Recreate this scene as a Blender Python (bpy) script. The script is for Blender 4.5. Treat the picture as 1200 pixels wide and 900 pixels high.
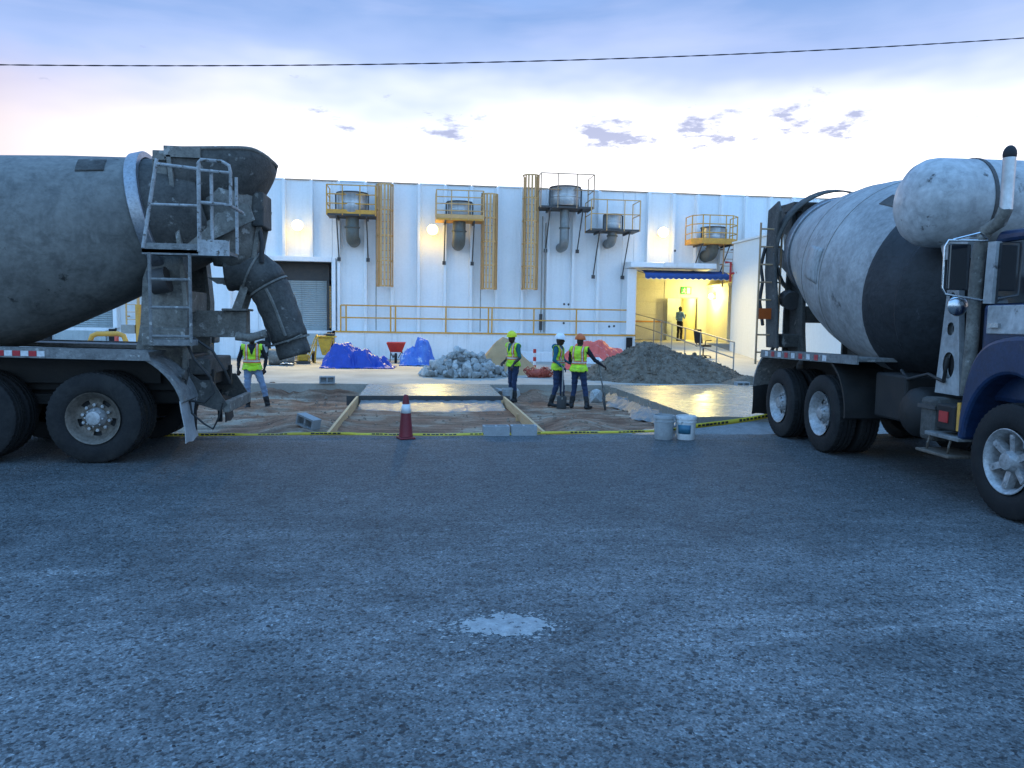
import bpy, bmesh, math, random
import numpy as np
from mathutils import Vector, Matrix, noise
random.seed(7)
R = math.radians
PI = math.pi
scene = bpy.context.scene
col = scene.collection
for _o in list(bpy.data.objects):
    bpy.data.objects.remove(_o)

# ------------------------------------------------------------------ camera
cam = bpy.data.cameras.new("camera")
cam.sensor_fit = 'HORIZONTAL'
cam.sensor_width = 36.0
cam.lens = 36.0 * 900 / 1200
cam.clip_start = 0.05
cam.clip_end = 3000
camo = bpy.data.objects.new("camera", cam)
col.objects.link(camo)
YAW, PIT, ROLL = R(7), math.atan(75 / 900), 0.0158
fw0 = Vector((math.sin(YAW), math.cos(YAW), 0)); rt0 = Vector((math.cos(YAW), -math.sin(YAW), 0)); up0 = Vector((0, 0, 1))
fwd = fw0 * math.cos(PIT) - up0 * math.sin(PIT)
upv = up0 * math.cos(PIT) + fw0 * math.sin(PIT)
rgt = rt0 * math.cos(ROLL) + upv * math.sin(ROLL)
upr = upv * math.cos(ROLL) - rt0 * math.sin(ROLL)
mw = Matrix((rgt, upr, -fwd)).transposed().to_4x4()
mw.translation = Vector((0, 0, 1.72))
camo.matrix_world = mw
scene.camera = camo

# ------------------------------------------------------------------ sky, sun, exposure
SUN_AZ, SUN_EL = R(24), R(3.0)          # low behind the warehouse, to the right (azimuth from +Y towards +X)
world = bpy.data.worlds.new("World")
scene.world = world
world.use_nodes = True
nt = world.node_tree
nt.nodes.clear()


def N(tree, typ, **kw):
    n = tree.nodes.new(typ)
    for k, v in kw.items():
        if k == 'inp':
            for kk, vv in v.items():
                n.inputs[kk].default_value = vv
        else:
            setattr(n, k, v)
    return n


def ramp(tree, stops, interp='LINEAR'):
    n = tree.nodes.new('ShaderNodeValToRGB')
    cr = n.color_ramp
    cr.interpolation = interp
    while len(cr.elements) < len(stops):
        cr.elements.new(0.5)
    for e, (p, c) in zip(cr.elements, stops):
        e.position = p
        e.color = (c[0], c[1], c[2], 1) if not isinstance(c, (int, float)) else (c, c, c, 1)
    return n


def math_node(tree, op, a, b=None, c=None, clamp=False):
    n = tree.nodes.new('ShaderNodeMath')
    n.operation = op
    n.use_clamp = clamp
    for i, v in enumerate((a, b, c)):
        if v is None:
            continue
        if isinstance(v, (int, float)):
            n.inputs[i].default_value = v
        else:
            tree.links.new(v, n.inputs[i])
    return n.outputs[0]


def mixc(tree, fac, a, b, blend='MIX'):
    n = tree.nodes.new('ShaderNodeMix')
    n.data_type = 'RGBA'
    n.blend_type = blend
    for s, v in ((n.inputs[0], fac), (n.inputs[6], a), (n.inputs[7], b)):
        if isinstance(v, (int, float)):
            s.default_value = v
        elif isinstance(v, tuple):
            s.default_value = (v[0], v[1], v[2], 1)
        else:
            tree.links.new(v, s)
    return n.outputs[2]


def build_world():
    t = nt
    L = t.links.new
    tc = N(t, 'ShaderNodeTexCoord')
    sep = N(t, 'ShaderNodeSeparateXYZ')
    L(tc.outputs['Generated'], sep.inputs[0])
    el = math_node(t, 'MULTIPLY', math_node(t, 'ARCSINE', sep.outputs[2]), 180 / PI)      # degrees
    az = math_node(t, 'MULTIPLY', math_node(t, 'ARCTAN2', sep.outputs[0], sep.outputs[1]), 180 / PI)
    comb = N(t, 'ShaderNodeCombineXYZ')
    L(math_node(t, 'MULTIPLY', az, 0.035), comb.inputs[0])
    L(math_node(t, 'MULTIPLY', el, 0.10), comb.inputs[1])
    # soft unevenness of the veil of cloud bends the bands
    nz = N(t, 'ShaderNodeTexNoise', inp={'Scale': 1.3, 'Detail': 4.0, 'Roughness': 0.5})
    L(comb.outputs[0], nz.inputs['Vector'])
    wob = math_node(t, 'MULTIPLY', math_node(t, 'SUBTRACT', nz.outputs[0], 0.5), 12.0)
    e2 = math_node(t, 'DIVIDE', math_node(t, 'ADD', el, wob), 90.0, clamp=True)
    grad_s = ramp(t, SKY_STOPS)          # afterglow side
    L(e2, grad_s.inputs[0])
    grad_a = ramp(t, SKY_AWAY)           # side turned away from the afterglow
    L(e2, grad_a.inputs[0])
    hl = math_node(t, 'SQRT', math_node(t, 'ADD', math_node(t, 'MULTIPLY', sep.outputs[0], sep.outputs[0]), math_node(t, 'ADD', math_node(t, 'MULTIPLY', sep.outputs[1], sep.outputs[1]), 1e-6)))
    dt = math_node(t, 'DIVIDE', math_node(t, 'ADD', math_node(t, 'MULTIPLY', sep.outputs[0], math.sin(SUN_AZ)), math_node(t, 'MULTIPLY', sep.outputs[1], math.cos(SUN_AZ))), hl)
    side = ramp(t, [(0.0, 0.0), (0.25, 0.05), (0.75, 1.0), (1.0, 1.0)])
    L(math_node(t, 'MULTIPLY_ADD', dt, 0.5, 0.5), side.inputs[0])
    grad_p = ramp(t, SKY_PINK)           # rosy flank of the afterglow
    L(e2, grad_p.inputs[0])
    core = ramp(t, [(0.0, 0.0), (0.82, 0.0), (0.94, 1.0), (1.0, 1.0)])
    L(math_node(t, 'MULTIPLY_ADD', dt, 0.5, 0.5), core.inputs[0])
    glow = mixc(t, core.outputs[0], grad_p.outputs[0], grad_s.outputs[0])
    grad_c = mixc(t, side.outputs[0], grad_a.outputs[0], glow)
    # clear dusk sky behind the veil
    sky = N(t, 'ShaderNodeTexSky', sky_type='NISHITA', sun_disc=False, sun_elevation=SUN_EL, sun_rotation=SUN_AZ,
            altitude=0.0, air_density=1.0, dust_density=0.6, ozone_density=2.0)
    skyc = mixc(t, 1.0, sky.outputs[0], (NISHITA_K,) * 3, 'MULTIPLY')
    base = mixc(t, 0.85, skyc, grad_c)
    # small broken dark clouds low over the roof
    n2 = N(t, 'ShaderNodeTexNoise', inp={'Scale': 1.15, 'Detail': 8.0, 'Roughness': 0.62})
    c2 = N(t, 'ShaderNodeCombineXYZ')
    L(math_node(t, 'MULTIPLY', az, 0.24), c2.inputs[0])
    L(math_node(t, 'MULTIPLY', el, 0.70), c2.inputs[1])
    c2.inputs[2].default_value = 3.7
    L(c2.outputs[0], n2.inputs['Vector'])
    band = ramp(t, [(0.0, 0.0), (0.118, 0.0), (0.140, 1.0), (0.156, 1.0), (0.180, 0.0), (1.0, 0.0)])
    L(math_node(t, 'DIVIDE', el, 90.0, clamp=True), band.inputs[0])
    azm = ramp(t, [(0.0, 0.0), (0.455, 0.0), (0.478, 0.62), (0.525, 0.72), (0.548, 1.0), (0.578, 1.0), (0.598, 0.4), (0.62, 0.0), (1.0, 0.0)])
    L(math_node(t, 'MULTIPLY_ADD', az, 1 / 360, 0.5, clamp=True), azm.inputs[0])
    cl = ramp(t, [(0.0, 0.0), (0.475, 0.0), (0.575, 1.0), (1.0, 1.0)])
    L(math_node(t, 'MULTIPLY_ADD', math_node(t, 'SUBTRACT', math_node(t, 'MULTIPLY', azm.outputs[0], band.outputs[0]), 1.0), 0.22, n2.outputs[0]), cl.inputs[0])
    cf = math_node(t, 'MULTIPLY', cl.outputs[0], 0.85)
    base = mixc(t, cf, base, (0.30, 0.34, 0.52))
    # long soft grey-lavender streaks higher up
    c3 = N(t, 'ShaderNodeCombineXYZ')
    L(math_node(t, 'MULTIPLY', az, 0.045), c3.inputs[0])
    L(math_node(t, 'MULTIPLY', el, 0.30), c3.inputs[1])
    n3 = N(t, 'ShaderNodeTexNoise', inp={'Scale': 1.0, 'Detail': 6.0, 'Roughness': 0.55, 'Distortion': 0.4})
    L(c3.outputs[0], n3.inputs['Vector'])
    b3 = ramp(t, [(0.0, 0.0), (0.46, 0.0), (0.66, 1.0), (1.0, 1.0)]); L(n3.outputs[0], b3.inputs[0])
    hi = ramp(t, [(0.0, 0.0), (0.16, 0.0), (0.20, 1.0), (1.0, 1.0)]); L(math_node(t, 'DIVIDE', el, 90.0, clamp=True), hi.inputs[0])
    base = mixc(t, math_node(t, 'MULTIPLY', math_node(t, 'MULTIPLY', b3.outputs[0], hi.outputs[0]), 0.28), base, (0.50, 0.56, 0.82))
    bg = N(t, 'ShaderNodeBackground')
    L(base, bg.inputs[0])
    bg.inputs[1].default_value = 1.0
    out = N(t, 'ShaderNodeOutputWorld')
    L(bg.outputs[0], out.inputs[0])


NISHITA_K = 0.12
SKY_STOPS = [(0.0, (1.75, 1.65, 1.6)), (0.10, (1.6, 1.56, 1.6)), (0.155, (0.90, 0.94, 1.14)), (0.19, (0.43, 0.55, 0.88)),
             (0.24, (0.195, 0.345, 0.69)), (0.45, (0.27, 0.63, 1.30)), (1.0, (0.31, 0.88, 1.86))]
SKY_PINK = [(0.0, (1.0, 0.87, 0.85)), (0.10, (0.86, 0.76, 0.79)), (0.15, (0.63, 0.60, 0.76)), (0.19, (0.38, 0.50, 0.84)), (0.24, (0.195, 0.345, 0.69)), (0.45, (0.27, 0.63, 1.30)), (1.0, (0.31, 0.88, 1.86))]
SKY_AWAY = [(0.0, (0.82, 1.26, 1.84)), (0.10, (0.70, 1.17, 1.78)), (0.25, (0.46, 0.94, 1.70)), (0.45, (0.35, 0.87, 1.80)), (1.0, (0.31, 0.88, 1.86))]
build_world()

sun = bpy.data.lights.new("sun", 'SUN')
sun.energy = 0.2
sun.angle = R(12)
sun.color = (1.0, 0.86, 0.74)
suno = bpy.data.objects.new("sun", sun)
col.objects.link(suno)
sd = Vector((math.sin(SUN_AZ) * math.cos(SUN_EL), math.cos(SUN_AZ) * math.cos(SUN_EL), math.sin(SUN_EL)))
suno.rotation_euler = sd.to_track_quat('Z', 'Y').to_euler()
suno.location = sd * 60

vs = scene.view_settings
vs.view_transform = 'Standard'
vs.look = 'None'
vs.exposure = 0.45
vs.gamma = 1.0
vs.use_curve_mapping = False
scene.cycles.use_denoising = True
scene.cycles.max_bounces = 6
scene.cycles.diffuse_bounces = 3
scene.cycles.glossy_bounces = 3
scene.cycles.sample_clamp_indirect = 6.0


# ------------------------------------------------------------------ helpers
def tag(o, label=None, cat=None, group=None, kind=None):
    if label: o['label'] = label
    if cat: o['category'] = cat
    if group: o['group'] = group
    if kind: o['kind'] = kind
    return o


def empty(name, loc=(0, 0, 0), rz=0.0, label=None, cat=None, group=None):
    o = bpy.data.objects.new(name, None)
    o.empty_display_size = 0.2
    o.location = loc
    o.rotation_euler = (0, 0, rz)
    col.objects.link(o)
    return tag(o, label, cat, group)


def dup(o, parent=None):
    c = o.copy()
    col.objects.link(c)
    c.parent = parent
    for ch in list(o.children):
        dup(ch, c)
    return c


class MB:
    def __init__(s):
        s.v = []; s.f = []; s.m = []; s.T = None; s.mi = 0

    def add(s, vs_, fs):
        b = len(s.v)
        if s.T is not None:
            vs_ = [tuple(s.T @ Vector(p)) for p in vs_]
        s.v += [tuple(p) for p in vs_]
        s.f += [tuple(i + b for i in f) for f in fs]
        s.m += [s.mi] * len(fs)
        return s

    def bx(s, x0, x1, y0, y1, z0, z1):
        return s.add([(x0, y0, z0), (x1, y0, z0), (x1, y1, z0), (x0, y1, z0), (x0, y0, z1), (x1, y0, z1), (x1, y1, z1), (x0, y1, z1)],
                     [(0, 3, 2, 1), (4, 5, 6, 7), (0, 1, 5, 4), (1, 2, 6, 5), (2, 3, 7, 6), (3, 0, 4, 7)])

    def bar(s, p, q, w, h=None, up=(0, 0, 1)):
        """square bar from p to q"""
        h = h or w
        p = Vector(p); q = Vector(q)
        d = (q - p).normalized()
        u = Vector(up)
        if abs(d.dot(u)) > 0.98:
            u = Vector((1, 0, 0))
        a = d.cross(u).normalized() * (w / 2)
        b = a.cross(d).normalized() * (h / 2)
        vs_ = []
        for c in (p, q):
            vs_ += [c - a - b, c + a - b, c + a + b, c - a + b]
        return s.add(vs_, [(0, 1, 2, 3), (7, 6, 5, 4), (0, 4, 5, 1), (1, 5, 6, 2), (2, 6, 7, 3), (3, 7, 4, 0)])

    def lathe(s, prof, o=(0, 0, 0), ax=(0, 0, 1), n=24, skip=None, cap=False, rmod=None, arc=None):
        """prof: (t along axis, radius)"""
        ax = Vector(ax).normalized(); o = Vector(o)
        u = Vector((0, 0, 1)) if abs(ax.z) < 0.95 else Vector((1, 0, 0))
        a = ax.cross(u).normalized(); b = ax.cross(a).normalized()
        full = arc is None
        m = n if full else n + 1
        vs_ = []
        for j, (t, r) in enumerate(prof):
            for i in range(m):
                th = 2 * PI * i / n if full else arc[0] + (arc[1] - arc[0]) * i / n
                rr = r + (rmod(i, j) if rmod else 0)
                vs_.append(o + ax * t + (a * math.cos(th) + b * math.sin(th)) * rr)
        fs = []
        for j in range(len(prof) - 1):
            for i in range(n):
                if skip and skip(i, j):
                    continue
                k = (i + 1) % m
                fs.append((j * m + i, j * m + k, (j + 1) * m + k, (j + 1) * m + i))
        if cap:
            if prof[0][1] > 1e-5: fs.append(tuple(range(m)))
            if prof[-1][1] > 1e-5: fs.append(tuple(reversed(range((len(prof) - 1) * m, len(prof) * m))))
        return s.add(vs_, fs)

    def cyl(s, p, q, r0, r1=None, n=14, cap=True):
        p = Vector(p); q = Vector(q)
        r1 = r0 if r1 is None else r1
        d = q - p
        return s.lathe([(0, r0), (d.length, r1)], p, d, n, cap=cap)

    def tube(s, pts, r, n=8, closed=False, cap=True):
        pts = [Vector(p) for p in pts]
        rr = r if isinstance(r, (list, tuple)) else [r] * len(pts)
        k = len(pts)
        vs_ = []
        prev = None
        for i, p in enumerate(pts):
            if closed:
                d = pts[(i + 1) % k] - pts[i - 1]
            else:
                d = pts[min(i + 1, k - 1)] - pts[max(i - 1, 0)]
            d.normalize()
            if prev is None:
                u = Vector((0, 0, 1)) if abs(d.z) < 0.95 else Vector((1, 0, 0))
                a = d.cross(u).normalized()
            else:
                a = (prev - d * prev.dot(d)).normalized()
            prev = a
            b = d.cross(a)
            for j in range(n):
                th = 2 * PI * j / n
                vs_.append(p + (a * math.cos(th) + b * math.sin(th)) * rr[i])
        fs = []
        for i in range(k if closed else k - 1):
            for j in range(n):
                i2 = (i + 1) % k; j2 = (j + 1) % n
                fs.append((i * n + j, i * n + j2, i2 * n + j2, i2 * n + j))
        if cap and not closed:
            fs.append(tuple(reversed(range(n)))); fs.append(tuple(range((k - 1) * n, k * n)))
        return s.add(vs_, fs)

    def prism(s, poly, lo, hi, axis='y'):
        """poly of (a,b); axis y -> (a, t, b); x -> (t, a, b); z -> (a, b, t)"""
        f = {'y': lambda a, b, t: (a, t, b), 'x': lambda a, b, t: (t, a, b), 'z': lambda a, b, t: (a, b, t)}[axis]
        n = len(poly)
        vs_ = [f(a, b, lo) for a, b in poly] + [f(a, b, hi) for a, b in poly]
        fs = [tuple(range(n)), tuple(reversed(range(n, 2 * n)))]
        for i in range(n):
            j = (i + 1) % n
            fs.append((i, i + n, j + n, j))
        return s.add(vs_, fs)

    def grid(s, fn, nu, nv):
        vs_ = [fn(i / nu, j / nv) for j in range(nv + 1) for i in range(nu + 1)]
        w = nu + 1
        return s.add(vs_, [(j * w + i, j * w + i + 1, (j + 1) * w + i + 1, (j + 1) * w + i) for j in range(nv) for i in range(nu)])

    def sph(s, c, r, n=12, m=8):
        rx, ry, rz = r if isinstance(r, (tuple, list)) else (r, r, r)
        vs_ = [(c[0], c[1], c[2] - rz)]
        for j in range(1, m):
            ph = -PI / 2 + PI * j / m
            for i in range(n):
                th = 2 * PI * i / n
                vs_.append((c[0] + rx * math.cos(ph) * math.cos(th), c[1] + ry * math.cos(ph) * math.sin(th), c[2] + rz * math.sin(ph)))
        vs_.append((c[0], c[1], c[2] + rz))
        fs = [(0, 1 + (i + 1) % n, 1 + i) for i in range(n)]
        for j in range(m - 2):
            for i in range(n):
                k = (i + 1) % n
                fs.append((1 + j * n + i, 1 + j * n + k, 1 + (j + 1) * n + k, 1 + (j + 1) * n + i))
        top = len(vs_) - 1
        fs += [(top, 1 + (m - 2) * n + i, 1 + (m - 2) * n + (i + 1) % n) for i in range(n)]
        return s.add(vs_, fs)

    def mesh(s, name, mats, smooth=None, fix=True):
        me = bpy.data.meshes.new(name)
        me.from_pydata(s.v, [], s.f)
        mats = mats if isinstance(mats, (list, tuple)) else [mats]
        for m in mats:
            me.materials.append(m)
        if len(mats) > 1:
            me.polygons.foreach_set('material_index', s.m)
        if fix:
            b = bmesh.new(); b.from_mesh(me)
            bmesh.ops.recalc_face_normals(b, faces=b.faces)
            b.to_mesh(me); b.free()
        if smooth:
            me.polygons.foreach_set('use_smooth', [True] * len(me.polygons))
            me.set_sharp_from_angle(angle=R(smooth))
        me.update()
        return me

    def build(s, name, mats, parent=None, smooth=None, bevel=0, solid=0, loc=None, rz=0, fix=True):
        o = bpy.data.objects.new(name, s.mesh(name, mats, smooth, fix))
        col.objects.link(o)
        o.parent = parent
        if loc is not None:
            o.location = loc
        if rz:
            o.rotation_euler = (0, 0, rz)
        if solid:
            md = o.modifiers.new('solid', 'SOLIDIFY'); md.thickness = solid; md.offset = 0
        if bevel:
            md = o.modifiers.new('bevel', 'BEVEL'); md.width = bevel; md.segments = 2; md.limit_method = 'ANGLE'; md.angle_limit = R(40)
        return o


def place(name, mesh, parent=None, loc=(0, 0, 0), rot=(0, 0, 0), scale=(1, 1, 1)):
    o = bpy.data.objects.new(name, mesh)
    col.objects.link(o)
    o.parent = parent
    o.location = loc; o.rotation_euler = rot; o.scale = scale
    return o


# ------------------------------------------------------------------ materials
MAT = {}


def weathered(name, c, c2=None, rough=0.6, metal=0.0, scale=2.0, amount=0.5, bump=0.1, bscale=30.0, spots=None, spot_scale=6.0, spot_lo=0.62,
              streak=0.0, streak_c=(0.1, 0.09, 0.08), spec=0.4, stretch=(1, 1, 1), obj=False, rvar=0.15, spot_soft=0.06, grunge=0.0, rnd=0.0):
    """paint / metal / stone with cloudy second colour, optional spots (splatter, chips) and vertical streaks"""
    m = bpy.data.materials.new(name)
    m.use_nodes = True
    t = m.node_tree
    L = t.links.new
    b = t.nodes['Principled BSDF']
    if obj:
        vec = N(t, 'ShaderNodeTexCoord').outputs['Object']
    else:
        vec = N(t, 'ShaderNodeNewGeometry').outputs['Position']
    if stretch != (1, 1, 1):
        mp = N(t, 'ShaderNodeMapping'); mp.inputs['Scale'].default_value = stretch
        L(vec, mp.inputs[0]); vec2 = mp.outputs[0]
    else:
        vec2 = vec
    c2 = c2 or tuple(x * 0.6 for x in c)
    n1 = N(t, 'ShaderNodeTexNoise', inp={'Scale': scale, 'Detail': 6.0, 'Roughness': 0.62})
    L(vec2, n1.inputs['Vector'])
    r1 = ramp(t, [(0.0, 0.0), (0.32, 0.0), (0.70, 1.0), (1.0, 1.0)])
    L(n1.outputs[0], r1.inputs[0])
    colr = mixc(t, math_node(t, 'MULTIPLY', r1.outputs[0], amount), c, c2)
    n3 = N(t, 'ShaderNodeTexNoise', inp={'Scale': bscale, 'Detail': 4.0, 'Roughness': 0.6})
    L(vec, n3.inputs['Vector'])
    fa = 0.9 if grunge else (0.5 if bscale > 15 else 0.16)
    fine = math_node(t, 'MULTIPLY_ADD', n3.outputs[0], fa, 1 - fa / 2)
    colr = mixc(t, 1.0, colr, fine, 'MULTIPLY')
    if grunge:
        ng = N(t, 'ShaderNodeTexNoise', inp={'Scale': scale * 3.3, 'Detail': 8.0, 'Roughness': 0.72, 'Distortion': 0.6})
        L(vec, ng.inputs['Vector'])
        g1 = ramp(t, [(0.0, 0.42), (0.36, 0.62), (0.50, 0.98), (0.62, 1.06), (0.75, 1.45), (1.0, 1.6)])
        L(ng.outputs[0], g1.inputs[0])
        colr = mixc(t, grunge, colr, mixc(t, 1.0, colr, g1.outputs[0], 'MULTIPLY'))
    if streak:
        mp = N(t, 'ShaderNodeMapping'); mp.inputs['Scale'].default_value = (5, 5, 0.25)
        L(vec, mp.inputs[0])
        ns = N(t, 'ShaderNodeTexNoise', inp={'Scale': 1.6, 'Detail': 5.0, 'Roughness': 0.6})
        L(mp.outputs[0], ns.inputs['Vector'])
        rs = ramp(t, [(0.0, 0.0), (0.52, 0.0), (0.75, 1.0), (1.0, 1.0)])
        L(ns.outputs[0], rs.inputs[0])
        colr = mixc(t, math_node(t, 'MULTIPLY', rs.outputs[0], streak), colr, streak_c)
    if spots is not None:
        n2 = N(t, 'ShaderNodeTexNoise', inp={'Scale': spot_scale, 'Detail': 5.0, 'Roughness': 0.65})
        L(vec, n2.inputs['Vector'])
        r2 = ramp(t, [(0.0, 0.0), (spot_lo, 0.0), (min(spot_lo + spot_soft, 0.99), 1.0), (1.0, 1.0)])
        L(n2.outputs[0], r2.inputs[0])
        colr = mixc(t, r2.outputs[0], colr, spots)
    if rnd:
        oi = N(t, 'ShaderNodeObjectInfo')
        colr = mixc(t, 1.0, colr, math_node(t, 'MULTIPLY_ADD', oi.outputs['Random'], rnd, 1 - rnd / 2), 'MULTIPLY')
    L(colr, b.inputs['Base Color'])
    L(math_node(t, 'MULTIPLY_ADD', n1.outputs[0], rvar, rough - rvar / 2, clamp=True), b.inputs['Roughness'])
    b.inputs['Metallic'].default_value = metal
    b.inputs['Specular IOR Level'].default_value = spec
    if bump:
        bp = N(t, 'ShaderNodeBump', inp={'Strength': bump, 'Distance': 0.02})
        L(n3.outputs[0], bp.inputs['Height'])
        L(bp.outputs[0], b.inputs['Normal'])
    MAT[name] = m
    return m


def emissive(name, c, k):
    m = bpy.data.materials.new(name)
    m.use_nodes = True
    b = m.node_tree.nodes['Principled BSDF']
    b.inputs['Base Color'].default_value = (0.8, 0.8, 0.8, 1)
    b.inputs['Emission Color'].default_value = (c[0], c[1], c[2], 1)
    b.inputs['Emission Strength'].default_value = k
    MAT[name] = m
    return m


W = weathered
W('wall_white', (0.86, 0.86, 0.85), (0.76, 0.76, 0.74), rough=0.6, scale=0.7, amount=0.6, bump=0.05, bscale=12, streak=0.22, streak_c=(0.56, 0.55, 0.51), spec=0.3)
W('dock_white', (0.80, 0.80, 0.79), (0.66, 0.65, 0.62), rough=0.65, scale=1.2, amount=0.6, bump=0.06, bscale=14, streak=0.5, streak_c=(0.42, 0.41, 0.38),
  spots=(0.10, 0.09, 0.08), spot_scale=2.4, spot_lo=0.68, spec=0.3)
W('annex_white', (0.82, 0.81, 0.76), (0.74, 0.73, 0.66), rough=0.7, scale=0.5, amount=0.6, bump=0.05, bscale=10, streak=0.2, streak_c=(0.6, 0.58, 0.5), spec=0.3)
W('roof_grey', (0.30, 0.30, 0.30), rough=0.8)
W('rust_trim', (0.42, 0.25, 0.15), (0.62, 0.55, 0.46), rough=0.7, scale=3)
W('safety_yellow', (0.76, 0.38, 0.05), (0.48, 0.22, 0.06), rough=0.55, scale=5, amount=0.7, bump=0.08, spots=(0.16, 0.09, 0.05), spot_scale=14, spot_lo=0.66)
W('cage_tan', (0.74, 0.43, 0.17), (0.50, 0.28, 0.12), rough=0.6, scale=4, amount=0.6)
W('rail_red', (0.40, 0.22, 0.13), (0.55, 0.42, 0.2), rough=0.6, scale=5)
W('galv', (0.55, 0.57, 0.58), (0.32, 0.33, 0.33), rough=0.38, metal=0.7, scale=4, amount=0.7, streak=0.4, streak_c=(0.2, 0.19, 0.17))
W('duct_shaded', (0.16, 0.17, 0.15), (0.08, 0.085, 0.08), rough=0.55, metal=0.3, scale=5)  # duct green-grey with the platform's shadow put into the tone
W('duct_half_shaded', (0.26, 0.28, 0.28), (0.15, 0.16, 0.15), rough=0.5, metal=0.4, scale=5)  # lighter duct grey, part of that shadow still in the tone
W('steel_dark', (0.06, 0.06, 0.06), (0.12, 0.10, 0.085), rough=0.6, metal=0.2, scale=6)
W('rail_steel', (0.34, 0.33, 0.30), (0.2, 0.18, 0.15), rough=0.5, metal=0.3, scale=8)
W('shutter', (0.42, 0.46, 0.45), (0.30, 0.33, 0.33), rough=0.5, metal=0.2, scale=2, streak=0.3)
W('shade_in', (0.05, 0.05, 0.05), (0.03, 0.03, 0.03), rough=0.9)  # near-black tone standing for shade inside recesses and openings
W('cream', (0.76, 0.73, 0.60), (0.68, 0.64, 0.5), rough=0.65, scale=1.5, amount=0.5, streak=0.15, streak_c=(0.5, 0.45, 0.35))
W('door_cream', (0.72, 0.66, 0.45), rough=0.5, scale=2, amount=0.3)
W('awning_blue', (0.03, 0.10, 0.36), (0.02, 0.06, 0.22), rough=0.75, scale=6, amount=0.5)
W('sign_green', (0.02, 0.30, 0.08), rough=0.4, amount=0.1)
W('sign_white', (0.8, 0.8, 0.8), rough=0.4, amount=0.1)
W('yard', (0.42, 0.385, 0.33), (0.27, 0.245, 0.21), rough=0.75, scale=0.8, amount=0.9, bump=0.25, bscale=18, spots=(0.42, 0.41, 0.38), spot_scale=0.9, spot_lo=0.58, spot_soft=0.2, spec=0.25)
W('ramp_conc', (0.50, 0.47, 0.41), (0.38, 0.35, 0.30), rough=0.75, scale=1.2, amount=0.6, bump=0.15)
W('earth_far', (0.20, 0.17, 0.14), rough=0.9, spec=0.1)
W('wet_conc', (0.27, 0.26, 0.22), (0.19, 0.185, 0.16), rough=0.27, scale=1.6, amount=0.8, bump=0.10, bscale=26, spec=0.6, rvar=0.25)
W('fresh_conc', (0.22, 0.22, 0.21), (0.13, 0.13, 0.125), rough=0.33, scale=9, amount=0.7, bump=0.9, bscale=34, spec=0.5, rvar=0.2)
W('pine', (0.64, 0.42, 0.22), (0.46, 0.28, 0.14), rough=0.7, scale=3, amount=0.7, bump=0.2, bscale=40, stretch=(6, 0.6, 6), spots=(0.35, 0.33, 0.30), spot_scale=4, spot_lo=0.63)
W('pine_x', (0.58, 0.38, 0.21), (0.36, 0.23, 0.13), rough=0.7, scale=3, amount=0.8, bump=0.2, bscale=40, stretch=(0.6, 6, 6), spots=(0.33, 0.31, 0.28), spot_scale=4, spot_lo=0.60)
W('block', (0.33, 0.34, 0.34), (0.24, 0.25, 0.25), rough=0.85, scale=8, bump=0.4, bscale=70, spec=0.2)
W('stone', (0.40, 0.385, 0.36), (0.24, 0.23, 0.21), rough=0.8, scale=5, amount=0.9, bump=0.4, bscale=30, spec=0.25, rnd=0.7, grunge=0.6)
W('sand', (0.50, 0.31, 0.16), (0.36, 0.22, 0.11), rough=0.95, scale=3, amount=0.7, bump=0.4, bscale=45, spec=0.1)
W('gravel_pile', (0.22, 0.17, 0.125), (0.11, 0.083, 0.062), rough=0.9, scale=3, amount=0.9, bump=1.0, bscale=38, spec=0.2, spots=(0.32, 0.27, 0.21), spot_scale=22, spot_lo=0.60, grunge=0.8)
W('pebble', (0.17, 0.17, 0.17), (0.10, 0.10, 0.10), rough=0.8, scale=20)
W('tarp_blue', (0.018, 0.055, 0.36), (0.012, 0.035, 0.22), rough=0.42, scale=3, amount=0.6, bump=0.12, bscale=40, spots=(0.30, 0.36, 0.45), spot_scale=3, spot_lo=0.70)
W('tarp_pale', (0.10, 0.22, 0.55), (0.03, 0.09, 0.42), rough=0.42, scale=3.5, amount=0.9, bump=0.1, bscale=40, spots=(0.45, 0.52, 0.62), spot_scale=2.4, spot_lo=0.58)
W('tarp_red', (0.78, 0.13, 0.09), (0.60, 0.08, 0.06), rough=0.5, scale=4, amount=0.7, bump=0.1, spots=(0.62, 0.30, 0.25), spot_scale=5, spot_lo=0.62)
W('mesh_red', (0.50, 0.09, 0.05), (0.25, 0.05, 0.035), rough=0.6, scale=9, amount=0.8)
W('red_paint', (0.50, 0.035, 0.03), (0.30, 0.03, 0.03), rough=0.45, scale=6)
W('cone_red', (0.20, 0.018, 0.025), (0.12, 0.02, 0.022), rough=0.55, scale=8, amount=0.6, spots=(0.25, 0.2, 0.2), spot_scale=12, spot_lo=0.66)
W('white_plastic', (0.72, 0.72, 0.70), (0.5, 0.5, 0.48), rough=0.45, scale=5, amount=0.5, spots=(0.3, 0.3, 0.28), spot_scale=7, spot_lo=0.64)
W('bucket_grey', (0.30, 0.31, 0.31), (0.42, 0.43, 0.42), rough=0.6, scale=6, amount=0.8, bump=0.15)
W('label_teal', (0.04, 0.14, 0.22), (0.06, 0.22, 0.26), rough=0.4, scale=9)
W('machine_yellow', (0.60, 0.36, 0.03), (0.38, 0.22, 0.04), rough=0.5, scale=6, amount=0.6, spots=(0.12, 0.09, 0.06), spot_scale=12, spot_lo=0.62)
W('rubber', (0.010, 0.010, 0.011), (0.022, 0.021, 0.020), rough=0.75, scale=6, amount=0.8, bump=0.12, bscale=50, spec=0.3, obj=True)
W('rubber_dusty', (0.010, 0.010, 0.011), (0.028, 0.027, 0.025), rough=0.8, scale=4, amount=0.9, bump=0.2, bscale=50, spec=0.3, obj=True, grunge=0.8)
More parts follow.
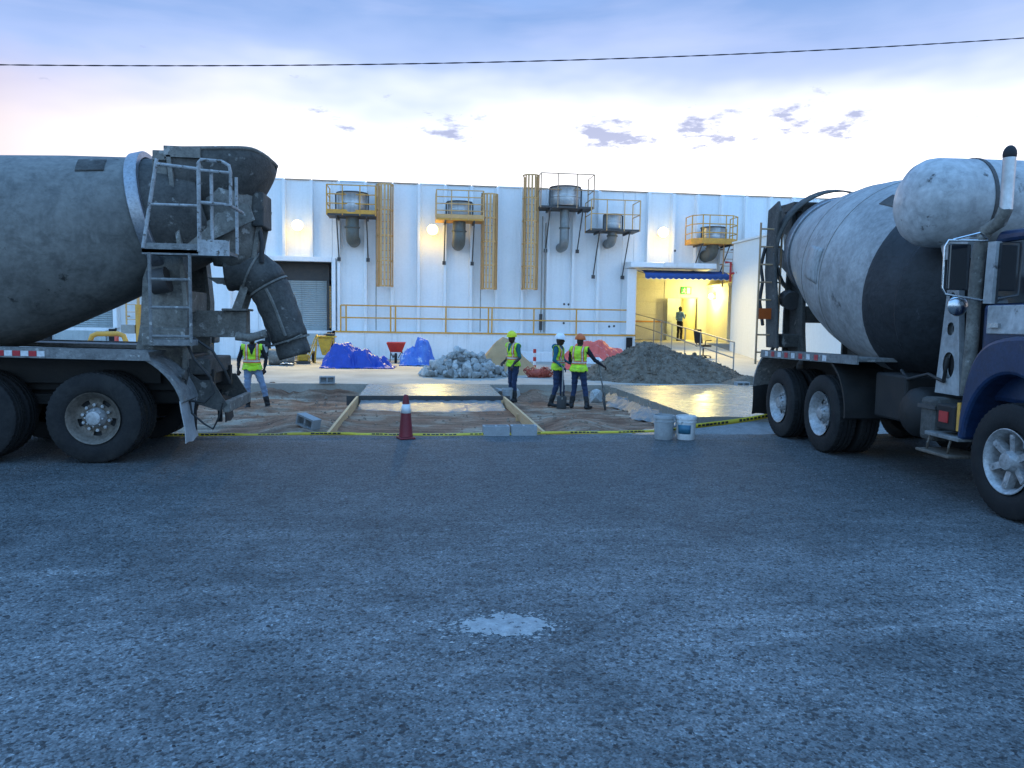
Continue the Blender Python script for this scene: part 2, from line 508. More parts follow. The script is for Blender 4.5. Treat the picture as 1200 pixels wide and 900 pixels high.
W('rim_steel', (0.18, 0.15, 0.12), (0.085, 0.07, 0.055), rough=0.6, metal=0.3, scale=9, amount=0.7, bump=0.1, obj=True, grunge=0.8)
W('rim_pale', (0.46, 0.46, 0.46), (0.24, 0.23, 0.21), rough=0.5, metal=0.4, scale=9, amount=0.8, bump=0.15, obj=True, grunge=0.6, spots=(0.10, 0.09, 0.08), spot_scale=14, spot_lo=0.68)
W('frame_black', (0.011, 0.011, 0.011), (0.028, 0.024, 0.020), rough=0.65, scale=5, amount=0.7, bump=0.15)
W('grime', (0.23, 0.215, 0.185), (0.105, 0.098, 0.085), rough=0.75, scale=4, amount=0.9, bump=0.35, bscale=35, spots=(0.34, 0.33, 0.30), spot_scale=7, spot_lo=0.60, grunge=0.9)
W('grime_and_shade', (0.095, 0.09, 0.08), (0.042, 0.04, 0.036), rough=0.75, scale=4, amount=0.9, bump=0.4, bscale=35, spots=(0.20, 0.19, 0.17), spot_scale=7, spot_lo=0.62, grunge=0.9)  # dark grime; on the drum neck it stands for shade
W('deck_grey', (0.22, 0.22, 0.21), (0.12, 0.115, 0.11), rough=0.7, scale=5, amount=0.8, bump=0.3, spots=(0.38, 0.37, 0.34), spot_scale=9, spot_lo=0.61, grunge=0.9)
W('drum_grimy', (0.21, 0.205, 0.185), (0.115, 0.112, 0.102), rough=0.6, scale=1.1, amount=0.95, bump=0.3, bscale=16, streak=0.6, streak_c=(0.085, 0.088, 0.085),
  spots=(0.035, 0.032, 0.028), spot_scale=4.2, spot_lo=0.665, spec=0.35, grunge=0.85)
W('drum_pale', (0.38, 0.38, 0.37), (0.22, 0.22, 0.215), rough=0.55, scale=0.9, amount=0.95, bump=0.25, bscale=16, streak=0.6, streak_c=(0.17, 0.17, 0.165),
  spots=(0.05, 0.05, 0.05), spot_scale=2.8, spot_lo=0.655, spec=0.4, grunge=0.75)
W('drum_dark_shaded', (0.030, 0.033, 0.037), (0.016, 0.017, 0.018), rough=0.6, scale=2.0, amount=0.8, bump=0.35, bscale=18, grunge=0.9, spots=(0.08, 0.085, 0.09), spot_scale=3, spot_lo=0.66)  # drum head tone: its own dark colour with shade put in
W('tank_pale', (0.46, 0.465, 0.46), (0.29, 0.285, 0.275), rough=0.42, scale=1.7, amount=0.8, bump=0.10, bscale=14, streak=0.3, streak_c=(0.26, 0.25, 0.23),
  spots=(0.05, 0.045, 0.04), spot_scale=5.2, spot_lo=0.62, spec=0.5, grunge=0.7, spot_soft=0.08)
W('ring_steel', (0.34, 0.35, 0.37), (0.2, 0.19, 0.18), rough=0.38, metal=0.7, scale=8, grunge=0.6)
W('paint_chip_white', (0.42, 0.43, 0.43), (0.22, 0.21, 0.20), rough=0.6, scale=5, amount=0.8, bump=0.3, spots=(0.09, 0.075, 0.06), spot_scale=14, spot_lo=0.57, grunge=0.7)
W('cab_blue', (0.012, 0.032, 0.085), (0.009, 0.018, 0.045), rough=0.34, scale=3, amount=0.8, bump=0.06, spec=0.5, grunge=0.7, spots=(0.11, 0.11, 0.11), spot_scale=6, spot_lo=0.66, spot_soft=0.15, rvar=0.3)
W('chrome', (0.60, 0.61, 0.62), (0.40, 0.40, 0.40), rough=0.22, metal=1.0, scale=6, amount=0.5)
W('glass_dark', (0.015, 0.017, 0.02), (0.01, 0.012, 0.015), rough=0.06, bump=0.0, amount=0.2, spec=0.8, rvar=0.02)
W('tape_yellow', (0.66, 0.50, 0.03), (0.42, 0.33, 0.06), rough=0.4, scale=3, amount=0.6)
W('tape_ink', (0.02, 0.02, 0.018), rough=0.5)
W('refl_red', (0.42, 0.02, 0.03), (0.28, 0.02, 0.02), rough=0.3, scale=20)
W('refl_white', (0.68, 0.68, 0.68), (0.4, 0.4, 0.38), rough=0.3, scale=20, amount=0.8)
W('amber', (0.5, 0.10, 0.02), rough=0.3)
W('wire_black', (0.012, 0.012, 0.014), rough=0.6)
W('hose', (0.02, 0.02, 0.02), (0.06, 0.056, 0.05), rough=0.6, scale=10)
W('flap_pale', (0.42, 0.42, 0.41), (0.26, 0.25, 0.24), rough=0.8, scale=4, amount=0.9, bump=0.4, bscale=22)
W('grass', (0.07, 0.11, 0.025), (0.12, 0.13, 0.04), rough=0.8, scale=6)
W('cement_spill', (0.46, 0.46, 0.45), (0.26, 0.26, 0.255), rough=0.9, scale=14, amount=0.9, bump=1.0, bscale=60, spots=(0.10, 0.10, 0.10), spot_scale=30, spot_lo=0.60)
W('clod', (0.28, 0.20, 0.14), (0.18, 0.12, 0.085), rough=0.95, scale=9)
# people
W('skin_dark', (0.045, 0.025, 0.017), (0.032, 0.018, 0.012), rough=0.5, scale=10, bump=0.0)
W('skin_brown', (0.085, 0.045, 0.028), (0.06, 0.032, 0.02), rough=0.5, scale=10, bump=0.0)
W('jeans_dark', (0.022, 0.038, 0.085), (0.014, 0.022, 0.05), rough=0.85, scale=9, bump=0.2)
W('jeans_pale', (0.20, 0.26, 0.35), (0.13, 0.17, 0.24), rough=0.85, scale=9, bump=0.2)
W('trouser_black', (0.010, 0.010, 0.013), rough=0.85, scale=9, bump=0.2)
W('boot_black', (0.014, 0.014, 0.015), (0.035, 0.033, 0.03), rough=0.6, scale=9)
W('shirt_black', (0.016, 0.016, 0.022), rough=0.85, scale=9, bump=0.2)
W('shirt_teal', (0.015, 0.11, 0.15), (0.012, 0.08, 0.12), rough=0.85, scale=9, bump=0.2)
W('shirt_green', (0.02, 0.13, 0.12), rough=0.85, scale=9, bump=0.2)
W('shirt_blue', (0.16, 0.30, 0.52), (0.12, 0.24, 0.42), rough=0.85, scale=9, bump=0.2)
W('hair', (0.008, 0.007, 0.006), rough=0.7)
W('hat_yellow', (0.72, 0.72, 0.02), (0.6, 0.58, 0.02), rough=0.3, scale=8, amount=0.3)
W('hat_white', (0.78, 0.79, 0.80), rough=0.3, scale=8, amount=0.2)
W('hat_orange', (0.62, 0.13, 0.025), (0.5, 0.1, 0.02), rough=0.35, scale=8, amount=0.4)
emissive('lamp_glow', (1.0, 0.74, 0.15), 6.0)
emissive('lamp_inner', (1.0, 0.92, 0.55), 12.0)


def vest_mat():
    m = bpy.data.materials.new('hi_vis_vest')
    m.use_nodes = True
    t = m.node_tree
    L = t.links.new
    b = t.nodes['Principled BSDF']
    tc = N(t, 'ShaderNodeTexCoord')
    sep = N(t, 'ShaderNodeSeparateXYZ')
    L(tc.outputs['Object'], sep.inputs[0])
    ay = math_node(t, 'ABSOLUTE', sep.outputs[1])

    def band(v, c, w):
        return math_node(t, 'LESS_THAN', math_node(t, 'ABSOLUTE', math_node(t, 'SUBTRACT', v, c)), w)
    above = math_node(t, 'GREATER_THAN', sep.outputs[2], 1.12)
    o1 = math_node(t, 'MAXIMUM', band(sep.outputs[2], 1.10, 0.042), math_node(t, 'MULTIPLY', band(ay, 0.115, 0.034), above))
    s1 = math_node(t, 'MAXIMUM', band(sep.outputs[2], 1.10, 0.017), math_node(t, 'MULTIPLY', band(ay, 0.115, 0.013), above))
    nz = N(t, 'ShaderNodeTexNoise', inp={'Scale': 9.0, 'Detail': 3.0})
    L(tc.outputs['Object'], nz.inputs['Vector'])
    yel = mixc(t, nz.outputs[0], (0.42, 0.78, 0.015), (0.60, 0.86, 0.03))
    c = mixc(t, o1, yel, (0.72, 0.12, 0.025))
    c = mixc(t, s1, c, (0.55, 0.52, 0.42))
    nd_ = N(t, 'ShaderNodeTexNoise', inp={'Scale': 5.0, 'Detail': 7.0, 'Roughness': 0.7})
    L(tc.outputs['Object'], nd_.inputs['Vector'])
    c = mixc(t, ramp_of(t, nd_.outputs[0], [(0.0, 0.0), (0.48, 0.0), (0.70, 0.6), (1.0, 0.7)]), c, (0.20, 0.20, 0.12))
    L(c, b.inputs['Base Color'])
    b.inputs['Roughness'].default_value = 0.7
    bp = N(t, 'ShaderNodeBump', inp={'Strength': 0.5, 'Distance': 0.02})
    L(nz.outputs[0], bp.inputs['Height'])
    L(bp.outputs[0], b.inputs['Normal'])
    MAT['vest'] = m



def asphalt_mat():
    m = bpy.data.materials.new('asphalt')
    m.use_nodes = True
    t = m.node_tree
    L = t.links.new
    b = t.nodes['Principled BSDF']
    pos = N(t, 'ShaderNodeNewGeometry').outputs['Position']
    sep = N(t, 'ShaderNodeSeparateXYZ'); L(pos, sep.inputs[0])
    # aggregate
    v1 = N(t, 'ShaderNodeTexVoronoi', inp={'Scale': 50.0}); L(pos, v1.inputs['Vector'])
    nj = N(t, 'ShaderNodeTexNoise', inp={'Scale': 30.0, 'Detail': 3.0}); L(pos, nj.inputs['Vector'])
    vj = N(t, 'ShaderNodeVectorMath', operation='MULTIPLY_ADD'); vj.inputs[1].default_value = (0.03, 0.03, 0.03); L(nj.outputs['Color'], vj.inputs[0]); L(pos, vj.inputs[2])
    v2 = N(t, 'ShaderNodeTexVoronoi', inp={'Scale': 30.0}); L(vj.outputs[0], v2.inputs['Vector'])
    v3 = N(t, 'ShaderNodeTexVoronoi', inp={'Scale': 105.0}); L(pos, v3.inputs['Vector'])
    bw = N(t, 'ShaderNodeRGBToBW'); L(v1.outputs['Color'], bw.inputs[0])
    agg = ramp(t, [(0.0, 0.25), (0.20, 0.45), (0.32, 0.88), (0.70, 1.05), (0.88, 1.3), (1.0, 2.0)]); L(bw.outputs[0], agg.inputs[0])
    # wear: dusty worn lane and darker smooth band towards the site
    mp = N(t, 'ShaderNodeMapping'); mp.inputs['Scale'].default_value = (0.22, 1.1, 1); L(pos, mp.inputs[0])
    n1 = N(t, 'ShaderNodeTexNoise', inp={'Scale': 1.1, 'Detail': 6.0, 'Roughness': 0.6}); L(mp.outputs[0], n1.inputs['Vector'])
    n2 = N(t, 'ShaderNodeTexNoise', inp={'Scale': 0.9, 'Detail': 7.0, 'Roughness': 0.65}); L(pos, n2.inputs['Vector'])
    yy = math_node(t, 'MULTIPLY_ADD', n1.outputs[0], 2.4, math_node(t, 'SUBTRACT', sep.outputs[1], 1.2))
    lane = ramp(t, [(0.0, 0.45), (0.16, 0.5), (0.30, 0.95), (0.42, 1.0), (0.55, 0.40), (0.70, 0.16), (0.92, 0.22), (0.97, 0.7), (1.0, 0.8)])
    L(math_node(t, 'DIVIDE', yy, 11.5, clamp=True), lane.inputs[0])
    dust = math_node(t, 'MULTIPLY', lane.outputs[0], ramp_of(t, n2.outputs[0], [(0.0, 0.05), (0.36, 0.15), (0.62, 1.0), (1.0, 1.0)]))
    base = mixc(t, dust, (0.064, 0.072, 0.074), (0.165, 0.176, 0.178))
    # pale tyre-dragged cement streaks
    mp2 = N(t, 'ShaderNodeMapping'); mp2.inputs['Scale'].default_value = (0.35, 3.2, 1); L(pos, mp2.inputs[0])
    n4 = N(t, 'ShaderNodeTexNoise', inp={'Scale': 0.8, 'Detail': 6.0, 'Roughness': 0.6}); L(mp2.outputs[0], n4.inputs['Vector'])
    st = ramp(t, [(0.0, 0.0), (0.56, 0.0), (0.72, 1.0), (1.0, 1.0)]); L(n4.outputs[0], st.inputs[0])
    near = ramp(t, [(0.0, 0.0), (0.22, 0.3), (0.36, 1.0), (0.46, 0.8), (0.60, 0.0), (1.0, 0.0)])
    L(math_node(t, 'DIVIDE', sep.outputs[1], 11.5, clamp=True), near.inputs[0])
    base = mixc(t, math_node(t, 'MULTIPLY', math_node(t, 'MULTIPLY', st.outputs[0], near.outputs[0]), 0.55), base, (0.27, 0.27, 0.26))
    # cement dragged along by turning tyres
    g = math_node(t, 'MULTIPLY_ADD', sep.outputs[0], -0.05, sep.outputs[1])
    tr1 = ramp_of(t, math_node(t, 'MULTIPLY_ADD', math_node(t, 'SUBTRACT', g, 3.95), 0.5, 0.5, clamp=True), [(0.0, 0.0), (0.36, 0.0), (0.44, 0.8), (0.49, 0.35), (0.54, 1.0), (0.60, 0.25), (0.66, 0.0), (1.0, 0.0)])
    trx = ramp_of(t, math_node(t, 'DIVIDE', sep.outputs[0], 6.0, clamp=True), [(0.0, 0.0), (0.16, 0.0), (0.36, 0.9), (0.7, 1.0), (1.0, 0.6)])
    nst = ramp_of(t, n4.outputs[0], [(0.0, 0.1), (0.40, 0.35), (0.60, 1.0), (1.0, 1.0)])
    base = mixc(t, math_node(t, 'MULTIPLY', math_node(t, 'MULTIPLY', math_node(t, 'MULTIPLY', tr1, trx), nst), 0.62), base, (0.34, 0.345, 0.34))
    # oil darkened spots and fine cracks
    no = N(t, 'ShaderNodeTexNoise', inp={'Scale': 0.55, 'Detail': 5.0, 'Roughness': 0.6, 'Distortion': 0.5}); L(pos, no.inputs['Vector'])
    base = mixc(t, ramp_of(t, no.outputs[0], [(0.0, 0.0), (0.58, 0.0), (0.72, 0.6), (1.0, 0.7)]), base, (0.035, 0.036, 0.037))
    colr = mixc(t, 1.0, base, agg.outputs[0], 'MULTIPLY')
    bw3 = N(t, 'ShaderNodeRGBToBW'); L(v3.outputs['Color'], bw3.inputs[0])
    colr = mixc(t, 1.0, colr, ramp_of(t, bw3.outputs[0], [(0.0, 0.35), (0.25, 0.6), (0.5, 1.0), (0.8, 1.25), (1.0, 2.2)]), 'MULTIPLY')
    mp5 = N(t, 'ShaderNodeMapping'); mp5.inputs['Scale'].default_value = (3.0, 7.0, 1); L(pos, mp5.inputs[0])
    n6 = N(t, 'ShaderNodeTexNoise', inp={'Scale': 1.0, 'Detail': 8.0, 'Roughness': 0.75}); L(mp5.outputs[0], n6.inputs['Vector'])
    colr = mixc(t, 1.0, colr, ramp_of(t, n6.outputs[0], [(0.0, 0.5), (0.36, 0.76), (0.5, 1.0), (0.64, 1.2), (1.0, 1.5)]), 'MULTIPLY')
    # pits where stones have come out
    bw2 = N(t, 'ShaderNodeRGBToBW'); L(v2.outputs['Color'], bw2.inputs[0])
    pit = math_node(t, 'MULTIPLY', math_node(t, 'GREATER_THAN', bw2.outputs[0], 0.70), math_node(t, 'LESS_THAN', v2.outputs['Distance'], math_node(t, 'MULTIPLY_ADD', bw2.outputs[0], 0.9, -0.46)))
    n5 = N(t, 'ShaderNodeTexNoise', inp={'Scale': 2.2, 'Detail': 3.0}); L(pos, n5.inputs['Vector'])
    pit = math_node(t, 'MULTIPLY', pit, ramp_of(t, n5.outputs[0], [(0.0, 0.15), (0.38, 0.3), (0.52, 1.0), (1.0, 1.0)]))
    colr = mixc(t, pit, colr, (0.016, 0.016, 0.017))
    L(colr, b.inputs['Base Color'])
    b.inputs['Roughness'].default_value = 0.72
    b.inputs['Specular IOR Level'].default_value = 0.38
    h = math_node(t, 'SUBTRACT', math_node(t, 'MULTIPLY', v1.outputs['Distance'], -0.6), math_node(t, 'MULTIPLY', pit, 0.8))
    bp = N(t, 'ShaderNodeBump', inp={'Strength': 0.9, 'Distance': 0.014})
    L(h, bp.inputs['Height'])
    L(bp.outputs[0], b.inputs['Normal'])
    MAT['asphalt'] = m


def ramp_of(t, sock, stops):
    r = ramp(t, stops)
    t.links.new(sock, r.inputs[0])
    return r.outputs[0]


def earth_mat():
    m = bpy.data.materials.new('dug_earth')
    m.use_nodes = True
    t = m.node_tree
    L = t.links.new
    b = t.nodes['Principled BSDF']
    pos = N(t, 'ShaderNodeNewGeometry').outputs['Position']
    n1 = N(t, 'ShaderNodeTexNoise', inp={'Scale': 0.9, 'Detail': 7.0, 'Roughness': 0.65}); L(pos, n1.inputs['Vector'])
    n2 = N(t, 'ShaderNodeTexNoise', inp={'Scale': 22.0, 'Detail': 5.0, 'Roughness': 0.7}); L(pos, n2.inputs['Vector'])
    c = ramp_c(t, n1.outputs[0], [(0.0, (0.17, 0.085, 0.052)), (0.40, (0.24, 0.125, 0.078)), (0.51, (0.29, 0.175, 0.115)), (0.60, (0.36, 0.275, 0.20)), (1.0, (0.44, 0.37, 0.29))])
    mp = N(t, 'ShaderNodeMapping'); mp.inputs['Scale'].default_value = (0.5, 5.5, 1); mp.inputs['Rotation'].default_value = (0, 0, 0.12); L(pos, mp.inputs[0])
    n3 = N(t, 'ShaderNodeTexNoise', inp={'Scale': 1.4, 'Detail': 4.0, 'Roughness': 0.55}); L(mp.outputs[0], n3.inputs['Vector'])
    dk = ramp_of(t, n3.outputs[0], [(0.0, 1.35), (0.42, 1.05), (0.6, 0.62), (1.0, 0.5)])
    c = mixc(t, 1.0, c, dk, 'MULTIPLY')
    c = mixc(t, 1.0, c, math_node(t, 'MULTIPLY_ADD', n2.outputs[0], 1.2, 0.4), 'MULTIPLY')
    L(c, b.inputs['Base Color'])
    b.inputs['Roughness'].default_value = 0.9
    b.inputs['Specular IOR Level'].default_value = 0.2
    bp = N(t, 'ShaderNodeBump', inp={'Strength': 0.8, 'Distance': 0.04}); L(n2.outputs[0], bp.inputs['Height']); L(bp.outputs[0], b.inputs['Normal'])
    MAT['earth'] = m


def ramp_c(t, sock, stops):
    r = ramp(t, stops)
    t.links.new(sock, r.inputs[0])
    return r.outputs[0]


vest_mat()
asphalt_mat()
earth_mat()
M = MAT


def fbm(x, y, z=0.0, o=4):
    return noise.fractal(Vector((x, y, z)), 1.0, 2.0, o)
# ================================================================== SETTING
def struct(name, mb, mat, **kw):
    return tag(mb.build(name, mat, **kw), kind='structure')


EDGE_Y = 11.35      # road edge
BACK_Y = 20.3       # where the yard paving begins again
struct('ground', MB().grid(lambda u, v: (-600 + 1200 * u, -600 + 1200 * v, -0.62), 4, 4), M['earth_far'])


def road_mesh():
    mb = MB()
    xs = [-300, -120, -60, -30] + [-16 + 0.12 * i for i in range(0, 251)] + [18, 30, 60, 120, 300]
    top = [(x, EDGE_Y + (0.055 * fbm(x * 2.2, 0.0, 3.1) + 0.02 * fbm(x * 9, 1.0, 1.0) if -16 < x < 14 else 0), 0.0) for x in xs]
    n = len(xs)
    vs_ = [(x, -250, 0.0) for x in xs] + top + [(x, y + 0.02, -0.40) for x, y, z in top]
    fs = []
    for i in range(n - 1):
        fs.append((i, i + 1, n + i + 1, n + i))
        fs.append((n + i, n + i + 1, 2 * n + i + 1, 2 * n + i))
    return mb.add(vs_, fs)


struct('road', road_mesh(), M['asphalt'], fix=False)


# the excavated strip between the road and the yard
def pit_h(x, y):
    h = -0.37
    # tracks of the digger, ridges across
    r = 0.035 * math.sin((y + 0.10 * x + 0.25 * fbm(x * 0.6, y * 0.6)) * 2 * PI / 0.42)
    h += r * max(0.0, min(1.0, (1.2 - abs(x + 4.5) / 4.0))) if x < 0 else 0.35 * r
    h += 0.05 * fbm(x * 0.7, y * 0.7, 2.0) + 0.022 * fbm(x * 4, y * 4, 5.0)
    # bank up to the road, and to the far paving
    d = y - EDGE_Y
    if d < 0.7: h += (0.7 - d) * (0.30 + 0.10 * fbm(x * 1.3, 0, 7))
    d = BACK_Y - y
    if d < 0.45: h += (0.45 - d) * (0.4 + 0.3 * fbm(x * 1.7, 0, 9))
    # base course inside the form
    if -1.32 < x < 1.92 and y < 17.0: h = max(h, -0.19 + 0.018 * fbm(x * 3, y * 3, 1.0))
    # spoil shoulders on both sides of the form
    a = math.exp(-((x - 2.75 - 0.25 * math.sin(y)) / 0.62) ** 2) * max(0, min(1, (16.6 - y) / 2.5))
    h += 0.27 * a
    a = math.exp(-((x + 2.15 + 0.2 * math.sin(y * 1.3)) / 0.65) ** 2) * max(0, min(1, (17.2 - y) / 3.0))
    h += 0.24 * a
    return min(h, -0.035 if y < EDGE_Y + 0.6 else h)


PX0, PX1 = -14.0, 9.6
def pit_pt(u, v):
    x = PX0 + (PX1 - PX0) * u; y = EDGE_Y - 0.15 + (BACK_Y + 0.3 - EDGE_Y) * v
    return (x, y, pit_h(x, y))
struct('dug_ground', MB().grid(pit_pt, 236, 112), M['earth'], smooth=80)

# yard paving, cut in slabs by its old joints
yard = MB()
xs = [-80, -30, -14] + [-14 + 0.2 * i for i in range(1, 118)] + [14, 40, 80]
fr = [(x, BACK_Y + (0.10 * fbm(x * 1.1, 0, 8) + 0.05 * fbm(x * 5, 0, 2) if -14 < x < 9.6 else 0)) for x in xs]
n = len(xs)
yard.add([(x, y, 0.0) for x, y in fr] + [(x, 120.0, 0.0) for x in xs] + [(x, y + 0.03, -0.30) for x, y in fr],
         [(i, i + 1, n + i + 1, n + i) for i in range(n - 1)] + [(2 * n + i, 2 * n + i + 1, i + 1, i) for i in range(n - 1)])
yard_o = struct('yard_paving', yard, M['yard'], fix=False)
struct('side_paving', MB().bx(9.6, 80, EDGE_Y + 0.1, BACK_Y, -0.5, -0.004), M['yard'])
struct('left_paving', MB().bx(-80, -14, EDGE_Y + 0.1, BACK_Y, -0.5, -0.004), M['yard'])

# ramp up to the recessed entrance
RX0, RX1, RY0, RY1, RZ = 10.4, 13.0, 24.4, 33.6, 0.8
rp = MB().prism([(RY0, 0.004), (RY1, RZ), (RY1, -0.2), (RY0, -0.2)], RX0, RX1, 'x')
struct('ramp', rp, M['ramp_conc'])
struct('entrance_floor', MB().bx(9.4, 15.6, RY1, 38.5, 0.0, RZ), M['ramp_conc'])

# ================================================================== WAREHOUSE
WY = 33.4       # panel face
ware = empty('warehouse', (0, WY, 0), 0, 'long white concrete warehouse with vertical ribs and a raised loading dock', 'warehouse')
TOP = 7.38
PITCH = 1.112
OPEN = [(-6.35, -3.62, 4.02), (-15.0, -12.35, 4.02), (9.42, 15.6, 3.98)]   # door openings: x0, x1, head height
panel_cache = {}


def panel_mesh(z0, z1, w):
    k = (round(z0, 3), round(z1, 3), round(w, 3))
    if k not in panel_cache:
        mb = MB().bx(0.006, w - 0.006, 0, 0.18, z0, z1)
        if w > 0.8:
            # tapered stem on the joint
            mb.prism([(-0.085, 0.001), (-0.055, -0.26), (0.055, -0.26), (0.085, 0.001)], z0, z1 - 0.03, 'z')
        panel_cache[k] = mb.mesh('wall_panel', M['wall_white'])
    return panel_cache[k]


for i in range(-26, 25):
    x = i * PITCH
    xe = x + PITCH
    pieces = [(x, xe, 1.15)]
    for a, b, h in OPEN:
        nxt = []
        for (p, q, z) in pieces:
            if q <= a or p >= b:
                nxt.append((p, q, z))
            elif p >= a and q <= b:
                nxt.append((p, q, h))
            elif p < a:
                nxt += [(p, a, z), (a, q, h)]
            else:
                nxt += [(p, b, h), (b, q, z)]
        pieces = nxt
    for p, q, z in pieces:
        if q - p > 0.03:
            place('wall_panel', panel_mesh(z, TOP, q - p), ware, (p, 0, 0))
    # coping over each panel
    mb = MB().bx(x + 0.02, xe - 0.02, -0.05, 0.24, TOP + 0.004, TOP + 0.05)
    mb.build('coping', M['rust_trim'] if (i * 7) % 3 else M['wall_white'], ware)
for x0, x1 in ((-28.9, 27.8),):
    MB().bx(x0, x1, 0.2, 30, TOP - 0.5, TOP - 0.35).build('roof', M['roof_grey'], ware)
MB().bx(-29.1, -28.92, 0.0, 30, 0, TOP).build('end_wall', M['wall_white'], ware)
MB().bx(27.82, 28.0, 0.0, 30, 0, TOP).build('end_wall', M['wall_white'], ware)
MB().bx(-28.9, 27.8, 29.8, 30, 0, TOP - 0.55).build('rear_wall', M['wall_white'], ware)

# dock walls (white plinth under the panels), yellow edge angle
DY = -0.85
def dock(x0, x1):
    d = MB().bx(x0, x1, DY, 0.16, 0, 1.145).build('dock_wall', M['dock_white'], ware, bevel=0.015)
    MB().bx(x0, x1, DY - 0.03, DY + 0.12, 1.10, 1.165).build('edge_angle', M['safety_yellow'], d)
dock(-3.42, 9.36)
MB().bx(-28.9, -15.2, -0.05, 0.16, 0, 1.145).build('dock_wall', M['dock_white'], ware)
MB().bx(-12.3, -6.5, -0.05, 0.16, 0, 1.145).build('dock_wall', M['dock_white'], ware)
MB().bx(15.6, 27.8, -0.05, 0.16, 0, 1.145).build('dock_wall', M['dock_white'], ware)
MB().bx(8.95, 9.2, DY - 0.16, DY - 0.005, 0.0, 1.05).build('dock_bumper_and_shade', M['rubber'], ware, bevel=0.02)  # black post standing for the shadowed gap at the dock end


def shutter_door(x0, x1, zt):
    """recessed roll-up door with dark head, side tracks and dock seal"""
    w = x1 - x0
    f = MB()
    f.bx(x0 - 0.16, x0, -0.30, 0.02, 1.15, zt + 0.18); f.bx(x1, x1 + 0.16, -0.30, 0.02, 1.15, zt + 0.18)
    f.bx(x0, x1, -0.34, 0.02, zt, zt + 0.20)
    f.build('door_frame', M['wall_white'], ware, bevel=0.01)
    MB().bx(x0, x1, -0.08, 1.2, 1.02, 1.146).build('door_sill', M['dock_white'], ware)
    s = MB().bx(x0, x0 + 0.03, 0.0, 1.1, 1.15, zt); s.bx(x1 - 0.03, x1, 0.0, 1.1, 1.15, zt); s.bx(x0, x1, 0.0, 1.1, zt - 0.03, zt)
    s.build('door_reveal', M['shade_in'], ware)  # reveal toned near-black for the dark inside of the recess
    d = MB().bx(x0 + 0.05, x1 - 0.05, 0.52, 0.60, zt - 0.75, zt - 0.03).build('dark_head_panel', M['steel_dark'], ware)  # dark panel filling the top of the recess
    ns = 24
    sh = (zt - 0.75 - 1.15) / ns
    slat = MB().prism([(0, 0), (-0.025, sh * 0.3), (-0.025, sh * 0.7), (0, sh * 0.96), (0.02, sh * 0.96), (0.02, 0)], x0 + 0.18, x1 - 0.30, 'x').mesh('slat', M['shutter'])
    cur = MB().bx(x0 + 0.16, x1 - 0.28, 0.585, 0.60, 1.15, zt - 0.75).build('roller_shutter', M['shutter'], ware)
    for k in range(ns):
        place('slat', slat, cur, (0, 0.555, 1.15 + k * sh))
    for xx, nm in ((x0 + 0.05, 1), (x1 - 0.27, -1)):
        MB().bx(xx, xx + 0.10, 0.40, 0.55, 1.15, zt - 0.1).build('door_track', M['steel_dark'], ware)
    mb = MB()
    for k in range(14):
        mb.bx(x1 - 0.155, x1 - 0.085, 0.30, 0.36, 1.25 + k * 0.13, 1.25 + k * 0.13 + 0.10)
    mb.build('track_guide', M['cage_tan'], ware)
    MB().bx(x0 - 0.02, x0 + 0.2, -0.22, -0.06, 0.45, 1.1).build('dock_bumper_and_shade', M['rubber'], ware)
    MB().bx(x1 - 0.2, x1 + 0.02, -0.22, -0.06, 0.45, 1.1).build('dock_bumper_and_shade', M['rubber'], ware)
    MB().bx(x0 + 0.35, x1 - 0.35, -0.14, -0.05, 0.55, 1.02).build('dock_leveller', M['shutter'], ware)
    MB().bx(x0 - 0.2, x1 + 0.2, 0.0, 0.1, 0.0, 1.015).build('dock_wall', M['dock_white'], ware)


shutter_door(-6.35, -3.62, 4.02)
shutter_door(-15.0, -12.35, 4.02)

# recessed entrance: side walls, back wall with shutter, door and lit corridor
bw = 38.5 - WY
MB().bx(9.22, 9.42, 0.185, bw, 0, 3.98).build('recess_wall', M['cream'], ware)
MB().bx(15.6, 15.8, 0.185, bw, 0, 3.98).build('recess_wall', M['cream'], ware)
MB().bx(9.22, 15.8, 0.185, bw + 0.2, 3.985, 4.15).build('recess_ceiling', M['cream'], ware)
b = MB()
b.bx(12.55, 13.45, bw, bw + 0.15, RZ, 3.98); b.bx(14.3, 15.8, bw, bw + 0.15, RZ, 3.98); b.bx(13.45, 14.3, bw, bw + 0.15, 2.98, 3.98)
b.bx(9.42, 10.75, bw, bw + 0.15, RZ, 3.98); b.bx(10.75, 12.55, bw, bw + 0.15, 3.82, 3.98)
b.build('back_wall', M['cream'], ware)
sp = MB().bx(10.75, 12.55, bw + 0.05, bw + 0.12, RZ, 3.82).build('shutter_panel', M['cream'], ware)
for k, z in enumerate((0.83, 1.48, 2.12, 2.76, 3.38)):
    MB().bx(10.78, 12.52, bw + 0.02, bw + 0.049, z, z + 0.61).build('board', M['cream'], sp, bevel=0.01)
MB().bx(10.7, 12.6, bw - 0.02, bw + 0.045, 1.72, 1.79).build('shutter_bar', M['safety_yellow'], sp)
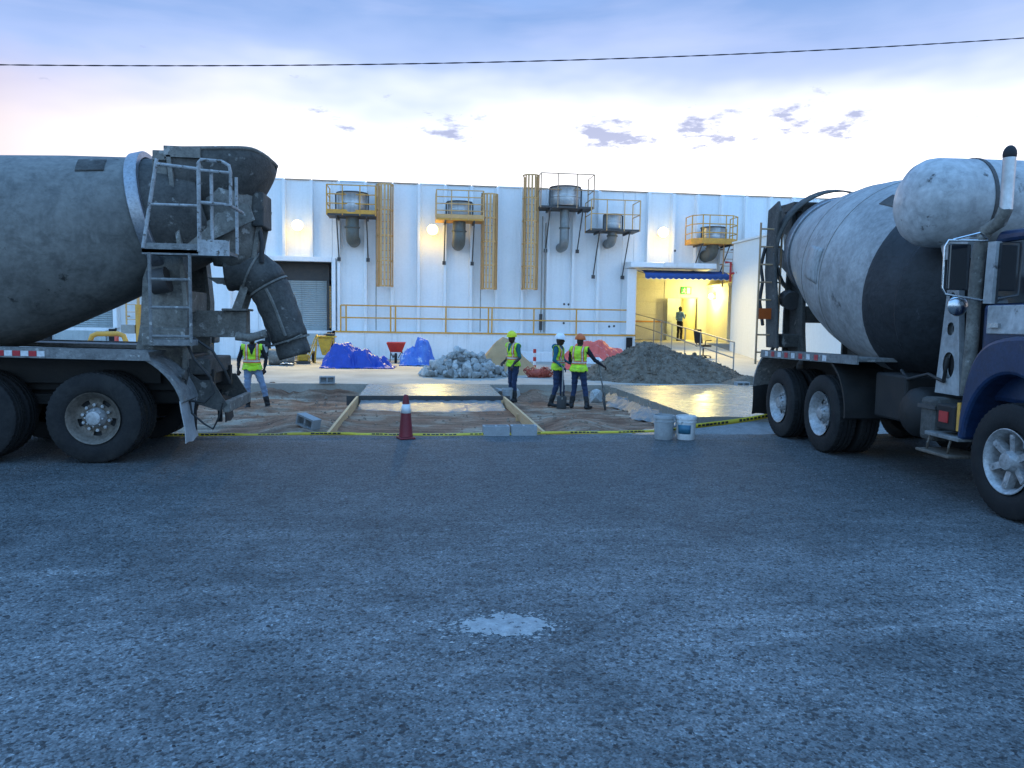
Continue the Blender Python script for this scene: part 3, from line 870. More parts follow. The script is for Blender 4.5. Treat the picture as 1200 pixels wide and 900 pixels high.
# corridor behind the open door
c = MB()
c.bx(13.2, 13.35, bw + 0.16, bw + 4, RZ, 3.2); c.bx(14.6, 14.75, bw + 0.16, bw + 4, RZ, 3.2); c.bx(13.2, 14.75, bw + 4, bw + 4.1, RZ, 3.2)
c.bx(13.2, 14.75, bw + 0.16, bw + 4.1, 3.2, 3.3); c.bx(13.2, 14.75, bw + 0.16, bw + 4.1, RZ - 0.15, RZ)
c.build('corridor', M['door_cream'], ware)
MB().bx(13.40, 13.45, bw - 0.03, bw + 0.15, RZ, 3.03).bx(14.30, 14.35, bw - 0.03, bw + 0.15, RZ, 3.03).bx(13.45, 14.30, bw - 0.03, bw + 0.15, 2.98, 3.03).build('door_frame', M['rail_steel'], ware)
dl = MB(); dl.T = Matrix.Translation((13.43, bw - 0.02, 0)) @ Matrix.Rotation(R(200), 4, 'Z'); dl.bx(0, 0.85, -0.045, 0, RZ + 0.01, 2.95)
dleaf = dl.build('door', M['shutter'], ware)
dh = MB(); dh.T = dl.T; dh.bar((0.76, 0.0, 1.8), (0.76, 0.07, 1.8), 0.03); dh.bar((0.76, 0.07, 1.8), (0.62, 0.07, 1.8), 0.025)
dh.build('handle', M['chrome'], dleaf)
# far room door inside the corridor
MB().bx(13.62, 14.32, bw + 3.93, bw + 3.995, RZ, 2.8).build('inner_door', M['cream'], ware)

# concrete canopy over the entrance
cn = MB().prism([(-0.05, 4.02), (-1.3, 4.05), (-1.3, 4.27), (-0.05, 4.33)], 8.95, 12.75, 'x').build('canopy', M['wall_white'], ware, bevel=0.015)
MB().bx(10.4, 11.7, -1.33, -1.303, 4.10, 4.27).build('canopy_patch', M['dock_white'], cn)
MB().bx(8.95, 9.35, -0.84, 0.0, 1.17, 4.01).build('entrance_pier', M['wall_white'], ware, bevel=0.01)

# conduits down the wall, dark fixing holes, thin joints
for x, r, zt in ((-1.78, 0.022, TOP), (2.64, 0.022, TOP - 0.3), (5.28, 0.028, TOP - 1.2), (9.02, 0.05, 4.0), (5.42, 0.03, 5.9)):
    MB().cyl((x, -0.31, 1.2), (x, -0.31, zt), r, n=8).build('conduit', M['rail_steel'], ware, smooth=40)
for x, z in ((6.35, 2.45), (6.55, 2.44), (6.35, 1.62), (8.4, 1.5), (8.62, 1.52), (11.3, 4.9)):
    MB().cyl((x, 0.0, z), (x, -0.02, z), 0.05, n=10).build('hole_plate', M['steel_dark'], ware)
MB().bx(5.22, 5.34, -0.36, -0.2, 1.3, 2.0).build('junction_box', M['steel_dark'], ware)
MB().bx(-11.1, -10.7, -0.2, 0.0, 1.9, 2.5).build('junction_box', M['rail_steel'], ware)


# ------------------------------------------------------------------ wall lamps
def wall_lamp(x, y, z, label, power, face=-1):
    o = empty('wall_lamp', (x, y, z), 0, label, 'lamp', 'flood lamps on the warehouse wall')
    MB().bx(-0.05, 0.05, -0.40, 0.0, -0.03, 0.03).bx(-0.16, 0.16, -0.50, -0.38, -0.14, 0.14).build('housing', M['steel_dark'], o, bevel=0.01)
    MB().sph((0, -0.58, 0.0), (0.23, 0.17, 0.22), 24, 14).build('globe', M['lamp_glow'], o, smooth=60)
    l = bpy.data.lights.new('wall_lamp_light', 'SPOT')
    l.energy = power; l.color = (1.0, 0.74, 0.20); l.shadow_soft_size = 0.25; l.spot_size = R(84); l.spot_blend = 1.0
    lo = bpy.data.objects.new('wall_lamp_light', l); col.objects.link(lo)
    lo.parent = o; lo.location = (0, -0.86, 0); lo.rotation_euler = (R(-42), 0, 0)
    l = bpy.data.lights.new('wall_lamp_halo', 'POINT')  # extra point light added for the yellow glow on the wall
    l.energy = 13; l.color = (1.0, 0.62, 0.07); l.shadow_soft_size = 0.2
    lo = bpy.data.objects.new('wall_lamp_halo', l); col.objects.link(lo)
    lo.parent = o; lo.location = (0, -0.62, -0.36)
    return o


LAMP = 2200
wall_lamp(-4.95, WY - 0.02, 5.45, 'glowing yellow flood lamp on the wall above the dark roller door', LAMP)
wall_lamp(0.57, WY - 0.02, 5.44, 'glowing yellow flood lamp between the first caged ladder and a fan platform', LAMP)
wall_lamp(10.55, WY - 0.02, 5.62, 'glowing yellow flood lamp above the entrance canopy', LAMP)
# lamp by the booth in the recess, and the corridor light
o = empty('bulkhead_lamp', (14.62, 37.3, 3.12), 0, 'small bright round lamp beside the white booth in the entrance', 'lamp')
MB().cyl((0, 0, -0.05), (0.16, 0, -0.05), 0.13, n=18).build('base', M['white_plastic'], o, smooth=40)
MB().sph((-0.05, 0, -0.05), (0.11, 0.14, 0.14), 16, 10).build('globe', M['lamp_inner'], o, smooth=60)
l = bpy.data.lights.new('bulkhead_light', 'POINT'); l.energy = 165; l.color = (1.0, 0.83, 0.28); l.shadow_soft_size = 0.12
lo = bpy.data.objects.new('bulkhead_light', l); col.objects.link(lo); lo.parent = o; lo.location = (-0.35, -0.15, -0.1)
o = empty('ceiling_lamp', (13.95, WY + bw + 1.6, 3.2), 0, 'bright ceiling lamp in the corridor behind the open door', 'lamp')
MB().bx(-0.3, 0.3, -0.08, 0.08, -0.04, 0.0).build('base', M['white_plastic'], o)
MB().cyl((-0.28, 0, -0.07), (0.28, 0, -0.07), 0.035, n=10).build('tube', M['lamp_inner'], o, smooth=40)
l = bpy.data.lights.new('corridor_light', 'POINT'); l.energy = 85; l.color = (1.0, 0.88, 0.34); l.shadow_soft_size = 0.2
lo = bpy.data.objects.new('corridor_light', l); col.objects.link(lo); lo.parent = o; lo.location = (0, 0, -0.2)

# exit sign
o = empty('exit_sign', (13.68, 38.5 - 0.02, 3.37), 0, 'green exit sign with a white running figure above the open door', 'sign')
MB().bx(-0.28, 0.28, -0.035, 0.0, -0.19, 0.19).build('plate', M['sign_green'], o, bevel=0.008)
g = MB()
g.bx(0.04, 0.22, -0.042, -0.037, -0.15, 0.15)                                  # doorway
g.cyl((-0.09, -0.042, 0.11), (-0.09, -0.037, 0.11), 0.032, n=12)                # head
for p, q, w in (((-0.09, 0.07), (-0.12, -0.03), 0.05), ((-0.12, -0.03), (-0.05, -0.08), 0.032), ((-0.05, -0.08), (-0.05, -0.15), 0.03),
                ((-0.12, -0.03), (-0.17, -0.09), 0.032), ((-0.17, -0.09), (-0.23, -0.10), 0.03), ((-0.09, 0.06), (-0.02, 0.02), 0.024), ((-0.09, 0.06), (-0.18, 0.03), 0.024)):
    g.bar((p[0], -0.0395, p[1]), (q[0], -0.0395, q[1]), w, 0.005, up=(0, 1, 0))
g.build('pictogram', M['sign_white'], o)

# scalloped blue awning strip
aw = empty('awning', (9.6, 32.15, 0), 0, 'blue awning with scalloped white edged valance over the entrance', 'awning')
v = []; f = []
nn = 120
for i in range(nn + 1):
    x = 3.75 * i / nn
    lo_ = 3.62 - 0.055 * abs(math.sin(PI * i / 8.0)) + 0.004 * x
    v += [(x, 0.55, 3.97), (x, 0.0, 3.80), (x, -0.01, lo_)]
for i in range(nn):
    a = i * 3
    f += [(a, a + 3, a + 4, a + 1), (a + 1, a + 4, a + 5, a + 2)]
MB().add(v, f).build('canvas', M['awning_blue'], aw, solid=0.012, smooth=50)
v = []; f = []
for i in range(nn + 1):
    x = 3.75 * i / nn
    lo_ = 3.62 - 0.055 * abs(math.sin(PI * i / 8.0)) + 0.004 * x
    v += [(x, -0.019, lo_ + 0.004), (x, -0.019, lo_ - 0.016)]
for i in range(nn):
    a = i * 2
    f += [(a, a + 2, a + 3, a + 1)]
MB().add(v, f).build('trim', M['sign_white'], aw, solid=0.006)
for x in (0.05, 1.85, 3.7):
    MB().cyl((x, 0.02, 3.79), (x, 1.2, 3.96), 0.018, n=8).build('arm', M['rail_steel'], aw, smooth=40)

# white booth in the recess
bo = empty('booth', (14.2 + 0.62, 36.9, RZ), 0, 'small cream plastered booth inside the entrance recess', 'booth')
MB().bx(-0.0, 0.95, -1.2, 1.5, 0, 2.72).build('wall', M['cream'], bo, bevel=0.02)
MB().bx(-0.05, 1.0, -1.25, 1.55, 2.725, 2.86).build('cap', M['cream'], bo, bevel=0.02)
MB().bx(0.2, 0.75, -1.225, -1.203, 0.1, 2.1).build('hatch', M['annex_white'], bo, bevel=0.01)

# annex to the right of the ramp
an = empty('annex_building', (13.0, 22, 0), 0, 'plain white flat roofed annex wall to the right of the ramp', 'building')
MB().bx(0, 12, -8.0, 9.0, 0, 5.02).build('wall', M['annex_white'], an, bevel=0.02)
MB().bx(-0.05, 12.05, -8.05, 9.05, 5.024, 5.10).build('coping', M['annex_white'], an)
MB().bx(-0.28, -0.003, -4, 8.6, 0.0, 0.34).build('plinth', M['ramp_conc'], an, bevel=0.03)
MB().bx(-0.03, -0.004, -7.5, 2.0, 1.9, 1.96).build('joint_strip', M['cream'], an)

# red pipe bracket on the corner of the annex
o = empty('red_valve_pipe', (13.0, 30.95, 3.5), 0, 'red painted pipe and valve arm at the annex corner below a ladder', 'pipe')
MB().tube([(-0.10, 0.0, -0.05), (-0.10, 0, 0.75), (-0.34, 0, 0.75)], 0.05, 8).tube([(-0.10, 0, 0.30), (0.12, -0.25, 0.30)], 0.05, 8).build('pipe', M['red_paint'], o, smooth=40)
MB().bx(0.0, 0.42, -0.42, -0.28, 0.26, 0.36).build('valve', M['red_paint'], o, bevel=0.02)


# ------------------------------------------------------------------ fan platforms on brackets
def fan_platform(cx, z, w, label, rail, floor_m, fan_r=0.52, fan_h=0.72, duct_r=0.27, duct_len=1.35, toe=True, hang=0.0, cham=0.0, duct_m='galv', nr=3, fan_m='galv', rail_h=1.1):
    k = 0.976
    cx = cx * k; z = 1.72 + (z - 1.72) * k
    w = w * k
    o = empty('fan_platform', (cx, WY - 0.28, z), 0, label, 'fan platform', 'exhaust fan platforms on the wall')
    D = 1.15
    h = w / 2
    poly = [(-h, 0), (-h, -D + cham), (-h + cham, -D), (h - cham, -D), (h, -D + cham), (h, 0)] if cham else [(-h, 0), (-h, -D), (h, -D), (h, 0)]
    MB().prism(poly, -0.10, -0.02, 'z').build('floor', M[floor_m], o)
    path = poly
    if toe:
        mb = MB()
        for a, b_ in zip(path[:-1], path[1:]):
            mb.bar((a[0], a[1], 0.05), (b_[0], b_[1], 0.05), 0.02, 0.16)
        mb.build('toe_board', M[rail], o)
    for a in path:
        MB().cyl((a[0], a[1], -0.1), (a[0], a[1], rail_h), 0.026, n=8).build('rail_post', M[rail], o, smooth=40)
    for x in (-h * 0.36, h * 0.36):
        MB().cyl((x, -D, -0.1), (x, -D, rail_h), 0.022, n=8).build('rail_post', M[rail], o, smooth=40)
    for kk in range(nr):
        zz = rail_h * (kk + 1) / nr
        MB().tube([(a[0], a[1], zz) for a in path], 0.022, 8).build('guard_rail', M[rail], o, smooth=40)
    # fan housing: short ribbed drum with rolled rim
    fy = -0.60
    fn = MB().lathe([(0.0, fan_r * 0.92), (0.05, fan_r * 0.98), (fan_h * 0.45, fan_r * 0.98), (fan_h * 0.47, fan_r * 1.02), (fan_h * 0.53, fan_r * 1.02), (fan_h * 0.55, fan_r * 0.98),
                     (fan_h - 0.06, fan_r), (fan_h, fan_r * 1.06), (fan_h + 0.03, fan_r * 1.0), (fan_h + 0.03, fan_r * 0.85), (fan_h - 0.1, fan_r * 0.8), (fan_h - 0.1, 0)], (0, fy, 0.02), n=32)
    fo = fn.build('fan_housing', M[fan_m], o, smooth=40)
    MB().lathe([(0, fan_r * 1.075), (0.055, fan_r * 1.075)], (0, fy, fan_h - 0.01), n=32).build('rim_band', M['steel_dark'], fo, smooth=40, solid=0.01)
    for s_ in (-1, 1):
        MB().bar((s_ * (fan_r + 0.05), fy - 0.1, 0), (s_ * (fan_r + 0.05), fy - 0.1, fan_h), 0.06).build('fan_stand', M['steel_dark'], o)
    # duct from below bends into the wall
    pts = [(0, fy, -0.06), (0, fy, -duct_len + 0.3)]
    for a in range(0, 91, 15):
        t = R(a)
        pts.append((0, fy + 0.3 * (1 - math.cos(t)), -duct_len + 0.3 - 0.3 * math.sin(t)))
    pts.append((0, 0.27, -duct_len))
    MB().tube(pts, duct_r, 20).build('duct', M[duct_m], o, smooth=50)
    MB().lathe([(0, duct_r * 1.12), (0.05, duct_r * 1.12)], (0, fy, -duct_len * 0.55), n=20).build('duct_flange', M['duct_shaded'], o, smooth=40, solid=0.02)
    # brackets
    for x in (-h * 0.62, h * 0.62):
        mb = MB().cyl((x, -D + 0.12, -0.11), (x, 0.02, -1.75 - hang), 0.026, n=8).bx(x - 0.07, x + 0.07, -0.05, 0.03, -1.85 - hang, -1.70 - hang)
        mb.build('bracket', M['steel_dark'], o, smooth=40)
    for x in (-h * 0.62, h * 0.62):
        MB().bx(x - 0.03, x + 0.03, -D + 0.02, 0.02, -0.18, -0.105).build('beam', M['steel_dark'], o)
    return o


fan_platform(-2.78, 6.02, 1.98, 'yellow railed fan platform above the dark roller door, its drum rim black', 'safety_yellow', 'steel_dark', fan_r=0.60, fan_h=0.82, duct_len=0.98, duct_m='duct_shaded')
fan_platform(1.71, 5.97, 1.98, 'tan railed fan platform beside the middle flood lamp with thick stub duct', 'cage_tan', 'safety_yellow', fan_r=0.50, fan_h=0.66, duct_len=0.95, nr=4, duct_m='duct_shaded')
fan_platform(6.28, 6.62, 2.3, 'tallest fan platform rising above the roof line with red brown rails', 'rail_red', 'steel_dark', fan_r=0.62, fan_h=0.78, duct_r=0.2, duct_len=1.62, duct_m='duct_half_shaded', toe=False, nr=2, rail_h=1.3)
fan_platform(8.41, 5.72, 2.15, 'fan platform with small drum right of the tallest one', 'cage_tan', 'steel_dark', fan_r=0.36, fan_h=0.6, duct_r=0.2, duct_len=0.52, duct_m='duct_half_shaded', toe=False, nr=2, hang=0.2, rail_h=1.18)
fan_platform(13.0, 5.30, 2.08, 'yellow fan platform with cut corners above the annex corner', 'safety_yellow', 'safety_yellow', fan_r=0.50, fan_h=0.6, duct_r=0.26, duct_len=0.52, duct_m='duct_shaded', cham=0.35, nr=3, hang=-0.5)


# ------------------------------------------------------------------ caged ladders
def caged_ladder(cx, z0, z1, label, cage0=None, m='cage_tan', hoop_top=0.0, cage=True, y=WY - 0.34):
    cx *= 0.985
    o = empty('caged_ladder' if cage else 'wall_ladder', (cx, y, 0), 0, label, 'ladder', 'ladders up the warehouse wall')
    for s_ in (-1, 1):
        MB().bx(s_ * 0.23 - 0.03, s_ * 0.23 + 0.03, -0.02, 0.02, z0, z1 + hoop_top).build('stile', M[m], o)
    k = int((z1 - z0) / 0.3)
    rung = MB().cyl((-0.22, 0, 0), (0.22, 0, 0), 0.014, n=6).mesh('rung', M[m])
    for i in range(1, k):
        place('rung', rung, o, (0, 0, z0 + 0.3 * i))
    if cage:
        zc = cage0 if cage0 is not None else z0
        arc = [(-0.24, 0.0)] + [(-0.34 * math.cos(R(a)), -0.30 - 0.36 * math.sin(R(a))) for a in range(0, 181, 20)] + [(0.24, 0.0)]
        nh = max(3, int(round((z1 + hoop_top - zc) / 0.95)) + 1)
        hp = MB()
        for (a, b_) in zip(arc[:-1], arc[1:]):
            hp.bar((a[0], a[1], 0), (b_[0], b_[1], 0), 0.012, 0.06)
        hm = hp.mesh('hoop', M[m])
        for i in range(nh):
            place('hoop', hm, o, (0, 0, zc + (z1 + hoop_top - zc) * i / (nh - 1)))
        bm_ = MB().bx(-0.042, 0.042, -0.006, 0.006, zc - 0.02, z1 + hoop_top + 0.02).mesh('cage_bar', M[m])
        for a in (0, 24, 45, 66, 90, 114, 135, 156, 180):
            place('cage_bar', bm_, o, (-0.35 * math.cos(R(a)), -0.30 - 0.37 * math.sin(R(a)), 0), (0, 0, R(90 - a)))
    wb = MB().bx(-0.02, 0.02, 0.0, 0.34, 0, 0.05).mesh('wall_bracket', M[m])
    for z in (z0 + 0.4, (z0 + z1) / 2, z1 - 0.3):
        for s_ in (-1, 1):
            place('wall_bracket', wb, o, (s_ * 0.23, 0, z))
    return o


caged_ladder(-1.42, 3.05, 7.2, 'tan caged ladder right of the yellow railed fan platform')
caged_ladder(3.0, 3.02, 6.95, 'tan caged ladder right of the stub duct fan platform')
caged_ladder(4.77, 3.05, 7.3, 'tallest tan caged ladder topping the roof beside the tallest fan platform', hoop_top=0.5)
caged_ladder(-11.75, 1.2, 6.8, 'caged ladder right of the farther roller door behind the mixer deck', cage0=2.55)
caged_ladder(13.55, 3.3, 5.2, 'short open ladder below the cut corner fan platform', m='rail_red', cage=False, y=32.3)


# ------------------------------------------------------------------ railings
dr = empty('dock_railing', (0, WY + DY + 0.05, 1.165), 0, 'yellow pipe railing along the edge of the raised dock', 'railing')
x0, x1 = -3.2, 9.2
posts = [x0, x0 + 0.22, -1.45 + 0.3, -0.95, 1.15, 2.95, 3.10, 4.9, 6.75, 9.0, x1]
for x in posts:
    MB().cyl((x, 0, 0), (x, 0, 1.06), 0.032, n=8).build('post', M['safety_yellow'], dr, smooth=40)
for z in (0.55, 1.06):
    MB().cyl((x0, 0, z), (x1, 0, z), 0.03, n=8).build('rail', M['safety_yellow'], dr, smooth=40)
MB().cyl((x1, 0, 1.06), (x1, 0.8, 1.06), 0.03, n=8).build('rail', M['safety_yellow'], dr, smooth=40)

rr = empty('ramp_railing', (RX0 + 0.08, 0, 0), 0, 'grey pipe handrail sloping down the left side of the ramp', 'railing')
def rz_(y):
    return max(0.0, min(RZ, (y - RY0) * RZ / (RY1 - RY0)))
ys = [24.6, 26.1, 27.7, 29.4, 31.0, 32.4, 33.5]
for y in ys:
    MB().cyl((0, y, rz_(y)), (0, y, rz_(y) + 1.08), 0.025, n=8).build('post', M['rail_steel'], rr, smooth=40)
for h in (0.55, 1.08):
    MB().tube([(0, 24.6, rz_(24.6) + h), (0, 33.5, rz_(33.5) + h), (-1.2, 33.0, 1.15 + h * 0.9)], 0.024, 8).build('rail', M['rail_steel'], rr, smooth=30)
# ================================================================== CONCRETE MIXER TRUCKS
def tyre_mesh(R_=0.525, w=0.28, name='wheel', mat='rubber'):
    h = w / 2
    prof = [(-h * 0.80, 0.292), (-h * 0.94, 0.315), (-h, 0.38), (-h * 0.99, 0.43), (-h * 0.90, 0.485), (-h * 0.84, 0.512), (-h * 0.78, R_ - 0.003), (-h * 0.44, R_), (-h * 0.42, R_ - 0.014),
            (-h * 0.34, R_ - 0.014), (-h * 0.32, R_), (-0.012, R_ + 0.002), (-0.010, R_ - 0.014), (0.010, R_ - 0.014), (0.012, R_ + 0.002), (h * 0.32, R_), (h * 0.34, R_ - 0.014),
            (h * 0.42, R_ - 0.014), (h * 0.44, R_), (h * 0.78, R_ - 0.003), (h * 0.84, 0.512), (h * 0.90, 0.485), (h * 0.99, 0.43), (h, 0.38), (h * 0.94, 0.315), (h * 0.80, 0.292)]
    sh = {5, 6, 7, 18, 19, 20}
    return MB().lathe(prof, (0, 0, 0), (0, 1, 0), 104, rmod=lambda i, j: -0.010 if (j in sh and i % 2) else 0.0).mesh(name, M[mat], smooth=35)


TYRE = {k: tyre_mesh(mat=k) for k in ('rubber', 'rubber_dusty')}


def disc_rim_mesh(mat, dish):
    """dished disc wheel with hand holes, outer face towards +y"""
    h = 0.14
    a = h - dish
    mb = MB()
    prof = [(-h, 0.285), (-h + 0.02, 0.275), (h - 0.06, 0.262), (h - 0.02, 0.275), (h + 0.002, 0.292), (h + 0.006, 0.30), (h - 0.004, 0.295), (h - 0.03, 0.262), (a + 0.03, 0.235),
            (a + 0.01, 0.215), (a, 0.165), (a + 0.01, 0.135), (a + 0.015, 0.05)]
    mb.lathe(prof, n=40, ax=(0, 1, 0), skip=lambda i, j: j == 9 and (i % 8) in (2, 3, 4))
    mb.mi = 1
    mb.lathe([(a - 0.05, 0.25), (a - 0.05, 0.0)], n=24, ax=(0, 1, 0))  # dark disc added behind the hand holes in place of shade
    return mb.mesh('rim', [M[mat], M['shade_in']], smooth=35)


def hub_mesh(dish, mat='rim_pale'):
    a = 0.14 - dish
    mb = MB().lathe([(a - 0.02, 0.118), (a + 0.05, 0.112), (a + 0.09, 0.085), (a + 0.12, 0.078), (a + 0.125, 0.05), (a + 0.125, 0)], ax=(0, 1, 0), n=24)
    for i in range(10):
        t = 2 * PI * i / 10
        mb.lathe([(a + 0.0, 0.021), (a + 0.045, 0.019), (a + 0.047, 0)], (0.148 * math.cos(t), 0, 0.148 * math.sin(t)), (0, 1, 0), 6)
    for i in range(8):
        t = 2 * PI * i / 8
        mb.lathe([(a + 0.085, 0.012), (a + 0.105, 0.012), (a + 0.106, 0)], (0.095 * math.cos(t), 0, 0.095 * math.sin(t)), (0, 1, 0), 6)
    return mb.mesh('hub', M[mat], smooth=35)


def spoke_rim_mesh(mat='rim_pale'):
    h = 0.14
    mb = MB().lathe([(-h, 0.285), (-h + 0.02, 0.272), (h - 0.06, 0.258), (h - 0.02, 0.272), (h + 0.004, 0.298), (h + 0.006, 0.29), (h - 0.025, 0.258), (h - 0.07, 0.245), (-h + 0.05, 0.245)], ax=(0, 1, 0), n=40)
    for i in range(6):
        t = 2 * PI * i / 6 + 0.2
        c, s_ = math.cos(t), math.sin(t)
        mb.bar((0.06 * c, 0.05, 0.06 * s_), (0.25 * c, 0.085, 0.25 * s_), 0.062, 0.075, up=(0, 1, 0))
        mb.lathe([(0.085, 0.03), (0.125, 0.024), (0.126, 0)], (0.225 * c, 0, 0.225 * s_), (0, 1, 0), 6)
    mb.lathe([(-0.02, 0.115), (0.07, 0.11), (0.12, 0.085), (0.15, 0.075), (0.155, 0)], ax=(0, 1, 0), n=24)
    return mb.mesh('rim', M[mat], smooth=35)


RIMS = {}
def wheel(parent, x, y, side, tyre='rubber', rim='rim_steel', dish=0.10, spoke=False, hub=True, dual_inner=False):
    """side=+1: outer face towards +y"""
    o = place('wheel', TYRE[tyre], parent, (x, y, 0.525), (random.uniform(-0.0, 0.0), 0, 0 if side > 0 else PI))
    o.rotation_euler.y = random.uniform(0, 6.28)
    if dual_inner:
        return o
    if spoke:
        if 'sp' not in RIMS: RIMS['sp'] = spoke_rim_mesh()
        place('rim', RIMS['sp'], o)
    else:
        if (rim, dish) not in RIMS: RIMS[(rim, dish)] = disc_rim_mesh(rim, dish)
        place('rim', RIMS[(rim, dish)], o)
        hm = 'rim_pale'
        if ('hub', dish) not in RIMS: RIMS[('hub', dish)] = hub_mesh(dish, hm)
        place('hub', RIMS[('hub', dish)], o)
    return o


TILT = R(13.5)
def mixer_truck(loc, heading, label, xr, drum_m, near, chute, rim_m, tyre_m, ped_m, ladder_rear):
    """local frame: x forward, y left, origin under the rearmost axle. near=+1/-1: side turned to the street camera"""
    T = empty('concrete_mixer_truck', loc, heading, label, 'truck')
    s = xr + 0.45
    FX = 4.9
    # ---- chassis
    ch = MB()
    for y in (-0.43, 0.43):
        ch.bx(-1.15 + s * 0.5, 6.76, y - 0.045, y + 0.045, 0.78, 1.05)
    for x in (-1.0, 0.0, 0.68, 1.35, 2.3, 3.3, 4.4, 5.6, 6.5):
        ch.bx(x - 0.05, x + 0.05, -0.384, 0.384, 0.83, 1.0)
    ch.build('chassis_frame', M['frame_black'], T, bevel=0.008)
    MB().bx(-0.85, 2.3, -0.375, 0.375, 0.60, 1.22).build('wheel_well_filler', M['frame_black'], T, bevel=0.02)  # dark box added to close the bright gap between the wheels
    for x in (0, 1.35, FX):
        mb = MB().cyl((x, -1.0, 0.525), (x, 1.0, 0.525), 0.075, n=12)
        if x < 3:
            mb.sph((x, 0, 0.54), (0.24, 0.22, 0.24), 14, 10)
        mb.build('axle', M['frame_black'], T, smooth=50)
    for y in (-0.55, 0.55):
        sp = MB()
        for k in range(6):
            L_ = 1.25 - 0.16 * k
            sp.bx(0.675 - L_ / 2, 0.675 + L_ / 2, y - 0.045, y + 0.045, 0.62 + k * 0.021, 0.639 + k * 0.021)
        sp.build('leaf_spring', M['frame_black'], T)
    for x in (0.0, 1.35):
        for sd in (-1, 1):
            wheel(T, x, sd * 1.08, sd, tyre_m, rim_m, 0.12)
            wheel(T, x, sd * 0.765, sd, 'rubber', dual_inner=True)
    for sd in (-1, 1):
        wheel(T, FX, sd * 1.06, sd, 'rubber', spoke=True)

    # ---- deck boards / mudguards above the tandem
    for sd in (-1, 1):
        y0, y1 = sorted((sd * 0.62, sd * 1.24))
        mb = MB().prism([(-0.60, 1.235), (-0.60, 1.29), (2.35, 1.33), (2.35, 1.275)], y0, y1)
        dk = mb.build('mudguard_deck', M['deck_grey'], T, bevel=0.012)
        MB().bx(-0.55, 2.3, *sorted((sd * 0.585, sd * 0.60)), 0.88, 1.24).build('wheel_well_screen', M['frame_black'], dk)  # black plate added to block the bright view under the deck
        # outer lip
        ya, yb = sorted((sd * 1.245, sd * 1.27))
        MB().prism([(-0.66, 1.19), (-0.62, 1.31), (2.36, 1.35), (2.36, 1.245)], ya, yb).build('deck_lip', M['deck_grey'], dk)
        # rear quarter guard curving down behind the wheel
        v = []
        arcp = []
        for k in range(9):
            a = R(118 + 52 * k / 8)
            arcp.append((0.68 * math.cos(a) * 1.42 - 0.02, 0.56 + 0.78 * math.sin(a)))
        arcp = [(-0.60, 1.262)] + [(p[0], min(p[1], 1.25)) for p in arcp[1:]]
        poly = arcp + [(p[0] - 0.03, p[1] + 0.03) for p in reversed(arcp)]
        MB().prism(poly, y0, y1).build('quarter_guard', M['deck_grey'], T)
        e = arcp[-1]
        fl = MB().grid(lambda u, w, e=e, y0=y0, y1=y1: (e[0] - 0.015 + 0.03 * math.sin(w * 3 + u * 2), y0 + (y1 - y0) * u, e[1] + 0.03 - (e[1] - 0.20) * w + 0.012 * math.sin(9 * u) * w), 8, 8)
        fl.build('mud_flap', M['flap_pale'] if sd == near and near > 0 else M['rubber'], T, solid=0.012)
        # front guard skirt
        if near < 0:
            arcf = [(1.35 + 0.70 * math.cos(R(a)), 0.56 + 0.72 * math.sin(R(a))) for a in range(62, -6, -8)]
            arcf = [(1.55, 1.262)] + arcf
            MB().prism(arcf + [(p[0] + 0.03, p[1] + 0.02) for p in reversed(arcf)], y0, y1).build('front_guard', M['frame_black'], T)
        # red and white reflective squares on the lip
        if near > 0:
            for k in range(14):
                x = 0.47 + k * 0.085
                MB().bx(x, x + 0.08, *sorted((sd * 1.2715, sd * 1.274)), 1.225 + x * 0.013, 1.285 + x * 0.013).build('reflector', M['refl_red'] if k % 2 else M['refl_white'], dk)
        else:
            for k in range(9):
                x = -0.45 + k * 0.24
                MB().bx(x, x + 0.11, *sorted((sd * 1.2715, sd * 1.274)), 1.225 + x * 0.013, 1.30 + x * 0.013).build('reflector', M['refl_red'] if k % 2 else M['refl_white'], dk)
    # tail lamp hanging from the guard on the near side
    for sd in (-1, 1):
        tl = MB().cyl((-0.93, sd * 1.0, 1.02), (-0.965, sd * 1.0, 1.02), 0.065, n=16).build('tail_lamp', M['refl_white'] if near < 0 else M['grime_and_shade'], T, smooth=40)

    # ---- drum
    ax = Vector((math.cos(TILT), 0, -math.sin(TILT)))
    oc = Vector((xr, 0, 2.94))
    prof = [(0.10, 0.785), (0.16, 0.80), (0.9, 0.965), (1.90, 1.165), (1.94, 1.172), (2.0, 1.178), (2.55, 1.20), (3.30, 1.20)]
    if near < 0:
        prof = [(0.10, 0.785), (0.16, 0.81), (0.6, 0.945), (1.0, 1.055), (1.4, 1.15), (1.8, 1.22), (2.2, 1.255), (2.6, 1.26), (3.0, 1.24), (3.30, 1.205)]
    d = MB().lathe(prof, oc, ax, 72)
    drum = d.build('drum', M[drum_m], T, smooth=30)
    MB().lathe([(-0.60, 0.50), (-0.62, 0.56), (-0.60, 0.60), (-0.30, 0.69), (0.095, 0.775)], oc, ax, 56).build('drum_neck', M['grime_and_shade'], drum, smooth=30)  # neck coloured dark for the shadow around the drum mouth
    MB().lathe([(3.302, 1.212), (3.36, 1.205), (3.75, 1.06), (3.80, 1.075), (3.86, 1.05), (4.15, 0.85), (4.30, 0.62), (4.36, 0.30), (4.37, 0)], oc, ax, 64).build('drum_head', M['drum_dark_shaded'], drum, smooth=30)
    MB().lathe([(-0.01, 0.768), (-0.01, 0.835), (0.0, 0.845), (0.13, 0.845), (0.14, 0.835), (0.14, 0.79)], oc, ax, 72).build('track_ring', M['ring_steel'], drum, smooth=40)
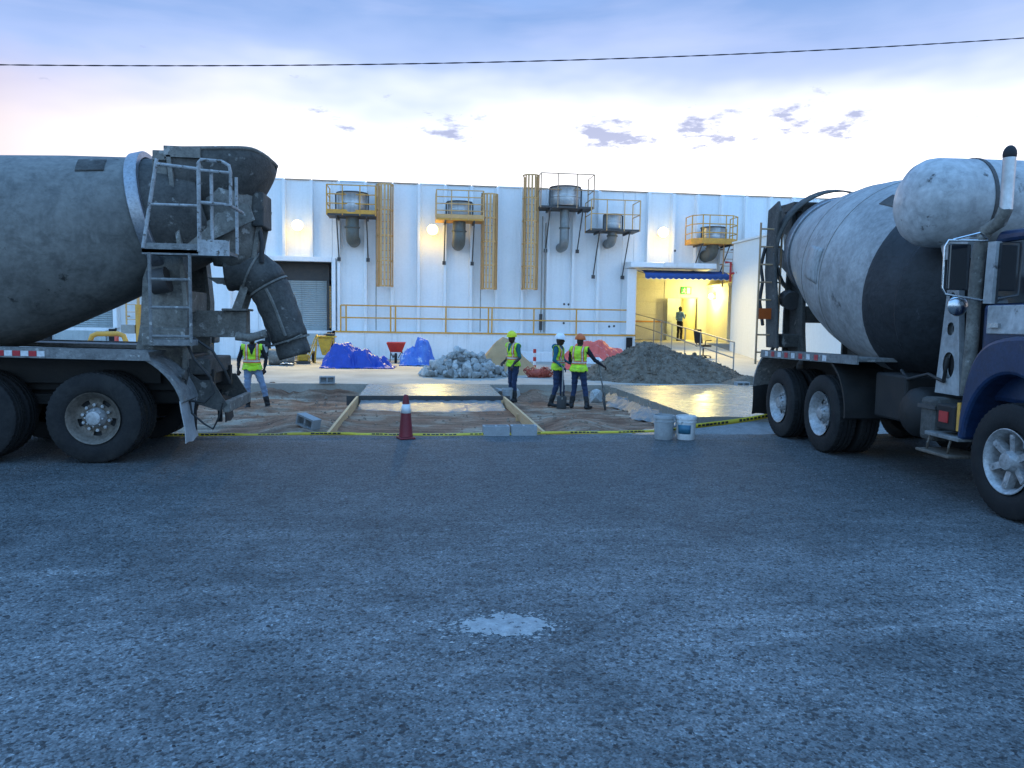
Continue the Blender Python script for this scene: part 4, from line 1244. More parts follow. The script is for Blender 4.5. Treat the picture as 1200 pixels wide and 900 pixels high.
    for t, r in ((1.40, 1.150), (2.20, 1.255)) if near < 0 else ():
        MB().lathe([(t - 0.005, r), (t + 0.005, r + 0.001)], oc, ax, 72).build('weld_seam', M['grime'], drum, solid=0.006)
    # cover plates on the drum flank, caked patches
    if near > 0:
        MB().lathe([(0.36, 0.852), (0.66, 0.917)], oc, ax, 8, arc=(R(222), R(240))).build('patch', M['grime_and_shade'], drum, solid=0.008, smooth=40)
        MB().lathe([(2.0, 1.182), (2.34, 1.195)], oc, ax, 8, arc=(R(196), R(206))).build('patch', M['grime'], drum, solid=0.006, smooth=40)
    else:
        MB().lathe([(1.60, 1.186), (1.8, 1.222), (2.12, 1.252)], oc, ax, 10, arc=(R(-14), R(8))).build('hatch', M[drum_m], drum, solid=0.010, smooth=40)
        MB().lathe([(2.62, 1.262), (3.0, 1.243), (3.24, 1.215)], oc, ax, 8, arc=(R(-58), R(-49))).build('patch', M['grime_and_shade'], drum, solid=0.006, smooth=40)
    # rollers
    for sd in (-1, 1):
        c = oc + ax * 0.065
        a = R(38)
        p = Vector((c.x - 0.20, sd * 0.66, c.z - 0.80))
        MB().cyl(p - ax * 0.10, p + ax * 0.10, 0.15, n=20).build('roller', M['steel_dark'], T, smooth=40)

    # ---- rear pedestal
    base = 1.05
    for sd in (-1, 1):
        y = sd * 0.52
        x = xr - 0.02
        pl = MB().prism([(x + 0.26, base), (x - 0.34, base), (x - 0.36, 1.9), (x - 0.30, 2.55), (x - 0.20, 3.62), (x - 0.02, 3.62), (x - 0.04, 2.6), (x + 0.12, 2.15), (x + 0.16, 1.6)], y - 0.035, y + 0.035)
        po = pl.build('rear_pedestal', M[ped_m], T, bevel=0.01)
        # stiffening flange and slots
        MB().prism([(x - 0.345, base), (x - 0.40, base), (x - 0.42, 1.9), (x - 0.36, 2.56), (x - 0.255, 3.62), (x - 0.205, 3.62), (x - 0.31, 2.55), (x - 0.37, 1.9)], y - 0.11, y + 0.11).build('flange', M[ped_m], po)
        for zz in (2.62, 2.88):
            MB().bx(x - 0.18, x - 0.14, y + sd * 0.034, y + sd * 0.039, zz, zz + 0.15).build('slot', M['shade_in'], po)
        MB().bx(x - 0.44, x + 0.06, min(y, y + sd * 0.30), max(y, y + sd * 0.30), 1.34, 1.56).build('pedestal_foot', M[ped_m], po, bevel=0.02)
    MB().bx(xr - 0.40, xr + 0.1, -0.48, 0.48, 1.75, 2.02).build('roller_beam', M[ped_m], T, bevel=0.015)
    MB().bx(xr - 0.22, xr - 0.06, -0.60, 0.60, 3.56, 3.68).build('pedestal_head', M[ped_m], T, bevel=0.01)
    # sloping side brace plates towards the chute pivot
    for sd in (-1, 1):
        MB().prism([(xr - 0.32, 2.66), (xr - 1.04, 3.10), (xr - 1.16, 3.08), (xr - 1.22, 2.90), (xr - 0.32, 2.44)], sd * 0.50 - 0.02, sd * 0.50 + 0.02).build('side_brace', M[ped_m], T)

    # ---- loading hopper: open scoop
    def scoop(u, w):
        x = xr - 0.22 - 1.16 * u
        e = u
        zb = 2.92 + 0.05 * e + 0.62 * max(0.0, (e - 0.40) / 0.60) ** 2.6
        hw = (0.60 - 0.05 * e) * math.sqrt(max(0.02, 1 - max(0, (e - 0.62) / 0.385) ** 2.4))
        a = -PI / 2 + PI * (w - 0.5)
        top = 3.70 + 0.07 * e - 0.10 * max(0, (e - 0.8) / 0.2) ** 2
        return (x, hw * math.sin((w - 0.5) * PI), top - (top - zb) * math.cos((w - 0.5) * PI) ** 0.8)
    MB().grid(scoop, 32, 24).build('loading_hopper', M['grime_and_shade'], T, solid=0.025, smooth=50)
    rim_pts = [scoop(i / 24, 1.0) for i in range(25)] + [scoop(i / 24, 0.0) for i in range(24, -1, -1)]
    MB().tube(rim_pts, 0.026, 8).bx(xr - 0.62, xr - 0.20, 0.60, 0.63, 3.60, 3.73).bx(xr - 0.62, xr - 0.20, -0.63, -0.60, 3.60, 3.73).bx(xr - 0.26, xr - 0.20, -0.60, 0.60, 3.58, 3.73).build('hopper_rim', M[ped_m], T, smooth=40)
    # ---- collecting funnel below the mouth
    fx = xr - 0.88
    lo = 2.36
    v = []
    nseg = 16
    for (z, cx_, rx, ry) in ((3.28, xr - 0.80, 0.42, 0.50), (3.05, fx + 0.08, 0.40, 0.46), (2.62, fx, 0.32, 0.36), (lo, fx - 0.0, 0.27, 0.29)):
        for i in range(nseg):
            t = 2 * PI * i / nseg
            v.append((cx_ + rx * math.cos(t), ry * math.sin(t), z))
    f = [(j * nseg + i, j * nseg + (i + 1) % nseg, (j + 1) * nseg + (i + 1) % nseg, (j + 1) * nseg + i) for j in range(3) for i in range(nseg)]
    fo = MB().add(v, f).build('funnel', M['grime'], T, solid=0.02, smooth=45)
    # ribs on the funnel
    for yy in (-0.2, 0.2):
        MB().bar((fx - 0.38, yy * 1.2, 3.1), (fx - 0.25, yy, 2.4), 0.03, 0.06).build('funnel_rib', M['grime'], fo)
    # rear plate with hydraulic bits
    MB().bx(xr - 1.28, xr - 1.14, -0.28, 0.28, 2.85, 3.28).build('rear_plate', M['grime_and_shade'], T, bevel=0.02)
    MB().tube([(xr - 1.21, 0.2, 2.85), (xr - 1.25, 0.24, 2.65), (xr - 1.24, 0.22, 2.40)], 0.03, 8).build('hose', M['hose'], T, smooth=40)

    # ---- swivel chute
    if chute:
        ctl = [Vector(p) for p in ((fx + 0.10, 0, 2.33), (fx - 0.04, 0, 2.33), (fx - 0.20, 0, 2.29), (fx - 0.34, 0, 2.19), (fx - 0.44, 0, 2.03), (fx - 0.52, 0, 1.84), (fx - 0.60, 0, 1.62), (fx - 0.67, 0, 1.42), (fx - 0.735, 0, 1.20))]
        path = []
        for i in range(len(ctl) - 1):
            p0_, p1_, p2_, p3_ = ctl[max(i - 1, 0)], ctl[i], ctl[i + 1], ctl[min(i + 2, len(ctl) - 1)]
            for k in range(4):
                t = k / 4
                path.append(0.5 * (2 * p1_ + (p2_ - p0_) * t + (2 * p0_ - 5 * p1_ + 4 * p2_ - p3_) * t * t + (3 * p1_ - p0_ - 3 * p2_ + p3_) * t ** 3))
        path.append(ctl[-1])
        rad = [0.285 - 0.055 * i / (len(path) - 1) + 0.006 * math.sin(i * 1.7) for i in range(len(path))]
        MB().tube(path[:15], rad[:15], 22, cap=False).build('chute_elbow', M['grime_and_shade'], T, solid=0.02, smooth=50)
        up = MB().tube(path[14:29], [r - 0.012 for r in rad[14:29]], 22, cap=False).build('chute_trough', M['grime_and_shade'], T, solid=0.02, smooth=50)
        MB().tube(path[27:], [r - 0.03 for r in rad[27:]], 22, cap=False).build('chute_end', M['grime_and_shade'], T, solid=0.02, smooth=50)
        for i in (8, 14, 28):
            dv = (path[i + 1] - path[i - 1]).normalized()
            MB().lathe([(0, rad[i] + 0.012), (0.025, rad[i] + 0.012)], path[i], dv, 22).build('chute_flange', M['grime'], up, solid=0.02)
        p0, p1 = path[15], path[27]
        dd = (p1 - p0).normalized()
        sdv = Vector((0, near, 0))
        MB().tube([path[i] + sdv * (rad[i] + 0.0) for i in range(15, 28, 3)], 0.022, 6).build('chute_rib', M['grime'], up, smooth=50)
        q = p1 + dd * 0.08 + sdv * 0.225
        MB().tube([q, q + sdv * 0.05, q + sdv * 0.05 + Vector((-0.17, 0, 0.09)), q + Vector((-0.17, 0, 0.09))], 0.012, 6).build('handle', M['grime'], up)
        # slew arm and beam
        MB().bx(fx - 0.14, xr - 0.20, -0.12, 0.12, 1.44, 1.78).bx(fx - 0.16, fx + 0.14, -0.24, 0.24, 1.78, 1.81).build('slew_beam', M['grime'], T, bevel=0.01)
        MB().prism([(fx + 0.32, 2.20), (fx - 0.22, 2.20), (fx - 0.10, 1.81), (fx + 0.02, 1.81), (fx - 0.10, 2.12), (fx + 0.2, 2.12)], 0.16, 0.19).build('slew_bracket', M['grime'], T)
        MB().prism([(fx + 0.32, 2.20), (fx - 0.22, 2.20), (fx - 0.10, 1.81), (fx + 0.02, 1.81), (fx - 0.10, 2.12), (fx + 0.2, 2.12)], -0.19, -0.16).build('slew_bracket', M['grime'], T)
        MB().tube([(fx - 0.05, 0.30, 1.46), (fx - 0.22, 0.30, 1.44), (fx - 0.42, 0.26, 1.50)], 0.055, 10).build('support_strut', M['grime'], T, smooth=40)
    # ---- rear frame end: bumper bracket plates, hoses
    for sd in (-1, 1):
        y = sd * 0.62
        MB().prism([(-0.78, 1.10), (-1.02, 0.92), (-1.16, 0.92), (-1.34, 0.62), (-1.26, 0.54), (-0.88, 0.66), (-0.78, 0.74)], y - 0.015, y + 0.015).build('rear_bracket', M['grime_and_shade'], T)
        MB().bx(-0.98, -0.93, sd * 0.62 + 0.02, sd * 0.62 + 0.08, 0.25, 0.70).build('guard_post', M['rubber'], T)
    MB().bx(-1.36, -1.28, -0.62, 0.62, 0.52, 0.66).build('rear_bumper', M['grime'], T, bevel=0.015)
    MB().bx(-1.12, -0.62, -0.55, 0.55, 0.98, 1.18).build('rear_crossmember', M['grime_and_shade'], T, bevel=0.02)
    hy = near * 0.92
    MB().tube([(-0.95, hy, 1.40), (-1.05, hy + near * 0.05, 1.2), (-1.22, hy, 0.98), (-1.26, hy, 0.80), (-1.15, hy, 0.68), (-0.98, hy, 0.70), (-0.92, hy, 0.85), (-0.98, hy, 1.10)], 0.016, 8).build('hose', M['hose'], T, smooth=60)
    MB().tube([(-1.00, hy - near * 0.1, 1.45), (-1.22, hy - near * 0.1, 1.30), (-1.36, hy - near * 0.12, 1.05), (-1.40, hy - near * 0.2, 0.90)], 0.016, 8).build('hose', M['hose'], T, smooth=60)
    MB().tube([(-0.98, hy, 0.70), (-1.0, hy, 0.55), (-1.14, hy, 0.42), (-1.24, hy, 0.36), (-1.30, hy, 0.48), (-1.36, hy, 0.68)], 0.012, 6).build('hose', M['hose'], T, smooth=60)

    # ---- ladder and platform at the rear flank (near side)
    if not ladder_rear:
        ya, yb = near * 0.66, near * 1.18
        pm = 'paint_chip_white'
        P = MB().bx(-1.50, -0.56, min(ya, yb), max(ya, yb), 2.42, 2.46).bx(-1.18, -0.56, *sorted((yb - near * 0.03, yb)), 2.40, 2.53).build('platform', M['deck_grey'], T)
        MB().bx(-1.52, -1.18, *sorted((yb - near * 0.02, yb + near * 0.015)), 2.40, 2.58).build('toe_plate', M[pm], P)
        lad = MB()
        for x in (-0.64, -1.08):
            lad.cyl((x, yb, 1.40), (x, yb, 2.42), 0.02, n=8)
        lo_ = lad.build('ladder', M['deck_grey'], T, smooth=40)
        for z in (1.47, 1.80, 2.12):
            MB().cyl((-0.64, yb, z), (-1.08, yb, z), 0.018, n=8).build('rung', M['deck_grey'], lo_, smooth=40)
        MB().bx(-1.09, -0.62, *sorted((yb - near * 0.25, yb)), 1.36, 1.43).build('step', M['deck_grey'], lo_, bevel=0.01)
        hr = MB().cyl((-0.575, yb, 2.47), (-0.745, yb, 3.47), 0.022, n=8).cyl((-1.19, yb, 2.44), (-1.195, yb, 3.44), 0.024, n=8)
        hr.tube([(-1.195, yb, 3.44), (-1.22, yb, 3.475), (-1.45, yb, 3.465), (-1.53, yb, 3.42), (-1.545, yb, 3.34), (-1.54, yb, 2.97)], 0.02, 8)
        hr.cyl((-1.32, yb - near * 0.05, 2.46), (-1.32, yb - near * 0.05, 3.38), 0.02, n=8).cyl((-1.49, ya, 2.46), (-1.49, ya, 3.38), 0.02, n=8)
        hr.cyl((-0.74, yb, 3.41), (-1.19, yb, 3.37), 0.02, n=8).tube([(-1.19, yb, 3.36), (-1.53, yb, 3.34)], 0.018, 8)
        hr.cyl((-0.66, yb, 2.96), (-1.19, yb, 2.96), 0.016, n=8).tube([(-1.19, yb, 3.0), (-1.52, yb, 2.98), (-1.56, yb - near * 0.1, 2.96), (-1.56, ya, 2.96)], 0.02, 8)
        hr.build('handrail', M[pm], T, smooth=40)
    else:
        yb = near * 1.16
        lad = MB()
        xl = -1.12
        for y in (yb, yb - near * 0.36):
            lad.cyl((xl, y, 1.05), (xl, y, 3.38), 0.018, n=8)
        lo_ = lad.build('ladder', M['rail_red'], T, smooth=40)
        for k in range(8):
            z = 1.25 + 0.29 * k
            MB().cyl((xl, yb, z), (xl, yb - near * 0.36, z), 0.014, n=8).build('rung', M['rail_red'], lo_, smooth=40)
        MB().bx(xl - 0.04, xl + 0.04, *sorted((yb - near * 0.02, yb - near * 0.3)), 1.80, 1.98).build('marker_plate', M['amber'], lo_)
        # dark shield plates of the pedestal flank
        MB().prism([(xr - 0.35, 1.33), (xr + 0.10, 1.33), (xr - 0.02, 2.2), (xr - 0.18, 2.9), (xr - 0.02, 3.55), (xr - 0.10, 3.72), (xr - 0.50, 3.62), (xr - 0.54, 2.6), (xr - 0.46, 2.2)], *sorted((near * 0.90, near * 0.94))).build('side_shield', M['grime_and_shade'], T, bevel=0.01)
        MB().lathe([(0, 0.93), (0.22, 0.93)], oc - ax * 0.28, ax, 40).build('ring_guard', M['grime_and_shade'], T, solid=0.025, smooth=40)
        MB().tube([(xr - 0.50, near * 0.96, 3.0), (xr - 0.56, near * 1.0, 2.7), (xr - 0.50, near * 0.98, 2.45), (xr - 0.55, near * 1.0, 2.1), (xr - 0.42, near * 0.98, 1.7)], 0.03, 8).build('hose', M['hose'], T, smooth=50)

    # ---- front pedestal with lightening holes
    fp = 3.72
    for sd in (-1, 1):
        ys_ = sorted((sd * 0.95, sd * 1.01))
        H = [(1.70, 0.055, 0.07), (2.02, 0.045, 0.055), (1.32, 0.095, 0.14)]
        plate = MB()
        # plate with real holes: strips between the openings
        def hw(z):       # half width of the plate at height z
            return 0.20 - 0.10 * max(0, min(1, (z - 1.05) / 1.0))
        ring = []
        NZ = 148
        z0, z1 = 1.02, 2.50
        cols = []
        for j in range(NZ + 1):
            z = z0 + (z1 - z0) * j / NZ
            w = hw(z)
            inner = None
            for (zc, rx, rz) in H:
                if abs(z - zc) < rz:
                    inner = rx * math.sqrt(max(0, 1 - ((z - zc) / rz) ** 2))
            cols.append((z, w, inner))
        for yv in ys_:
            for (a, b_) in zip(cols[:-1], cols[1:]):
                ia = a[2] or 0.0; ib = b_[2] or 0.0
                plate.add([(fp - a[1], yv, a[0]), (fp - ia, yv, a[0]), (fp - ib, yv, b_[0]), (fp - b_[1], yv, b_[0])], [(0, 1, 2, 3)])
                plate.add([(fp + ia, yv, a[0]), (fp + a[1], yv, a[0]), (fp + b_[1], yv, b_[0]), (fp + ib, yv, b_[0])], [(0, 1, 2, 3)])
        for (a, b_) in zip(cols[:-1], cols[1:]):
            for sg in (-1, 1):
                plate.add([(fp + sg * a[1], ys_[0], a[0]), (fp + sg * a[1], ys_[1], a[0]), (fp + sg * b_[1], ys_[1], b_[0]), (fp + sg * b_[1], ys_[0], b_[0])], [(0, 1, 2, 3)])
        plate.build('front_pedestal', M['drum_pale'], T)
        MB().prism([(fp - 0.16, 2.42), (fp + 0.16, 2.42), (fp + 0.24, 2.62), (fp - 0.24, 2.62)], ys_[0] - 0.02, ys_[1] + 0.02).build('tank_saddle', M['tank_pale'], T)
        MB().bx(fp - 0.06, fp + 0.06, *sorted((sd * 0.40, sd * 0.945)), 1.06, 2.3).build('pedestal_web', M['frame_black'], T)
    MB().bx(fp - 0.3, fp + 0.05, -0.4, 0.4, 1.06, 2.2).build('drum_gearbox', M['frame_black'], T, bevel=0.06)

    # ---- transverse water tank
    tx, tz, tr = 3.40, 3.03, 0.465
    yE = 1.42
    pr = [(0, 0.0), (0.02, 0.16), (0.07, 0.30), (0.15, 0.40), (0.24, 0.45), (0.33, tr), (2 * yE - 0.33, tr), (2 * yE - 0.24, 0.45), (2 * yE - 0.15, 0.40), (2 * yE - 0.07, 0.30), (2 * yE - 0.02, 0.16), (2 * yE, 0)]
    wt = MB().lathe(pr, (tx, -yE, tz), (0, 1, 0), 48).build('water_tank', M['tank_pale'], T, smooth=40)
    for y in (-0.72, 0.62):
        MB().lathe([(0, tr + 0.004), (0.04, tr + 0.004)], (tx, y, tz), (0, 1, 0), 48).build('tank_strap', M['steel_dark'], wt, solid=0.012)

    # ---- exhaust with stack on the right side
    ey = -1.0
    MB().tube([(4.02, ey, 1.05), (4.05, ey, 1.6), (4.05, ey, 2.25), (4.07, ey, 2.48), (4.16, ey, 2.66), (4.34, ey, 2.72), (4.41, ey, 2.84)], 0.062, 14).build('exhaust_pipe', M['grime'], T, smooth=40)
    st = MB().cyl((4.41, ey, 2.82), (4.41, ey, 3.30), 0.056, n=18).build('exhaust_stack', M['galv'], T, smooth=40)
    MB().sph((4.41, ey, 3.33), (0.06, 0.06, 0.085), 14, 10).build('rain_cap', M['wire_black'], st, smooth=60)

    # ---- air tank, battery box, tool box and step on both flanks
    for sd in (-1, 1):
        ye = sd * 1.10
        pr = [(0, 0.0), (0.015, 0.12), (0.05, 0.21), (0.11, 0.265), (0.19, 0.285), (0.75, 0.285), (0.75, 0)]
        MB().lathe(pr, (3.15, ye, 0.76), (0, -sd, 0), 32).build('air_tank', M['frame_black'], T, smooth=40)
        bb = MB().bx(3.50, 3.78, *sorted((sd * 0.62, sd * 1.16)), 0.52, 0.98).build('battery_box', M['grime_and_shade'], T, bevel=0.05)
        MB().bx(3.49, 3.79, *sorted((sd * 0.60, sd * 1.175)), 0.86, 0.90).build('box_strap', M['steel_dark'], bb)
        tb = MB().bx(3.86, 4.16, *sorted((sd * 0.75, sd * 1.20)), 0.68, 0.94).build('tool_box', M['frame_black'], T, bevel=0.02)
        MB().bx(3.92, 4.06, *sorted((sd * 1.2025, sd * 1.212)), 0.76, 0.87).build('red_plate', M['red_paint'], tb)
        MB().bx(3.74, 4.28, *sorted((sd * 0.80, sd * 1.24)), 0.60, 0.64).build('step', M['deck_grey'], T, bevel=0.008)
        MB().bx(3.66, 4.20, *sorted((sd * 0.86, sd * 1.28)), 0.42, 0.45).build('step', M['rim_steel'], T, bevel=0.008)
        for x in (3.78, 4.12):
            MB().tube([(x, sd * 1.2, 0.60), (x, sd * 1.22, 0.52), (x - 0.04, sd * 1.2, 0.45)], 0.012, 6).build('step_hanger', M['rim_steel'], T)
        MB().bx(2.35, 3.0, *sorted((sd * 0.50, sd * 1.02)), 0.62, 1.16).build('hydraulic_box', M['frame_black'], T, bevel=0.03)
        # pipes and hoses above the tank
        MB().tube([(2.7, sd * 0.9, 1.2), (3.0, sd * 1.0, 1.12), (3.3, sd * 0.95, 1.2), (3.7, sd * 1.04, 1.15), (3.75, sd * 1.04, 1.4)], 0.02, 8).build('hose', M['hose'], T, smooth=50)

    # ---- cab
    cx0, cx1 = 4.20, 5.55
    cb = MB()
    hw_ = 1.02
    cb.prism([(cx0, 1.02), (cx1, 1.02), (cx1, 1.95), (cx0, 1.95)], -hw_, hw_)
    cab = cb.build('cab', M['cab_blue'], T, bevel=0.05)
    MB().prism([(cx0 + 0.02, 2.52), (cx1 - 0.12, 2.52), (cx1 - 0.22, 2.62), (cx0 + 0.1, 2.64)], -hw_ + 0.04, hw_ - 0.04).build('cab_roof', M['cab_blue'], T, bevel=0.04)
    for sd in (-1, 1):
        y = sd * (hw_ - 0.035)
        MB().bar((cx0 + 0.06, y, 1.95), (cx0 + 0.08, y, 2.54), 0.07, 0.12, up=(1, 0, 0)).build('pillar', M['tank_pale'], T)
        MB().bar((cx1 - 0.05, y, 1.95), (cx1 - 0.17, y, 2.54), 0.07, 0.08, up=(1, 0, 0)).build('pillar', M['tank_pale'], T)
        MB().prism([(cx0 + 0.13, 1.95), (cx1 - 0.09, 1.95), (cx1 - 0.20, 2.52), (cx0 + 0.14, 2.52)], *sorted((y - 0.004, y + 0.004))).build('window', M['glass_dark'], T)
        dr_ = MB().prism([(cx0 + 0.10, 1.66), (cx1 - 0.10, 1.66), (cx1 - 0.10, 1.93), (cx0 + 0.10, 1.93)], *sorted((sd * (hw_ + 0.002), sd * (hw_ + 0.02)))).build('door', M['tank_pale'] if sd == near else M['cab_blue'], T, bevel=0.01)
        MB().bx(cx0 + 0.16, cx0 + 0.30, *sorted((sd * (hw_ + 0.021), sd * (hw_ + 0.05))), 1.72, 1.76).build('handle', M['chrome'], dr_)
        # west coast mirror
        ym = sd * 1.36
        mx = cx0 - 0.02
        fr_ = MB().tube([(mx, sd * 1.0, 2.56), (mx - 0.05, ym, 2.56), (mx - 0.07, ym + sd * 0.02, 2.5), (mx - 0.07, ym + sd * 0.02, 2.1), (mx - 0.05, ym, 2.04), (mx, sd * 1.0, 1.98)], 0.012, 8)
        fr_.tube([(mx, sd * 1.0, 2.58), (mx + 0.1, sd * 1.15, 2.62), (mx - 0.05, ym - sd * 0.05, 2.57)], 0.010, 6)
        mo = fr_.build('mirror_arm', M['chrome'], T, smooth=50)
        MB().bx(mx - 0.09, mx - 0.05, *sorted((ym - sd * 0.24, ym - sd * 0.02)), 2.08, 2.53).build('mirror', M['glass_dark'], mo, bevel=0.015)
        MB().lathe([(0, 0.0), (0.0, 0.10), (0.02, 0.105), (0.05, 0.08), (0.06, 0)], (mx - 0.10, ym - sd * 0.16, 1.93), (1, 0, 0), 20).build('spot_mirror', M['chrome'], mo, smooth=50)
        # front fender with wheel arch
        arch = [(FX + 0.64 * math.cos(R(a)), 0.58 + 0.64 * math.sin(R(a))) for a in range(200, -21, -10)]
        outer = [(FX + 0.86, 0.62), (FX + 0.84, 1.2), (FX + 0.66, 1.50), (FX + 0.2, 1.64), (FX - 0.25, 1.60), (FX - 0.48, 1.45), (FX - 0.60, 1.2), (FX - 0.66, 0.9), (FX - 0.68, 0.62)]
        sm = []
        for i in range(len(outer) - 1):
            p0_, p1_, p2_, p3_ = outer[max(i - 1, 0)], outer[i], outer[i + 1], outer[min(i + 2, len(outer) - 1)]
            for k in range(5):
                t = k / 5
                sm.append(tuple(0.5 * ((2 * p1_[q_]) + (-p0_[q_] + p2_[q_]) * t + (2 * p0_[q_] - 5 * p1_[q_] + 4 * p2_[q_] - p3_[q_]) * t * t + (-p0_[q_] + 3 * p1_[q_] - 3 * p2_[q_] + p3_[q_]) * t ** 3) for q_ in (0, 1)))
        outer = sm + [outer[-1]]
        arch2 = [(FX + 0.56 * math.cos(R(a)) * 1.06, 0.60 + 0.70 * math.sin(R(a))) for a in range(178, 1, -8)]
        MB().prism(arch2 + outer, *sorted((sd * 0.62, sd * 1.22))).build('front_fender', M['cab_blue'], T, bevel=0.05)
        MB().lathe([(0, 0.09), (0.06, 0.085), (0.06, 0)], (FX + 0.86, sd * 0.95, 1.15), (1, 0, 0), 20).build('headlight', M['refl_white'], T, smooth=40)
        ch_ = MB().bx(FX - 0.70, FX - 0.655, *sorted((sd * 0.9, sd * 1.21)), 0.70, 0.98).build('hazard_plate', M['safety_yellow'], T)
    MB().prism([(cx1 - 0.10, 1.96), (cx1 - 0.04, 1.96), (cx1 - 0.16, 2.52), (cx1 - 0.22, 2.52)], -0.93, 0.93).build('windshield', M['glass_dark'], T)
    MB().prism([(cx1 + 0.005, 1.05), (6.7, 1.05), (6.7, 1.62), (6.55, 1.72), (cx1 + 0.005, 1.92)], -0.60, 0.60).build('hood', M['cab_blue'], T, bevel=0.06)
    MB().bx(6.705, 6.74, -0.48, 0.48, 0.95, 1.62).build('grille', M['chrome'], T, bevel=0.02)
    MB().bx(6.75, 6.95, -1.2, 1.2, 0.58, 0.90).build('front_bumper', M['chrome'], T, bevel=0.03)
    return T


truck_left = mixer_truck((-3.68, 10.43, 0.0), PI, 'grimy grey concrete mixer with its discharge chute lowered over the dug strip', -0.45, 'drum_grimy', 1, True,
                         'rim_steel', 'rubber_dusty', 'grime', False)
truck_right = mixer_truck((6.69, 11.05, 0.0), -PI / 2 - R(3.0), 'concrete mixer with blue cab, pale drum and white water tank', -0.90, 'drum_pale', -1, False,
                          'rim_pale', 'rubber_dusty', 'grime_and_shade', True)
# ================================================================== SITE: slabs, forms, tape
def slab(x0, x1, y0, y1, z0, z1, name, mat, label, cat, amp=0.006, nx=40, ny=40, edge=0.03):
    def pt(u, v):
        x = x0 + (x1 - x0) * u; y = y0 + (y1 - y0) * v
        if v == 0: y += edge * fbm(x * 3, 1, 4)
        if u == 0: x += edge * fbm(y * 3, 2, 4)
        return (x, y, z1 + amp * fbm(x * 1.7, y * 1.7, 3))
    mb = MB().grid(pt, nx, ny)
    w = nx + 1
    rim = [i for i in range(w)] + [j * w + nx for j in range(1, ny + 1)] + [ny * w + i for i in range(nx - 1, -1, -1)] + [j * w for j in range(ny - 1, 0, -1)]
    b = len(mb.v)
    mb.v += [(mb.v[i][0], mb.v[i][1], z0) for i in rim]
    k = len(rim)
    mb.f += [(rim[i], b + i, b + (i + 1) % k, rim[(i + 1) % k]) for i in range(k)]
    mb.m += [0] * k
    return tag(mb.build(name, M[mat], smooth=50), label, cat)


slab(-1.28, 1.86, 17.08, 20.25, -0.45, 0.015, 'concrete_slab', 'wet_conc', 'freshly floated concrete slab between the stone heap and the open form', 'concrete slab')
slab(5.02, 9.55, 13.35, 20.28, -0.45, 0.02, 'concrete_slab', 'wet_conc', 'large smooth wet concrete slab beside the dark gravel heap', 'concrete slab', edge=0.07)


# fresh concrete run out below the cross board
def run(u, v):
    x = -1.24 + 3.08 * u
    y1 = 17.0; y0 = 15.7 + 0.35 * fbm(x * 1.2, 3, 1) + 0.5 * abs(u - 0.5)
    y = y0 + (y1 - y0) * v
    return (x, y, -0.20 + 0.12 * (v ** 0.6) + 0.022 * fbm(x * 7, y * 7, 2) * (0.3 + v))
tag(MB().grid(run, 60, 28).build('concrete_spread', M['fresh_conc'], smooth=60), 'lumpy wet concrete poured into the form below the cross board', 'concrete')


def run2(u, v):
    x = 3.9 + 5.6 * u
    y1 = 13.5; y0 = 12.75 + 0.28 * fbm(x * 1.1, 7, 1)
    y = y0 + (y1 - y0) * v
    return (x, y, -0.28 + 0.24 * (v ** 0.7) * min(1, u * 5) + 0.03 * fbm(x * 6, y * 6, 2) * (0.3 + v))
tag(MB().grid(run2, 80, 16).build('concrete_spread', M['fresh_conc'], smooth=60), 'rough wet concrete spilling along the street edge of the large slab', 'concrete')


def run3(u, v):
    y = 13.6 + 6.2 * u
    x = 5.05 - (0.42 + 0.30 * fbm(y * 1.4, 2, 2)) * v * (0.5 + 0.5 * math.sin(u * 9 + 1) ** 2)
    return (x, y, -0.12 - 0.24 * v + 0.06 * fbm(x * 5, y * 5, 2))
tag(MB().grid(run3, 80, 12).build('concrete_spread', M['fresh_conc'], smooth=60), 'crumbly concrete overspill along the left edge of the large slab', 'concrete')


def board(p, q, h, t, z0, name, mat, label, sub=1):
    """upright board on edge from p to q (xy), real thickness, sawn ends, a little warped"""
    p = Vector((p[0], p[1], 0)); q = Vector((q[0], q[1], 0))
    d = q - p; L_ = d.length; d.normalize(); nrm = Vector((-d.y, d.x, 0))
    o = empty(name, (p.x, p.y, z0), math.atan2(d.y, d.x), label, 'form board', 'formwork boards')
    n = 10
    v = []; f = []
    for i in range(n + 1):
        x = L_ * i / n
        wv = 0.012 * math.sin(3.1 * i / n + p.x)
        v += [(x, wv - t / 2, 0), (x, wv + t / 2, 0), (x, wv + t / 2, h), (x, wv - t / 2, h)]
    for i in range(n):
        for k in range(4):
            f.append((4 * i + k, 4 * i + (k + 1) % 4, 4 * i + 4 + (k + 1) % 4, 4 * i + 4 + k))
    f += [(3, 2, 1, 0), (4 * n, 4 * n + 1, 4 * n + 2, 4 * n + 3)]
    MB().add(v, f).build('plank', M[mat], o, bevel=0.003)
    for k in range(max(2, int(L_ / 1.4))):
        x = 0.3 + (L_ - 0.6) * k / max(1, int(L_ / 1.4) - 1) if int(L_ / 1.4) > 1 else 0.3 + k * (L_ - 0.6)
        MB().bx(x, x + 0.045, t / 2 + 0.014, t / 2 + 0.06, -0.22, h * 0.72).build('stake', M['pine'], o)
    return o


